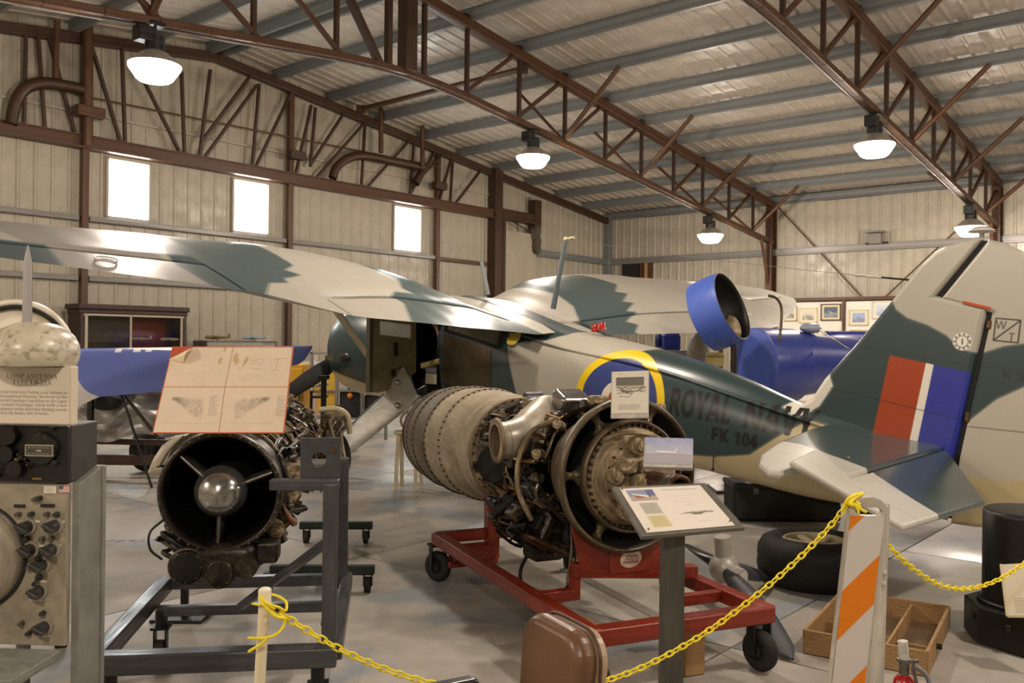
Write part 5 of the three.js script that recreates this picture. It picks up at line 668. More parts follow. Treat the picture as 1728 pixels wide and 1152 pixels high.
{ // striped delineator panel: a wedge with a handle slot; the striped face looks slightly left
  const tl = P(1431, 846, 3.42), tr = P(1495, 852, 3.42), bl = P(1383, 1290, 3.3), br = P(1444, 1290, 3.3); const c = V((bl.x + br.x) / 2, 0, bl.z);
  const o = thing('delineator_panel', 'white plastic barrier panel with slanted orange stripes and a slotted handle', 'barrier panel', [c.x, 0, c.z]);
  const H2 = tl.y - bl.y, topX = (tl.x + tr.x) / 2 - c.x, botX = 0, W = tr.x - tl.x, W2 = br.x - bl.x;
  // face outline in x,y with arched top
  const yb = bl.y, yt = tl.y; const ctr = (y) => botX + (topX - botX) * (y - yb) / H2, hwid = (y) => (W2 + (W - W2) * (y - yb) / H2) / 2;
  const body = (pts, holes) => { const g = prism(pts, 0.03, 0.004, holes); return g; };
  const out = [[ctr(0.0) - hwid(0), 0.02], [ctr(0) + hwid(0), 0.02], [ctr(yt) + hwid(yt), yt - 0.008], [ctr(yt) + hwid(yt) * 0.7, yt + 0.012], [ctr(yt) + hwid(yt) * 0.2, yt + 0.022], [ctr(yt) - hwid(yt) * 0.4, yt + 0.016], [ctr(yt) - hwid(yt) * 0.85, yt + 0.004], [ctr(yt) - hwid(yt), yt - 0.012]];
  const sy = yt - 0.012, slot = []; for (let k = 0; k < 20; k++) { const a = k / 20 * 6.283; slot.push([ctr(sy) + 0.003 + Math.sign(Math.cos(a)) * Math.abs(Math.cos(a)) ** 0.5 * 0.05, sy - 0.022 + 0.016 * Math.sin(a)]); }
  const plastic = mat(0xddd6c6, 0.35, 0, { map: grimeMap });
  const lean = (g) => { const p = g.attributes.position; for (let k = 0; k < p.count; k++) p.setZ(k, p.getZ(k) - (3.42 - 3.3) * (p.getY(k) - yb) / H2); g.computeVertexNormals(); return g; };
  part(o, 'panel', lean(body(out, [slot])), plastic);
  // right flank that thickens towards the foot
  { const dep = (y) => 0.03 + 0.12 * (1 - Math.max(0, (y - 0) / yt)), wd = (y) => 0.02 + 0.085 * (1 - y / yt); part(o, 'flank', lean(grid(4, 16, (i, j) => { const y = 0.02 + (yt - 0.012 - 0.02) * j, x0 = ctr(y) + hwid(y) - 0.004; return [[x0, y, 0.014], [x0 + 0.012, y, 0.018], [x0 + wd(y), y, 0.0], [x0 + wd(y), y, -dep(y)], [x0, y, -dep(y)]][Math.round(i * 4)]; })), plastic); part(o, 'flank_cap', lean(grid(1, 1, (i, j) => { const y = yt - 0.012, x0 = ctr(y) + hwid(y) - 0.004; return [x0 + 0.012 * i, y, 0.014 - 0.044 * j]; })), plastic); for (const y of [yt - 0.26, yt - 0.3]) part(o, 'molded_tab', lean(rbox(0.018, 0.018, 0.014, 0.005, ctr(y) + hwid(y) + wd(y) * 0.5, y, 0.012)), plastic); }
  // printed stripes: face strips seated on the panel
  const y0 = yt - 0.05, y1 = 0.06; const tex = canvasTex(256, 1400, (x, w, h) => { const S = h / (y0 - y1); x.fillStyle = '#c9c4bc'; x.fillRect(0, 0, w, h); x.fillStyle = '#d97a12'; const st = (yTop, hgt) => { const a = (y0 - yTop) * S, sl = 0.134 * S; x.beginPath(); x.moveTo(0, a); x.lineTo(w, a - sl); x.lineTo(w, a - sl + hgt * S); x.lineTo(0, a + hgt * S); x.fill(); }; const pitch = 0.4; for (let k = -1; k < 3; k++) st(yt - 0.327 - pitch * k, 0.18); });
  part(o, 'reflective_sheet', lean(grid(6, 30, (i, j) => { const y = y1 + (y0 - y1) * j; return [ctr(y) + (i - 0.5) * 2 * (hwid(y) - 0.008), y, 0.0162]; })), mat(0xffffff, 0.4, 0, { map: tex }), 'orange and grey slanted stripes');
  part(o, 'rubber_base', [rbox(0.42, 0.05, 0.36, 0.012, 0.02, 0.025, -0.03)], M.blackRubber);
}
{ // fire extinguisher near the panel
  const f = onFloor(1524, 1300), b = P(1526, 1090, 3.0); const o = thing('fire_extinguisher', 'small red bottle with a metal neck and a white plastic top, behind the striped panel', 'extinguisher', [b.x, 0, b.z]);
  part(o, 'bottle', lathe([[0, 0.01], [0.036, 0.015], [0.038, 0.04], [0.038, 0.5], [0.032, 0.53], [0.016, 0.55], [0, 0.55]], 28), mat(0x9c1410, 0.25)); part(o, 'neck', [rod(V(0, 0.54, 0), V(0, 0.6, 0), 0.017, 16), rbox(0.07, 0.012, 0.022, 0.004, 0.012, 0.595, 0), rod(V(0.02, 0.58, 0.02), V(0.035, 0.5, 0.035), 0.006, 8)], M.steel); part(o, 'white_top', rod(V(0.0, 0.6, 0), V(-0.006, 0.66, 0), 0.0165, 14), M.white); part(o, 'label_plate', grid(12, 1, (i, j) => { const a = 0.7 + i * 1.6; return [0.0392 * Math.cos(a), 0.52 - 0.05 * (1 - j), 0.0392 * Math.sin(a)]; }), mat(0xe4e0d8, 0.5)); part(o, 'hose', tube([[0.03, 0.58, 0], [0.07, 0.55, 0.01], [0.085, 0.45, 0.02], [0.06, 0.3, 0.02]], 0.008, 24, 8), mat(0x77747c, 0.5));
}
{ // wooden tray
  const A = onFloor(1357, 1102), B = onFloor(1566, 1142), C2 = onFloor(1628, 1064); const ax = B.clone().sub(A); const L = 0.6, Wd = 0.92; const turn = Math.atan2(-ax.z, ax.x);
  const o = thing('wooden_tray', 'open wooden parts tray with dividers on the floor beside the striped panel', 'tray', [A.x, 0, A.z], turn); const T = 0.018, Hh = 0.125, y = Hh / 2 + 0.004;
  const board = (w, h, d, x, yy, z) => { const g = rbox(w, h, d, 0.003, x, yy, z); const uv = g.attributes.uv; for (let k = 0; k < uv.count; k++) uv.setXY(k, uv.getX(k) * (w > d ? 2 : 0.4), uv.getY(k) * 0.5); return g; };
  part(o, 'front_board', board(L, Hh, T, L / 2, y, 0), M.wood); part(o, 'back_board', board(L, Hh, T, L / 2, y, -Wd), M.wood); part(o, 'end_board', board(T, Hh, Wd, 0, y, -Wd / 2), M.wood); part(o, 'end_board', board(T, Hh, Wd, L, y, -Wd / 2), M.wood); part(o, 'bottom', board(L, 0.008, Wd, L / 2, 0.008, -Wd / 2), mat(0x5f4a30, 0.7));
  for (const x of [0.2, 0.4]) part(o, 'divider', board(0.014, Hh - 0.02, Wd - 0.02, x, y - 0.01, -Wd / 2), M.wood); for (const [x, z] of [[0.3, -0.35], [0.5, -0.3], [0.1, -0.45]]) part(o, 'crossboard', board(0.19, 0.05, 0.014, x, 0.035, z), M.wood); part(o, 'drawer_pull', rod(V(L + 0.01, 0.07, -0.3), V(L + 0.035, 0.07, -0.3), 0.015, 12), M.darkMetal);
}
{ // tire lying flat
  const c = P(1374, 930, 6.2); const o = thing('aircraft_tire', 'fat black aircraft tire with a cream wheel, lying flat on the floor', 'tire', [c.x, 0, c.z]); part(o, 'tread', lathe([[0.21, 0.3], [0.25, 0.325], [0.3, 0.325], [0.35, 0.3], [0.378, 0.25], [0.384, 0.2], [0.38, 0.165], [0.386, 0.13], [0.378, 0.08], [0.35, 0.03], [0.3, 0.002], [0.24, 0.002], [0.2, 0.03]], 64), M.blackRubber); const w = part(o, 'wheel', lathe([[0.2, 0.04], [0.215, 0.3], [0.205, 0.31], [0.19, 0.3], [0.18, 0.24], [0.18, 0.06]], 48), mat(0xcfc39c, 0.5, 0.1, { map: grimeMap })); part(w, 'hub', lathe([[0, 0.285], [0.05, 0.285], [0.06, 0.27], [0.06, 0.1]], 24), M.cream); for (let k = 0; k < 6; k++) { const a = k / 6 * 6.283 + 0.3; part(w, 'spoke', beam(V(0.05 * Math.cos(a), 0.265, 0.05 * Math.sin(a)), V(0.19 * Math.cos(a), 0.285, 0.19 * Math.sin(a)), 0.06, 0.02), M.cream); } part(w, 'web_plate', lathe([[0, 0.16], [0.18, 0.16]], 24), M.black);
}
{ // black cylinder instrument on a cut-corner box
  const c = P(1738, 1000, 5.0); const o = thing('instrument_housing', 'black cylindrical instrument on a cut-corner black box, at the right edge', 'instrument', [c.x, 0, c.z], -0.2); const bm = mat(0x1b1b1a, 0.4, 0.2, { map: grimeMap });
  part(o, 'cylinder', lathe([[0, 0.74], [0.225, 0.74], [0.238, 0.73], [0.24, 0.71], [0.24, 0.24], [0.262, 0.235], [0.265, 0.215], [0.2, 0.21]], 48), bm); const pts = []; for (let k = 0; k < 8; k++) { const a = (k + 0.5) / 8 * 6.283; pts.push([0.33 * Math.cos(a), 0.33 * Math.sin(a)]); } part(o, 'box_base', prism(pts, 0.2, 0.008).rotateX(-Math.PI / 2).translate(0, 0.115, 0), bm); part(o, 'latch', rbox(0.03, 0.04, 0.02, 0.004, -0.19, 0.14, 0.25), M.darkMetal); part(o, 'latch', rbox(0.03, 0.04, 0.02, 0.004, -0.3, 0.15, 0.06), M.darkMetal); part(o, 'vent_hole', [0, 1, 2, 3].map((k) => rod(V(-0.02 + (k % 2) * 0.06, 0.62 - Math.floor(k / 2) * 0.05, 0.235), V(-0.02 + (k % 2) * 0.06, 0.62 - Math.floor(k / 2) * 0.05, 0.245), 0.016, 12)), M.black); part(o, 'dial', lathe([[0, 0.02], [0.06, 0.02], [0.075, 0.0]], 24).rotateX(Math.PI / 2).translate(0.1, 0.1, 0.305), mat(0x8f8a7e, 0.4));
  const t = canvasTex(256, 320, (x, w, h) => { const r = ink(x, 71); x.fillStyle = '#cfc5ac'; x.fillRect(0, 0, w, h); x.strokeStyle = '#5a564c'; x.lineWidth = 5; x.beginPath(); x.arc(170, 90, 26, 0.4, 3.4); x.stroke(); x.beginPath(); x.arc(190, 80, 20, 2, 5); x.stroke(); x.fillStyle = '#4f4c44'; x.beginPath(); x.ellipse(168, 170, 34, 20, 0, 0, 7); x.fill(); x.fillStyle = '#b7ae98'; x.beginPath(); x.arc(172, 170, 9, 0, 7); x.fill(); x.fillStyle = 'rgba(90,85,74,0.6)'; for (let k = 0; k < 9; k++) x.fillRect(50, 214 + k * 10, 150 + r() * 40, 3); });
  const s = thing('paper_card', 'cream paper sign with an ink drawing, propped on the black box', 'card', [0, 0, 0]); const a = P(1690, 952, 4.62), b = P(1760, 948, 4.55), d = P(1701, 1040, 4.5), e2 = P(1772, 1040, 4.43); s.position.copy(d); part(s, 'card', grid(1, 1, (i, j) => { const p = d.clone().lerp(e2, i).lerp(a.clone().lerp(b, i), j).sub(d); return [p.x, p.y, p.z]; }), mat(0xffffff, 0.7, 0, { map: t })); part(s, 'card_edge', [beam(V(0, 0, -0.006), a.clone().sub(d).add(V(0, 0, -0.006)), 0.012, 0.012), beam(V(0, 0, -0.006), e2.clone().sub(d).add(V(0, 0, -0.006)), 0.012, 0.012)], mat(0xc2b898, 0.7));
}
{ // three-bladed propeller standing behind the red stand
  const hub = P(1222, 958, 5.55), tip = onFloor(1338, 1112, 0.02), back = P(1158, 918, 5.9); const o = thing('spare_propeller', 'grey aircraft propeller resting on its blades behind the red stand', 'propeller', [hub.x, 0, hub.z]); const h = hub.clone().setX(0).setZ(0); const bladeTo = (end, wmax, tw) => { const d = end.clone().sub(hub), L = d.length(), dir = d.clone().normalize(); const side = new THREE.Vector3().crossVectors(V(0, 1, 0), dir).normalize(), up = new THREE.Vector3().crossVectors(dir, side); return grid(12, 14, (i, j) => { const a = i * 6.283, ww = wmax * (j < 0.15 ? 0.35 + j * 2 : 0.65 + 0.35 * Math.sin(Math.min(1, (j - 0.15) * 1.3) * Math.PI)) * (j > 0.9 ? Math.sqrt(Math.max(0.02, 1 - ((j - 0.9) / 0.1) ** 2)) : 1), th = 0.045 * (1 - j) + 0.006, c = Math.cos(tw * (1 - j * 0.5)), s = Math.sin(tw * (1 - j * 0.5)); const u = ww * Math.cos(a), v = th * Math.sin(a); const q = h.clone().addScaledVector(dir, L * j).addScaledVector(side, u * c - v * s).addScaledVector(up, u * s + v * c); return [q.x, q.y, q.z]; }); };
  part(o, 'hub', [new THREE.SphereGeometry(0.095, 20, 14).translate(h.x, h.y, h.z), rod(h.clone(), V(-0.02, h.y + 0.2, 0.02), 0.05, 16)], mat(0xa8a49a, 0.4, 0.2)); part(o, 'hub_cap', [rod(V(0.03, h.y - 0.02, 0.06), V(0.07, h.y - 0.03, 0.13), 0.06, 16)], M.white); part(o, 'blade', bladeTo(tip, 0.075, 0.9), mat(0x35383b, 0.55, 0.1)); part(o, 'blade', bladeTo(back, 0.07, 0.4), M.darkMetal); part(o, 'blade', bladeTo(V(hub.x + 0.5, 0.03, hub.z - 0.7), 0.08, 0.8), mat(0x50545a, 0.35, 0.3));
}
// ---------- console with sign and aerial housing (left edge) ----------
{
  const D = 2.2; const cx = P(112, 900, D).x; const o = thing('radio_console', 'tan radio console with rows of knobs and switches, at the left edge', 'console', [cx, 0, -D], -0.06);
  const tan = mat(0xb4aa94, 0.45, 0, { map: grimeMap }), gray = mat(0x94958c, 0.45, 0, { map: grimeMap }), knob = mat(0x2b2a28, 0.4);
  const yT = EYE - (817 - 567) * D / FOCAL, yB = EYE - (1090 - 567) * D / FOCAL; // panel top and bottom
  const W = 0.5;
  const pn = part(o, 'front_panel', rbox(W, yT - yB, 0.02, 0.003, -W / 2, (yT + yB) / 2, -0.01), tan);
  part(o, 'side_panel', [prism([[-0.02, 0.02], [-0.02, yT], [-0.125, yT + 0.03], [-0.125, 0.02]].map(([z, y]) => [z, y]), 0.02, 0.003).rotateY(-Math.PI / 2).translate(0.012, 0, 0), prism([[-0.125, 0.02], [-0.125, yT + 0.03], [-0.14, yT + 0.03], [-0.14, 0.02]], 0.03, 0.003).rotateY(-Math.PI / 2).translate(0.012, 0, 0)], gray);
  part(o, 'cabinet_body', rbox(W, 0.62, 0.1, 0.004, -W / 2, 0.33, -0.07), gray);
  part(o, 'writing_shelf', rbox(W, 0.025, 0.2, 0.005, -W / 2 - 0.01, yB - 0.02, 0.1), gray); part(o, 'lower_door', rbox(W - 0.06, 0.5, 0.02, 0.004, -W / 2 - 0.03, 0.35, 0.0), mat(0xb7b2a6, 0.4, 0, { map: grimeMap }));
  part(o, 'shelf_handle', tube([[-0.16, yB + 0.0, 0.16], [-0.13, yB + 0.02, 0.17], [-0.09, yB + 0.026, 0.165], [-0.075, yB + 0.0, 0.15]], 0.006, 20, 8), M.bright);
  // knobs placed from the photograph on the panel plane
  const at = (px, py) => { const p = P(px, py, D); return [p.x - cx, p.y]; };
  for (const [px, py] of [[53, 893], [100, 891], [58, 932], [95, 931], [78, 957], [73, 1002], [82, 1062]]) { const [x, y] = at(px - 7, py - 5); const k = part(pn, 'knob', [new THREE.CylinderGeometry(0.0135, 0.0145, 0.03, 20).rotateX(Math.PI / 2).translate(x, y, 0.016), rbox(0.01, 0.034, 0.014, 0.003, x + 0.002, y - 0.001, 0.034, 0, 0, 1.05)], knob); part(k, 'knob_dial', new THREE.CylinderGeometry(0.021, 0.022, 0.004, 28).rotateX(Math.PI / 2).translate(x, y, 0.003), mat(0x8f8878, 0.5)); }
  for (const [px, py] of [[30, 868], [53, 867], [80, 867], [97, 867], [45, 909], [72, 909], [88, 908], [50, 957], [73, 1034], [67, 840], [60, 842], [36, 1052], [49, 1068]]) { const [x, y] = at(px, py); part(pn, 'small_knob', [new THREE.CylinderGeometry(0.0055, 0.0065, 0.014, 14).rotateX(Math.PI / 2).translate(x, y, 0.008)], px % 2 ? knob : M.steel); }
  for (const [px, py] of [[65, 974], [70, 932]]) { const [x, y] = at(px, py); part(pn, 'toggle_switch', [rod(V(x, y, 0), V(x + 0.002, y - 0.012, 0.028), 0.004, 8, 0.006), new THREE.CylinderGeometry(0.008, 0.008, 0.006, 12).rotateX(Math.PI / 2).translate(x, y, 0.003)], knob); }
  for (const [px, py, w, h] of [[31, 854, 19, 5], [80, 853, 24, 5]]) { const [x, y] = at(px, py); part(pn, 'slot_window', rbox(w * D / FOCAL, h * D / FOCAL, 0.006, 0.001, x, y, 0.002), M.black); }
  for (const [px, py] of [[55, 880], [98, 880], [62, 921], [92, 920], [66, 981], [60, 1012], [72, 1073]]) { const [x, y] = at(px, py); part(pn, 'engraved_plate', rbox(0.034, 0.005, 0.002, 0.0005, x, y, 0.001), mat(0xc9c2ae, 0.5)); }
  { const [x, y] = at(84, 826), t = canvasTex(64, 40, (c) => { c.fillStyle = '#ddd6c6'; c.fillRect(0, 0, 64, 40); c.fillStyle = '#a9a296'; for (let k = 0; k < 5; k++) c.fillRect(6, 6 + k * 6, 50 - (k % 2) * 12, 2); }); part(pn, 'paper_tag', box(0.031, 0.018, 0.002, x, y, 0.001), mat(0xffffff, 0.6, 0, { map: t })); const [x2, y2] = at(109, 825); const u = canvasTex(64, 44, (c) => { for (let k = 0; k < 9; k++) { c.fillStyle = k % 2 ? '#e3dcd2' : '#a5362e'; c.fillRect(0, k * 5, 64, 5); } c.fillStyle = '#3d4568'; c.fillRect(0, 0, 26, 24); }); part(pn, 'flag_sticker', box(0.026, 0.016, 0.002, x2, y2, 0.001), mat(0xffffff, 0.6, 0, { map: u })); }
  { const [x, y] = at(-48, 940); part(o, 'range_dial', [latheZ([[0.083, 0.05], [0.118, 0.04], [0.126, 0.02], [0.128, 0.0]], 56).translate(x, y, 0)], tan); part(o, 'dial_glass', latheZ([[0, 0.068], [0.05, 0.064], [0.083, 0.05]], 40).translate(x, y, 0), mat(0x9a4314, 0.2), 'amber dial glass'); part(o, 'dial_shadow_ring', latheZ([[0.127, 0.01], [0.134, 0.006], [0.135, 0.0]], 56).translate(x, y, 0), knob); const [sx, sy] = at(14, 928); part(o, 'dial_screw', new THREE.CylinderGeometry(0.005, 0.005, 0.01, 10).rotateX(Math.PI / 2).translate(sx, sy, 0.04), knob); }
  // black receiver standing on top
  const ry0 = yT + 0.002, ry1 = EYE - (717 - 567) * D / FOCAL; const r = thing('radio_receiver', 'black radio receiver with a nameplate between the console and the white sign', 'radio', [cx, ry0, -D], -0.06); const rh = ry1 - ry0, rw = 0.5;
  part(r, 'case', rbox(rw, rh, 0.125, 0.004, -rw / 2 + 0.004, rh / 2, -0.0725), mat(0x3d3c38, 0.5, 0, { map: grimeMap })); const face = part(r, 'face', rbox(rw, rh - 0.004, 0.016, 0.003, -rw / 2 + 0.004, rh / 2, -0.002), mat(0x191816, 0.4, 0.1, { map: grimeMap })); const aR = (px, py) => { const p = P(px, py, D); return [p.x - cx, p.y - ry0]; };
  { const [x, y] = aR(75, 758); part(face, 'meter_bezel', [new THREE.CylinderGeometry(0.038, 0.042, 0.02, 36).rotateX(Math.PI / 2).translate(x, y + 0.003, 0.01)], mat(0x151413, 0.3)); const t = canvasTex(192, 64, (c) => { c.fillStyle = '#4a473f'; c.fillRect(0, 0, 192, 64); c.strokeStyle = '#b7b09a'; c.lineWidth = 5; c.strokeRect(3, 3, 186, 58); c.fillStyle = '#8d8772'; for (let k = 0; k < 6; k++) c.fillRect(20 + k * 26, 14, 16, 5), c.fillRect(20 + k * 26, 46, 16, 5); c.fillStyle = '#d2ccb8'; c.fillRect(80, 30, 32, 6); }); part(face, 'nameplate', box(0.07, 0.028, 0.006, x, y, 0.024), mat(0xffffff, 0.4, 0.3, { map: t })); }
  for (let k = 0; k < 22; k++) { const [x, y] = aR(rr(-60, 108), rr(722, 810)); part(face, k % 3 ? 'knob' : 'toggle_switch', k % 3 ? new THREE.CylinderGeometry(0.006, 0.007, 0.018, 14).rotateX(Math.PI / 2).translate(x, y, 0.012) : rod(V(x, y, 0), V(x, y + 0.01, 0.026), 0.003, 8), k % 4 ? mat(0x22211f, 0.3) : M.oily); } for (const [px, py] of [[15, 765], [20, 735], [30, 790], [-20, 770]]) { const [x, y] = aR(px, py); part(face, 'tuning_dial', [new THREE.CylinderGeometry(0.02, 0.024, 0.024, 24).rotateX(Math.PI / 2).translate(x, y, 0.014)], mat(0x121110, 0.3)); } { const [x, y] = aR(64, 807); part(face, 'brass_label', rbox(0.024, 0.005, 0.003, 0.001, x, y, 0.008), M.brass); }
  // boxed sign
  const sy0 = ry1 + 0.002, sy1 = EYE - (617 - 567) * (D - 0.03) / FOCAL; const sw = 0.197, sh = sy1 - sy0; const sign = canvasTex(1024, Math.round(1024 * sh / sw), (x, w, h) => { x.fillStyle = '#cdc4b2'; x.fillRect(0, 0, w, h); x.fillStyle = '#6b5d50'; x.textAlign = 'center'; x.font = 'bold 84px serif'; const cxp = w * 0.5; x.fillText('LOOP ANTENNA', cxp, h * 0.2); x.fillText('TYPE LB-21A', cxp, h * 0.31); x.fillRect(cxp - 290, h * 0.2 + 10, 580, 5); x.fillRect(cxp - 225, h * 0.31 + 10, 450, 5); x.font = 'bold 52px serif'; x.textAlign = 'left'; const L = ['Aircraft Direction Finding Loop Antenna in', 'a Streamlined Housing. Mounted on the', 'Aircraft Fuselage Centerline on the Upper', 'or Lower Fuselage. Used with a low', 'frequency radio direction finding system', 'such as the Bendix ADF-10 Series.']; L.forEach((s, k) => { x.save(); x.translate(w * 0.025, h * (0.47 + 0.075 * k)); const m = x.measureText(s).width; x.scale((k < 5 ? 970 : 730) / m, 1); x.fillText(s, 0, 0); x.restore(); }); });
  const sg = thing('box_sign', 'cream sign headed LOOP ANTENNA under the egg-shaped housing', 'sign', [cx, sy0, -D + 0.03], -0.06); part(sg, 'box', rbox(sw, sh, 0.03, 0.004, -sw / 2 + 0.022, sh / 2, -0.02), mat(0xcfc3aa, 0.5)); part(sg, 'printed_face', box(sw - 0.008, sh - 0.008, 0.003, -sw / 2 + 0.022, sh / 2, -0.003), mat(0xffffff, 0.5, 0, { map: sign }));
  // egg-shaped aerial housing
  const em = dataTex(256, (u, v) => { const n = fbm(u, v, 4, 401), k = fbm(u, v, 14, 411, 4); const g = 190 + 60 * (n - 0.48), d = Math.max(0, k - 0.5) * 200; return [cl(g - d), cl(g - 8 - d), cl(g - 30 - d)]; }); em.repeat.set(3, 1); const ec = P(58, 580, D); const eg = thing('antenna_housing', 'stained cream egg-shaped antenna housing on top of the LOOP ANTENNA sign', 'antenna', [ec.x, sy1, -D + 0.0]);
  part(eg, 'shell', lathe([[0.094, 0.0], [0.1, 0.015], [0.103, 0.033], [0.1, 0.052], [0.091, 0.071], [0.074, 0.088], [0.05, 0.1], [0.025, 0.106], [0, 0.107]], 56).scale(0.95, 1, 1.2), mat(0xffffff, 0.3, 0, { map: em })); part(eg, 'mounting_base', lathe([[0, 0], [0.05, 0.0], [0.05, 0.006], [0, 0.006]], 40).scale(1, 1, 1.4), M.darkMetal);
}
// ---------- things behind: left side ----------
{ // propeller blade and white cowl behind the egg
  const c = P(27, 594, 4.4); const o = thing('white_cowling', 'white round cowling with a black ring, behind the egg-shaped housing', 'cowling', [c.x, 0, c.z], 0.42); const y = c.y; part(o, 'shell', latheZ([[0.15, -0.3], [0.23, -0.12], [0.262, -0.03], [0.256, 0.005], [0.242, 0.014], [0.232, 0.0]], 56).translate(0, y, 0), mat(0xe2dcc8, 0.3)); part(o, 'black_ring', new THREE.TorusGeometry(0.222, 0.01, 10, 56).translate(0, y, 0.006), M.black); part(o, 'face_disc', latheZ([[0, 0.01], [0.12, 0.005], [0.22, -0.02]], 48).translate(0, y, 0), mat(0xd8ceb2, 0.35)); part(o, 'cradle', [beam(V(-0.2, 0, -0.3), V(-0.2, y - 0.24, -0.3), 0.06, 0.06, V(0, 0, 1)), beam(V(0.2, 0, -0.3), V(0.2, y - 0.24, -0.3), 0.06, 0.06, V(0, 0, 1)), beam(V(-0.25, y - 0.27, -0.3), V(0.25, y - 0.27, -0.3), 0.06, 0.06)], M.darkMetal);
  const b = P(45, 600, 4.0); const q = thing('propeller_blade', 'single pale grey propeller blade standing upright before the white cowling', 'propeller blade', [b.x, 0, b.z]); const top = P(45, 414, 4.0).y; part(q, 'blade', grid(14, 20, (i, j) => { const a = i * 6.283, yy = 0.6 + (top - 0.6) * j, w = (0.037 - 0.02 * j) * (j > 0.93 ? Math.sqrt(Math.max(0.01, 1 - ((j - 0.93) / 0.07) ** 2)) : 1) + 0.002; return [w * Math.cos(a), yy, 0.012 * Math.sin(a) * (1.2 - j)]; }), mat(0x9d9a9a, 0.4, 0.1)); part(q, 'shank', rod(V(0, 0.0, 0), V(0, 0.62, 0), 0.03, 14), M.steel);
}
{ // blue and silver wing panel
  const D = 9.9, a = P(128, 588, D), b = P(527, 583, D + 0.5); const o = thing('wing_panel', 'blue and silver wing panel lying behind the poster board', 'wing', [a.x, a.y, a.z]); const ex = b.clone().sub(a); const L = ex.length(); const dir = ex.clone().normalize(), dn = V(0, -0.85, 0.5).normalize();
  const chord = (u) => (u < 0.14 ? 0.93 - 1.93 * u : u < 0.42 ? 0.66 - 0.22 * (u - 0.12) : 0.6 - 0.36 * (u - 0.42) / 0.58) * 0.93; const t = canvasTex(512, 256, (x, w, h) => { x.fillStyle = '#6070b6'; x.fillRect(0, 0, w, h); x.fillStyle = '#cfcac8'; x.beginPath(); x.moveTo(0, h * 0.12); x.quadraticCurveTo(w * 0.06, h * 0.7, w * 0.15, h); x.lineTo(0, h); x.fill(); x.fillStyle = '#e8e4e2'; for (const [p, q] of [[0.165, 0.026], [0.24, 0.03], [0.29, 0.026]]) x.fillRect(p * w, h * 0.02, q * w, h * 0.09); x.fillStyle = '#e8e2da'; x.beginPath(); x.moveTo(w * 0.15, 0); x.lineTo(w * 0.42, h * 0.1); x.lineTo(w * 0.42, 0); x.fill(); for (let k = 0; k < 7; k++) x.fillRect(w * (0.42 + 0.06 * k), 0, w * 0.05, h * 0.06); });
  part(o, 'skin', grid(28, 40, (i, j) => { const u = j, c = chord(u) * (u > 0.94 ? Math.sqrt(Math.max(0.03, 1 - ((u - 0.94) / 0.06) ** 2)) : 1), k = i * 2, up = k <= 1, q = up ? 1 - k : k - 1; const th = 0.055 * (Math.sqrt(q) * 1.6 - 1.6 * q + 0.02) * (1 - 0.5 * u); const p = dir.clone().multiplyScalar(L * u).addScaledVector(dn, c * q).addScaledVector(V(0, 0.5, 0.85), up ? th : -th); return [p.x, p.y, p.z]; }, (p, i, j) => [j, i < 0.5 ? 2 * i : 2 - 2 * i]), new THREE.MeshPhysicalMaterial({ map: t, roughness: 0.35, clearcoat: 0.4, side: THREE.DoubleSide }));
  part(o, 'support_leg', [rod(V(0.4, -0.3, -0.1), V(0.9, -a.y, 0.1), 0.015, 8), rod(V(0.9, -0.3, -0.1), V(0.6, -a.y, 0.3), 0.015, 8)].slice(0, 1), M.darkMetal); for (const [lx, lz] of [[1.9, -0.25], [0.03, -0.3]]) part(o, 'support_leg', beam(V(lx, -0.3, lz), V(lx, -a.y, lz), 0.06, 0.06, V(0, 0, 1)), M.darkMetal);
}
{ // crumpled silver cover over a low frame
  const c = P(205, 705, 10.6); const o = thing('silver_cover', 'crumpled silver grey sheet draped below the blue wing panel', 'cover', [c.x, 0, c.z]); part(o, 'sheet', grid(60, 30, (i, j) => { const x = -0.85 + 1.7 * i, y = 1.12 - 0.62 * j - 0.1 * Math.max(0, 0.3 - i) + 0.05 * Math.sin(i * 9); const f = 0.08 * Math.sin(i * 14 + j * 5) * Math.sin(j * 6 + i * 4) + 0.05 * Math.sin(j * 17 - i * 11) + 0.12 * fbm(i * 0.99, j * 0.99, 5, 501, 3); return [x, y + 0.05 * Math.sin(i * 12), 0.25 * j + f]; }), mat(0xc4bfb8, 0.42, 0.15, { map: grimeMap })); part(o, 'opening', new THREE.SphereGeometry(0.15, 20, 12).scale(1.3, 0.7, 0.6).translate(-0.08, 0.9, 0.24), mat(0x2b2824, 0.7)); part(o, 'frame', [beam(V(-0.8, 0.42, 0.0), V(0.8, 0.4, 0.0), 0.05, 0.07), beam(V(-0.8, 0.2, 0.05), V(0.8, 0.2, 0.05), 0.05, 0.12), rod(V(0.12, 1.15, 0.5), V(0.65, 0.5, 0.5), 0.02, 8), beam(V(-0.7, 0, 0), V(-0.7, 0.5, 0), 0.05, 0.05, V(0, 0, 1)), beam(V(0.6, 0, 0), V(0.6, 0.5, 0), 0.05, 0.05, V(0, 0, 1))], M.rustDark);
}
{ const c = P(250, 764, 11.0); const o = thing('landing_gear', 'black landing wheel on a thin strut, behind the grey fairing at left', 'landing gear', [c.x, 0, c.z], 1.2); part(o, 'tire', new THREE.TorusGeometry(0.17, 0.1, 14, 36).translate(0, 0.27, 0), M.blackRubber); part(o, 'rim', latheZ([[0, 0.05], [0.12, 0.05], [0.14, 0.0], [0.12, -0.05], [0, -0.05]], 28).translate(0, 0.3, 0), M.darkMetal); part(o, 'strut', rod(V(0, 0.3, 0), V(0.05, 1.05, -0.1), 0.025, 10), M.darkMetal); }
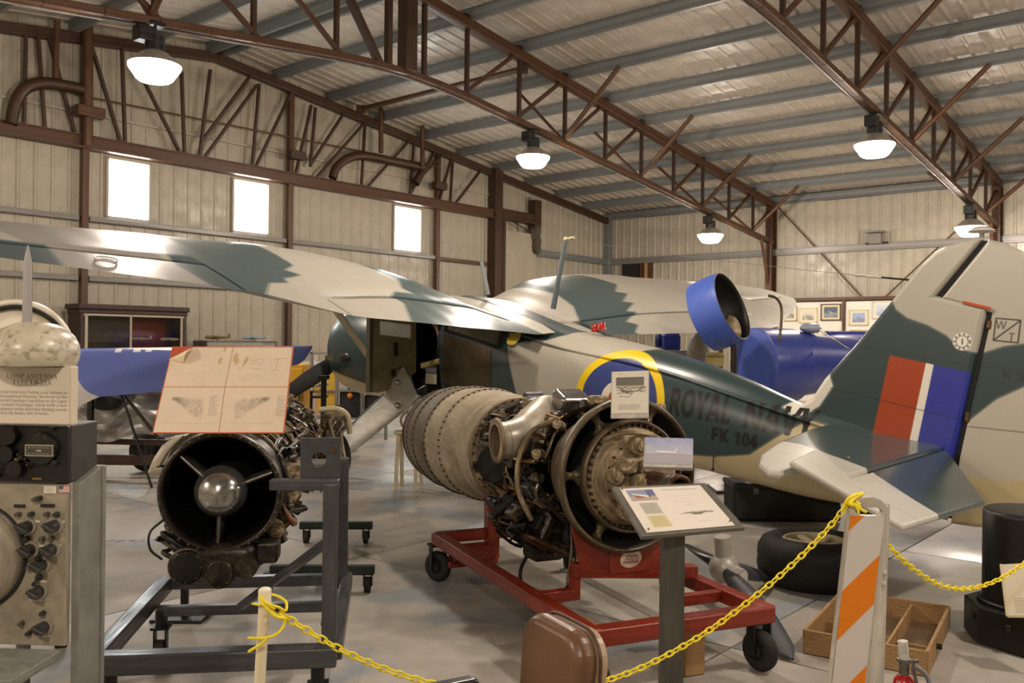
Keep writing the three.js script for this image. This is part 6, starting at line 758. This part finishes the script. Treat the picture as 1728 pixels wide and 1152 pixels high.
{ // grey curved fairing
  const c = P(286, 770, 5.3); const o = thing('curved_fairing', 'pale grey curved fairing leaning behind the turbojet intake', 'fairing', [c.x, 0, c.z]); const k = 5.3 / FOCAL; const pts = [[322, 731], [296, 735], [276, 750], [262, 772], [252, 796], [258, 801], [272, 800], [300, 800], [340, 780], [345, 740]].map(([x, y]) => [(x - 286) * k, c.y - (y - 770) * k]);
  part(o, 'shell', prism(pts, 0.13, 0.05, [], 6), mat(0xc4bba8, 0.4, 0.05)); part(o, 'rib', tube([[0.11, c.y + 0.13, 0.07], [0.03, c.y + 0.05, 0.075], [-0.03, c.y - 0.05, 0.07]], 0.006, 20, 6), M.steel); part(o, 'prop_leg', [beam(V(0.1, 0, 0), V(0.1, c.y - 0.1, 0), 0.04, 0.04, V(0, 0, 1)), rbox(0.3, 0.02, 0.3, 0.005, 0.1, 0.01, 0)], M.darkMetal); }
{ // dark green dolly behind the turbojet with an accessory unit on its post
  const a = onFloor(518, 915), b = onFloor(618, 915), d = onFloor(616, 997); const o = thing('equipment_dolly', 'dark green low dolly with casters and a tall post, behind the turbojet', 'dolly', [d.x, 0, d.z]); const g = mat(0x2c3a36, 0.45, 0.2, { map: grimeMap }); const q = (v, h) => v.clone().sub(d).setY(h); const y = 0.14; const b0 = q(a, y), b1 = q(b, y), f1 = V(0.02, y, 0), f0 = V(-0.62, y, 0.02);
  part(o, 'cross_bar', beam(b0.clone().add(V(-0.06, 0, 0)), b1.clone().add(V(0.05, 0, 0)), 0.06, 0.06), g); part(o, 'cross_bar', beam(f0, f1.clone().add(V(0.04, 0, 0)), 0.06, 0.06), g); part(o, 'spine', beam(V(-0.25, y, 0.02), b0.clone().lerp(b1, 0.5), 0.05, 0.05), g); const pm = b0.clone().lerp(b1, 0.52); part(o, 'post', beam(V(pm.x, y, pm.z), V(pm.x, 1.12, pm.z), 0.06, 0.06, V(0, 0, 1)), g);
  for (const p of [b0, b1, f1, f0]) { const c = new THREE.Group(); c.name = 'caster'; o.add(c); part(c, 'wheel', new THREE.CylinderGeometry(0.05, 0.05, 0.035, 20).rotateZ(Math.PI / 2).translate(p.x, 0.05, p.z + 0.02), M.blackRubber); part(c, 'fork', [box(0.008, 0.08, 0.04, p.x - 0.025, 0.08, p.z + 0.01), box(0.008, 0.08, 0.04, p.x + 0.025, 0.08, p.z + 0.01), box(0.07, 0.01, 0.07, p.x, 0.118, p.z)], M.darkMetal); }
  const u = P(573, 770, 6.2); const w = thing('accessory_unit', 'small engine unit wrapped in pale pipes, on the dolly post behind the turbojet', 'engine part', [u.x, 0, u.z]); part(w, 'body', [rod(V(-0.06, 0.62, 0), V(-0.06, 1.1, 0), 0.075, 18), rbox(0.16, 0.12, 0.14, 0.02, -0.04, 1.08, 0)], M.oily); for (let k = 0; k < 12; k++) part(w, 'pipe', tube([[-0.12 + rr(0, 0.16), 0.55 + rr(0, 0.2), 0.06], [-0.1 + rr(0, 0.18), 0.8 + rr(-0.1, 0.1), 0.1], [-0.12 + rr(0, 0.18), 1.0 + rr(-0.1, 0.1), 0.08], [-0.08 + rr(0, 0.1), 1.12, 0.02]], rr(0.008, 0.014), 20, 6), k % 2 ? M.tan : M.steel); part(w, 'pale_pipe', tube([[-0.14, 1.16, 0], [-0.02, 1.17, 0.02], [0.05, 1.13, 0.02], [0.07, 1.0, 0]], 0.02, 24, 8), M.cream);
}
{ // display cabinet and models by the gable wall
  const q = (s, y, t) => hw(s, y, t); const base = q(17.3, 0, 0.55); const o = thing('display_cabinet', 'dark brown glass-fronted display cabinet against the corrugated wall', 'cabinet', [base.x, 0, base.z], TURN); const bw = mat(0x3f231a, 0.5, 0, { map: grimeMap }); const W = 2.1, Y = 2.26, dp = 0.5;
  part(o, 'carcass', [box(W, 1.2, dp, 0, 0.6, 0), box(W, 0.04, dp, 0, 2.1, 0), box(0.06, 1.0, dp, -W / 2 + 0.03, 1.65, 0), box(0.06, 1.0, dp, W / 2 - 0.03, 1.65, 0), box(W, 1.0, 0.03, 0, 1.65, dp / 2 - 0.02)], bw); part(o, 'cornice', [rbox(W + 0.12, 0.1, dp + 0.1, 0.02, 0, Y - 0.05, 0), rbox(W + 0.06, 0.08, dp + 0.04, 0.02, 0, Y - 0.14, 0)], bw); part(o, 'door_frame', [box(W - 0.1, 0.035, 0.03, 0, 2.06, -dp / 2), box(0.035, 0.9, 0.03, -W / 2 + 0.1, 1.62, -dp / 2), box(0.05, 0.9, 0.03, W / 2 - 0.1, 1.62, -dp / 2), box(0.03, 0.9, 0.03, 0.1, 1.62, -dp / 2)], mat(0xa89c86, 0.5)); part(o, 'glass_door', box(W - 0.2, 0.88, 0.006, 0, 1.62, -dp / 2 + 0.01), M.glass); part(o, 'glass_shelf', box(W - 0.12, 0.02, dp - 0.08, 0, 1.545, 0), M.glass); part(o, 'back_cloth', box(0.7, 0.9, 0.02, -0.5, 1.65, dp / 2 - 0.05), mat(0x6a1c12, 0.8), 'dark red lining');
  const models = [[17.05, 1.56, 0x9a948a, 'tiny pale model airplane inside the cabinet, at the left of the red lining'], [16.4, 1.56, 0xb9b2a6, 'tiny white model airplane inside the cabinet, before the red lining']];
  function model(s, y, t, color, label, sc, turn) { const p = q(s, y, t); const m = thing('model_airplane', label, 'model', [p.x, p.y, p.z], TURN + turn, 'model airplanes on show'); const mm = mat(color, 0.5); part(m, 'fuselage', latheZ([[0, 0.3], [0.035, 0.26], [0.045, 0.1], [0.03, -0.15], [0.01, -0.3], [0, -0.3]].map(([r, z]) => [r * sc, z * sc]), 16).translate(0, 0.075 * sc, 0), mm); part(m, 'wing', rbox(0.6 * sc, 0.012 * sc, 0.11 * sc, 0.004, 0, 0.08 * sc, 0.06 * sc), mm); part(m, 'tail', [rbox(0.2 * sc, 0.01 * sc, 0.06 * sc, 0.003, 0, 0.08 * sc, -0.26 * sc), rbox(0.01 * sc, 0.09 * sc, 0.07 * sc, 0.003, 0, 0.12 * sc, -0.26 * sc)], mm); part(m, 'stand', [rod(V(0, 0, 0), V(0, 0.06 * sc, 0), 0.008 * sc, 8), box(0.06 * sc, 0.012 * sc, 0.06 * sc, 0, 0.006 * sc, 0)], M.black); return m; }
  for (const [s, y, c, l] of models) model(s, y, 0.5, c, l, 0.75, 0.8);
  const cb = q(14.9, 0, 0.5); const c = thing('glass_case', 'low glass showcase beside the brown cabinet, with model airplanes on top', 'showcase', [cb.x, 0, cb.z], TURN); part(c, 'body', [rbox(1.7, 1.2, 0.5, 0.01, 0, 0.6, 0)], mat(0x8d8672, 0.5)); part(c, 'glass_top', [box(1.7, 0.32, 0.5, 0, 1.4, 0)], new THREE.MeshPhysicalMaterial({ color: 0xdfe3da, transmission: 0.7, thickness: 0, roughness: 0.1, side: THREE.DoubleSide })); part(c, 'frame', [box(1.72, 0.03, 0.52, 0, 1.58, 0), box(0.03, 0.36, 0.52, -0.85, 1.4, 0), box(0.03, 0.36, 0.52, 0.85, 1.4, 0)], M.steel); model(15.35, 1.6, 0.5, 0x6a5c34, 'olive model airplane on the glass showcase, the left of two', 0.9, 1.2); model(14.45, 1.6, 0.5, 0x8a97a4, 'pale blue model airplane on the glass showcase, the right of two', 0.9, 1.35);
}
{ // workshop pieces seen under the nose
  const mk = (name, label, cat, px, py, D, fn, turn = 0) => { const p = P(px, py, D); const o = thing(name, label, cat, [p.x, 0, p.z], turn); fn(o, p.y); return o; };
  mk('yellow_cabinet', 'bright yellow steel cabinet behind the dark propeller blade', 'cabinet', 496, 650, 12.3, (o) => { part(o, 'body', rbox(0.36, 1.02, 0.4, 0.02, 0, 0.8, 0), mat(0xcf9a12, 0.45)); part(o, 'door', rbox(0.32, 0.9, 0.02, 0.006, 0, 0.8, 0.2), mat(0xd6a418, 0.42)); part(o, 'plinth', rbox(0.38, 0.3, 0.42, 0.01, 0, 0.15, 0), M.girt); part(o, 'handle', rbox(0.02, 0.12, 0.02, 0.004, 0.12, 0.85, 0.22), M.steel); });
  mk('pink_panel', 'pale pink board standing behind a black post, below the airplane nose', 'board', 519, 706, 13.9, (o) => { part(o, 'board', rbox(0.27, 0.62, 0.04, 0.005, 0, 0.5, 0), mat(0xc9aaa0, 0.7)); part(o, 'foot', rbox(0.3, 0.2, 0.2, 0.01, 0, 0.1, -0.05), M.darkMetal); });
  mk('machine_column', 'dark machine column with red and pale fittings behind the blade tip', 'machine', 523, 690, 13.0, (o) => { part(o, 'column', rod(V(0, 0.06, 0), V(0, 1.1, 0), 0.04, 12), M.black); part(o, 'head', [rbox(0.2, 0.1, 0.2, 0.02, 0, 1.08, 0), rod(V(-0.06, 1.14, 0.06), V(0.06, 1.16, 0.06), 0.04, 12)], mat(0x6a2018, 0.5)); part(o, 'table', rbox(0.4, 0.03, 0.3, 0.006, 0.05, 0.82, 0.05), M.darkMetal); part(o, 'foot', rbox(0.34, 0.06, 0.34, 0.01, 0, 0.03, 0), M.darkMetal); for (let k = 0; k < 6; k++) part(o, 'fitting', new THREE.SphereGeometry(0.03, 10, 8).translate(rr(-0.05, 0.25), 0.92 + rr(-0.06, 0.1), rr(-0.05, 0.1)), k % 2 ? M.white : M.cream); });
  mk('black_post', 'tall black steel post with a square top, left of the yellow shelf', 'post', 546, 690, 10.8, (o) => { part(o, 'post', rbox(0.06, 1.12, 0.06, 0.01, 0, 0.62, 0), M.black); part(o, 'top_plate', rbox(0.12, 0.05, 0.12, 0.01, 0, 1.19, 0), M.darkMetal); part(o, 'base', rbox(0.36, 0.06, 0.36, 0.01, 0, 0.03, 0), M.darkMetal); });
  mk('storage_rack', 'metal storage rack with yellow back panels and dark stock, under the nose', 'rack', 592, 680, 15.0, (o) => { for (const x of [-0.62, -0.2, 0.22, 0.62]) part(o, 'upright', rbox(0.05, 1.45, 0.05, 0.005, x, 0.725, 0.2), M.girt); for (const y of [0.35, 0.8, 1.2, 1.42]) part(o, 'shelf', rbox(1.3, 0.03, 0.45, 0.005, 0, y, 0), M.girt); part(o, 'yellow_panel', rbox(0.4, 0.8, 0.03, 0.005, -0.42, 0.82, 0.16), mat(0xc29c2a, 0.5)); part(o, 'dark_stock', [rbox(0.36, 0.42, 0.3, 0.02, 0.02, 0.58, 0), rbox(0.34, 0.36, 0.3, 0.02, 0.42, 0.55, 0), rbox(0.5, 0.3, 0.3, 0.02, 0.34, 0.96, 0)], M.black); for (let k = 0; k < 7; k++) part(o, 'bottle', rod(V(0.0 + k * 0.08, 0.82, 0.18), V(0.0 + k * 0.08, 1.0 + 0.08 * (k % 3), 0.18), 0.025, 10), [M.darkMetal, M.white, M.rust, M.steel][k % 4]); part(o, 'orange_tag', new THREE.SphereGeometry(0.05, 12, 8).translate(0.02, 0.72, 0.2), mat(0xc07818, 0.5)); });
  mk('work_bench', 'white-topped work bench behind the dark propeller blade', 'bench', 560, 626, 16.4, (o, y) => { part(o, 'top', rbox(1.3, 0.08, 0.5, 0.01, 0, 1.2, 0), M.white); for (const x of [-0.55, 0.55]) part(o, 'leg', rbox(0.06, 1.18, 0.06, 0.005, x, 0.59, 0), M.girt); for (let k = 0; k < 5; k++) part(o, 'jar', rod(V(-0.5 + k * 0.22, 1.24, 0.1), V(-0.5 + k * 0.22, 1.36, 0.1), 0.05, 12), [M.cream, M.white, M.oily][k % 3]); });
  mk('step_stool', 'cream folding step frame standing below the open cabin door', 'step', 684, 730, 9.9, (o) => { for (const [x, z, tx] of [[-0.09, 0.1, 0.02], [0.13, 0.1, 0.0], [-0.06, -0.25, 0.0], [0.16, -0.25, -0.02]]) part(o, 'leg', beam(V(x, 0, z), V(x + tx, 0.62, z * 0.5), 0.04, 0.03, V(0, 0, 1)), M.cream); part(o, 'top_step', rbox(0.32, 0.03, 0.24, 0.006, 0.04, 0.63, -0.02), M.cream); part(o, 'side_ring', new THREE.TorusGeometry(0.1, 0.014, 8, 24).translate(0.05, 0.76, 0), M.tan); });
}
// ---------- things behind: right side ----------
{ // blue cowling body and long blue fuselage
  const bl = new THREE.MeshPhysicalMaterial({ color: 0x1d3288, roughness: 0.3, clearcoat: 0.5, clearcoatRoughness: 0.15, side: THREE.DoubleSide }); const c = P(1270, 617, 11.0); const o = thing('blue_nacelle', 'big glossy blue engine nacelle with a closed end, beyond the airplane tail', 'nacelle', [c.x, c.y, c.z], -1.0); // local z towards the closed end
  part(o, 'end_cap', latheZ([[0.000, 0.018], [0.270, 0.016], [0.378, 0.005], [0.410, -0.018]], 56).scale(0.95, 1.14, 1), mat(0x4a60b4, 0.4)); part(o, 'shell', latheZ([[0.410, -0.018], [0.414, -0.180], [0.410, -0.675], [0.378, -0.720]], 56).scale(0.95, 1.14, 1), bl); part(o, 'rear_fairing', latheZ([[0.39, -0.69], [0.34, -1.3], [0.3, -2.2], [0.26, -3.0], [0, -3.02]], 40).scale(0.9, 1.1, 1).translate(0, 0.02, 0), bl); part(o, 'trestle', [beam(V(-0.3, -c.y, -0.4), V(-0.2, -0.45, -0.4), 0.06, 0.06, V(0, 0, 1)), beam(V(0.3, -c.y, -0.4), V(0.2, -0.45, -0.4), 0.06, 0.06, V(0, 0, 1)), beam(V(-0.3, -0.52, -0.4), V(0.3, -0.52, -0.4), 0.06, 0.06), beam(V(0, -c.y, -2.4), V(0, -0.25, -2.4), 0.08, 0.08, V(0, 0, 1))], M.darkMetal);
  part(o, 'blister', new THREE.SphereGeometry(0.1, 16, 10).scale(1, 0.7, 1.8).translate(0.1, 0.48, -0.95), mat(0x8f98ae, 0.3)); part(o, 'pitot_rod', rod(V(0.12, 0.5, -1.0), V(0.75, 0.1, -1.15), 0.012, 8), M.bright);
  const f = P(1432, 606, 14.0); const q = thing('blue_fuselage', 'long blue airplane fuselage behind the nacelle, below the framed pictures', 'airplane body', [f.x, f.y, f.z], -1.35); part(q, 'body', latheZ([[0, 0.9], [0.2, 0.86], [0.36, 0.6], [0.4, 0.2], [0.4, -1.0], [0.34, -2.2], [0, -2.3]], 48), bl); part(q, 'spine', rbox(0.1, 0.08, 2.0, 0.03, 0, 0.4, -0.6), bl); part(q, 'cradle', [beam(V(-0.25, -f.y, -0.3), V(-0.2, -0.36, -0.3), 0.07, 0.07, V(0, 0, 1)), beam(V(0.25, -f.y, -0.3), V(0.2, -0.36, -0.3), 0.07, 0.07, V(0, 0, 1)), beam(V(0, -f.y, -1.6), V(0, -0.34, -1.6), 0.08, 0.08, V(0, 0, 1))], M.darkMetal); part(q, 'yellow_cap', new THREE.SphereGeometry(0.1, 14, 10).translate(-0.28, -0.35, 0.62), M.yellow, 'yellow cap at the base');
  // tilted open ring
  const r = P(1236, 516, 10.0); const g = thing('cowling_ring', 'tilted blue cowling ring with a dark interior, standing above the nacelle', 'cowling', [r.x, r.y, r.z]); const tilt = new THREE.Quaternion().setFromUnitVectors(V(0, 0, 1), V(0.76, 0.36, 0.54).normalize()); const rot = (geo) => geo.applyQuaternion(tilt);
  part(g, 'outer_band', rot(latheZ([[0.409, -0.348], [0.416, -0.174], [0.411, -0.052], [0.400, 0.000]], 48)), mat(0x4560b8, 0.45)); part(g, 'inner_lining', rot(latheZ([[0.400, 0.000], [0.389, 0.003], [0.374, -0.035], [0.365, -0.313], [0.174, -0.322], [0.000, -0.322]], 48)), mat(0x11110f, 0.5)); part(g, 'back_skin', rot(latheZ([[0.409, -0.348], [0.174, -0.357], [0.000, -0.357]], 36)), mat(0x3a50b0, 0.4)); part(g, 'support_pole', [rod(V(0.05, -r.y, -0.05), V(0.03, -0.3, -0.05), 0.035, 12), rbox(0.5, 0.04, 0.5, 0.01, 0.05, -r.y + 0.02, -0.05)], M.oilyDark); part(g, 'bent_tube', tube([[0.4, 0.12, 0.0], [0.48, 0.1, 0.0], [0.54, 0.02, 0], [0.55, -0.14, 0], [0.53, -0.4, 0]], 0.016, 24, 8), M.oily); part(g, 'tan_baffle', rot(new THREE.SphereGeometry(0.15, 16, 10).scale(0.9, 1, 0.5).translate(0.1, -0.2, -0.1)), M.tan);
}
{ // smaller things between wing and blue body
  const mk = (name, label, cat, px, py, D, fn, turn = 0) => { const p = P(px, py, D); const o = thing(name, label, cat, [p.x, 0, p.z], turn); fn(o, p.y); return o; };
  mk('grey_radome', 'grey oval radome standing behind the airplane spine', 'radome', 1178, 590, 14, (o, y) => { part(o, 'shell', new THREE.SphereGeometry(0.17, 24, 16).scale(1, 1.7, 0.9).translate(0, y - 0.02, 0), mat(0x7d7668, 0.5)); part(o, 'stand', [rod(V(0, 0.03, 0), V(0, y - 0.25, 0), 0.05, 12), rbox(0.4, 0.05, 0.4, 0.01, 0, 0.025, 0)], M.darkMetal); });
  mk('blue_crate', 'small blue equipment crate beyond the airplane spine', 'crate', 1132, 578, 16, (o, y) => { part(o, 'body', rbox(0.3, 0.26, 0.3, 0.02, 0, y, 0), M.blue); part(o, 'lid', rbox(0.24, 0.1, 0.24, 0.02, 0.02, y + 0.18, 0), mat(0x3f4e9a, 0.4)); part(o, 'bench', rbox(0.6, y - 0.13, 0.5, 0.01, 0, (y - 0.13) / 2, 0), M.girt); });
  mk('blue_bottle', 'dark blue bottle left of the blue crate, beyond the spine', 'bottle', 1112, 572, 16.2, (o, y) => { part(o, 'body', lathe([[0, y - 0.14], [0.07, y - 0.14], [0.07, y + 0.06], [0.03, y + 0.12], [0.03, y + 0.18], [0, y + 0.18]], 20), mat(0x1d2350, 0.3)); part(o, 'table', rbox(0.5, y - 0.14, 0.4, 0.01, 0, (y - 0.14) / 2, 0), M.girt); });
  mk('yellow_notice', 'pale yellow notice board on a wooden post, left of the blue nacelle', 'notice', 1210, 606, 13, (o, y) => { part(o, 'board', rbox(0.26, 0.2, 0.02, 0.004, -0.03, y, 0), mat(0xe2cf8a, 0.6)); part(o, 'stripe', rbox(0.26, 0.03, 0.004, 0.001, -0.03, y + 0.04, 0.012), mat(0xb59f4a, 0.6)); part(o, 'post', rbox(0.06, y + 0.15, 0.05, 0.005, 0.06, (y + 0.15) / 2, -0.03), M.wood); part(o, 'foot', rbox(0.5, 0.04, 0.4, 0.005, 0.03, 0.02, 0), M.wood); });
  mk('black_case', 'long black equipment case on the floor under the airplane belly', 'case', 1318, 850, 8.5, (o) => { part(o, 'body', rbox(1.0, 0.34, 0.42, 0.03, 0, 0.18, 0), mat(0x0f0e0d, 0.6)); part(o, 'lid', rbox(1.02, 0.05, 0.44, 0.02, 0, 0.33, 0), mat(0x161513, 0.5)); for (const lx of [-0.3, 0.3]) part(o, 'latch', rbox(0.05, 0.06, 0.02, 0.004, lx, 0.29, 0.22), M.steel); });
}
{ // pictures on the far wall
  const art = (seed0, bg, fg) => canvasTex(160, 120, (x, w, h) => { const r = ink(x, seed0); x.fillStyle = bg; x.fillRect(0, 0, w, h); for (let k = 0; k < 60; k++) { x.fillStyle = fg; x.globalAlpha = 0.08; x.beginPath(); x.arc(r() * w, h * (0.6 + 0.4 * r()), 8 + 18 * r(), 0, 7); x.fill(); } x.globalAlpha = 0.9; x.strokeStyle = fg; x.lineWidth = 6; x.beginPath(); x.moveTo(w * 0.25, h * 0.4); x.lineTo(w * 0.75, h * 0.62); x.stroke(); x.lineWidth = 4; x.beginPath(); x.moveTo(w * 0.5, h * 0.34); x.lineTo(w * 0.46, h * 0.7); x.stroke(); x.globalAlpha = 1; });
  const frames = [[1318, 1348, 517, 542, '#c3c1ac', '#4c4d44', 0xb5a878, 'framed aircraft drawing nearest the brown column, leftmost of the wall pictures'], [1352, 1382, 520, 545, '#d6d2be', '#5f5c52', 0xd2c79a, 'framed aircraft sketch with a pale frame, second picture from the brown column'], [1388, 1422, 513, 541, '#55606c', '#c4c8cc', 0x4a2e1a, 'picture of a dark seascape in a heavy brown frame'], [1436, 1468, 523, 549, '#9fb0d0', '#6f6a74', 0xcbbf92, 'framed blue aircraft painting to the right of the board post'], [1475, 1508, 509, 538, '#c9ccd2', '#7f9cc0', 0xc8c4ba, 'pale framed print partly hidden by the fin edge'], [1382, 1420, 558, 585, '#cfc8ae', '#7a745c', 0xb9ab78, 'framed print low on the board, behind the blue fuselage'], [1437, 1470, 557, 585, '#b7ad8c', '#5f5a48', 0xa48e52, 'tan framed print low on the board, right of the board post']];
  frames.forEach(([x0, x1, y0, y1, bg, fg, fc, label], k) => { const a = onFar(x0, y0), b = onFar(x1, y1); const t = (a[0] + b[0]) / 2, y = (a[1] + b[1]) / 2, w = b[0] - a[0], h = a[1] - b[1]; const p = hw(0.13, y, t); const o = thing('picture_frame', label, 'picture', [p.x, p.y, p.z], TURN + Math.PI / 2, 'pictures on the far wall board'); const f = 0.035; part(o, 'frame', [box(w, f, 0.03, 0, h / 2 - f / 2, 0), box(w, f, 0.03, 0, -h / 2 + f / 2, 0), box(f, h, 0.03, -w / 2 + f / 2, 0, 0), box(f, h, 0.03, w / 2 - f / 2, 0, 0)], mat(fc, 0.45)); part(o, 'mat_board', box(w - f, h - f, 0.008, 0, 0, 0), mat(k === 2 ? 0xd8c9a4 : 0xe2dcc8, 0.7)); part(o, 'print', box(w * 0.66, h * 0.62, 0.004, 0, 0, 0.006), mat(0xffffff, 0.6, 0, { map: art(31 + k * 7, bg, fg) })); });
  { const p = onFar(1483, 404), w = hw(0.22, p[1], p[0]); const o = thing('wall_floodlight', 'small grey unlit floodlight fixed to the far wall girt', 'floodlight', [w.x, w.y, w.z], TURN); part(o, 'housing', [rbox(0.2, 0.3, 0.34, 0.03, 0.05, 0.0, 0)], mat(0x77726a, 0.5)); part(o, 'visor', rbox(0.26, 0.04, 0.5, 0.01, 0.08, 0.18, 0), M.girt); part(o, 'bracket', rbox(0.1, 0.06, 0.6, 0.01, -0.05, -0.12, 0), M.darkMetal); }
  { const p = onGable(889, 405), w = hw(p[0], p[1], 0.3); const o = thing('bird_nest_clump', 'dark clump of debris at the end of the side wall girt', 'debris', [w.x, w.y, w.z]); for (let k = 0; k < 8; k++) part(o, 'clod', new THREE.IcosahedronGeometry(0.13 + 0.05 * rnd(), 2).scale(0.8, 1.2, 0.7).translate(rr(-0.05, 0.1), -0.3 + k * 0.08, rr(-0.05, 0.05)), mat(0x4a4234, 0.9)); }
}
renderer.render(scene, camera);
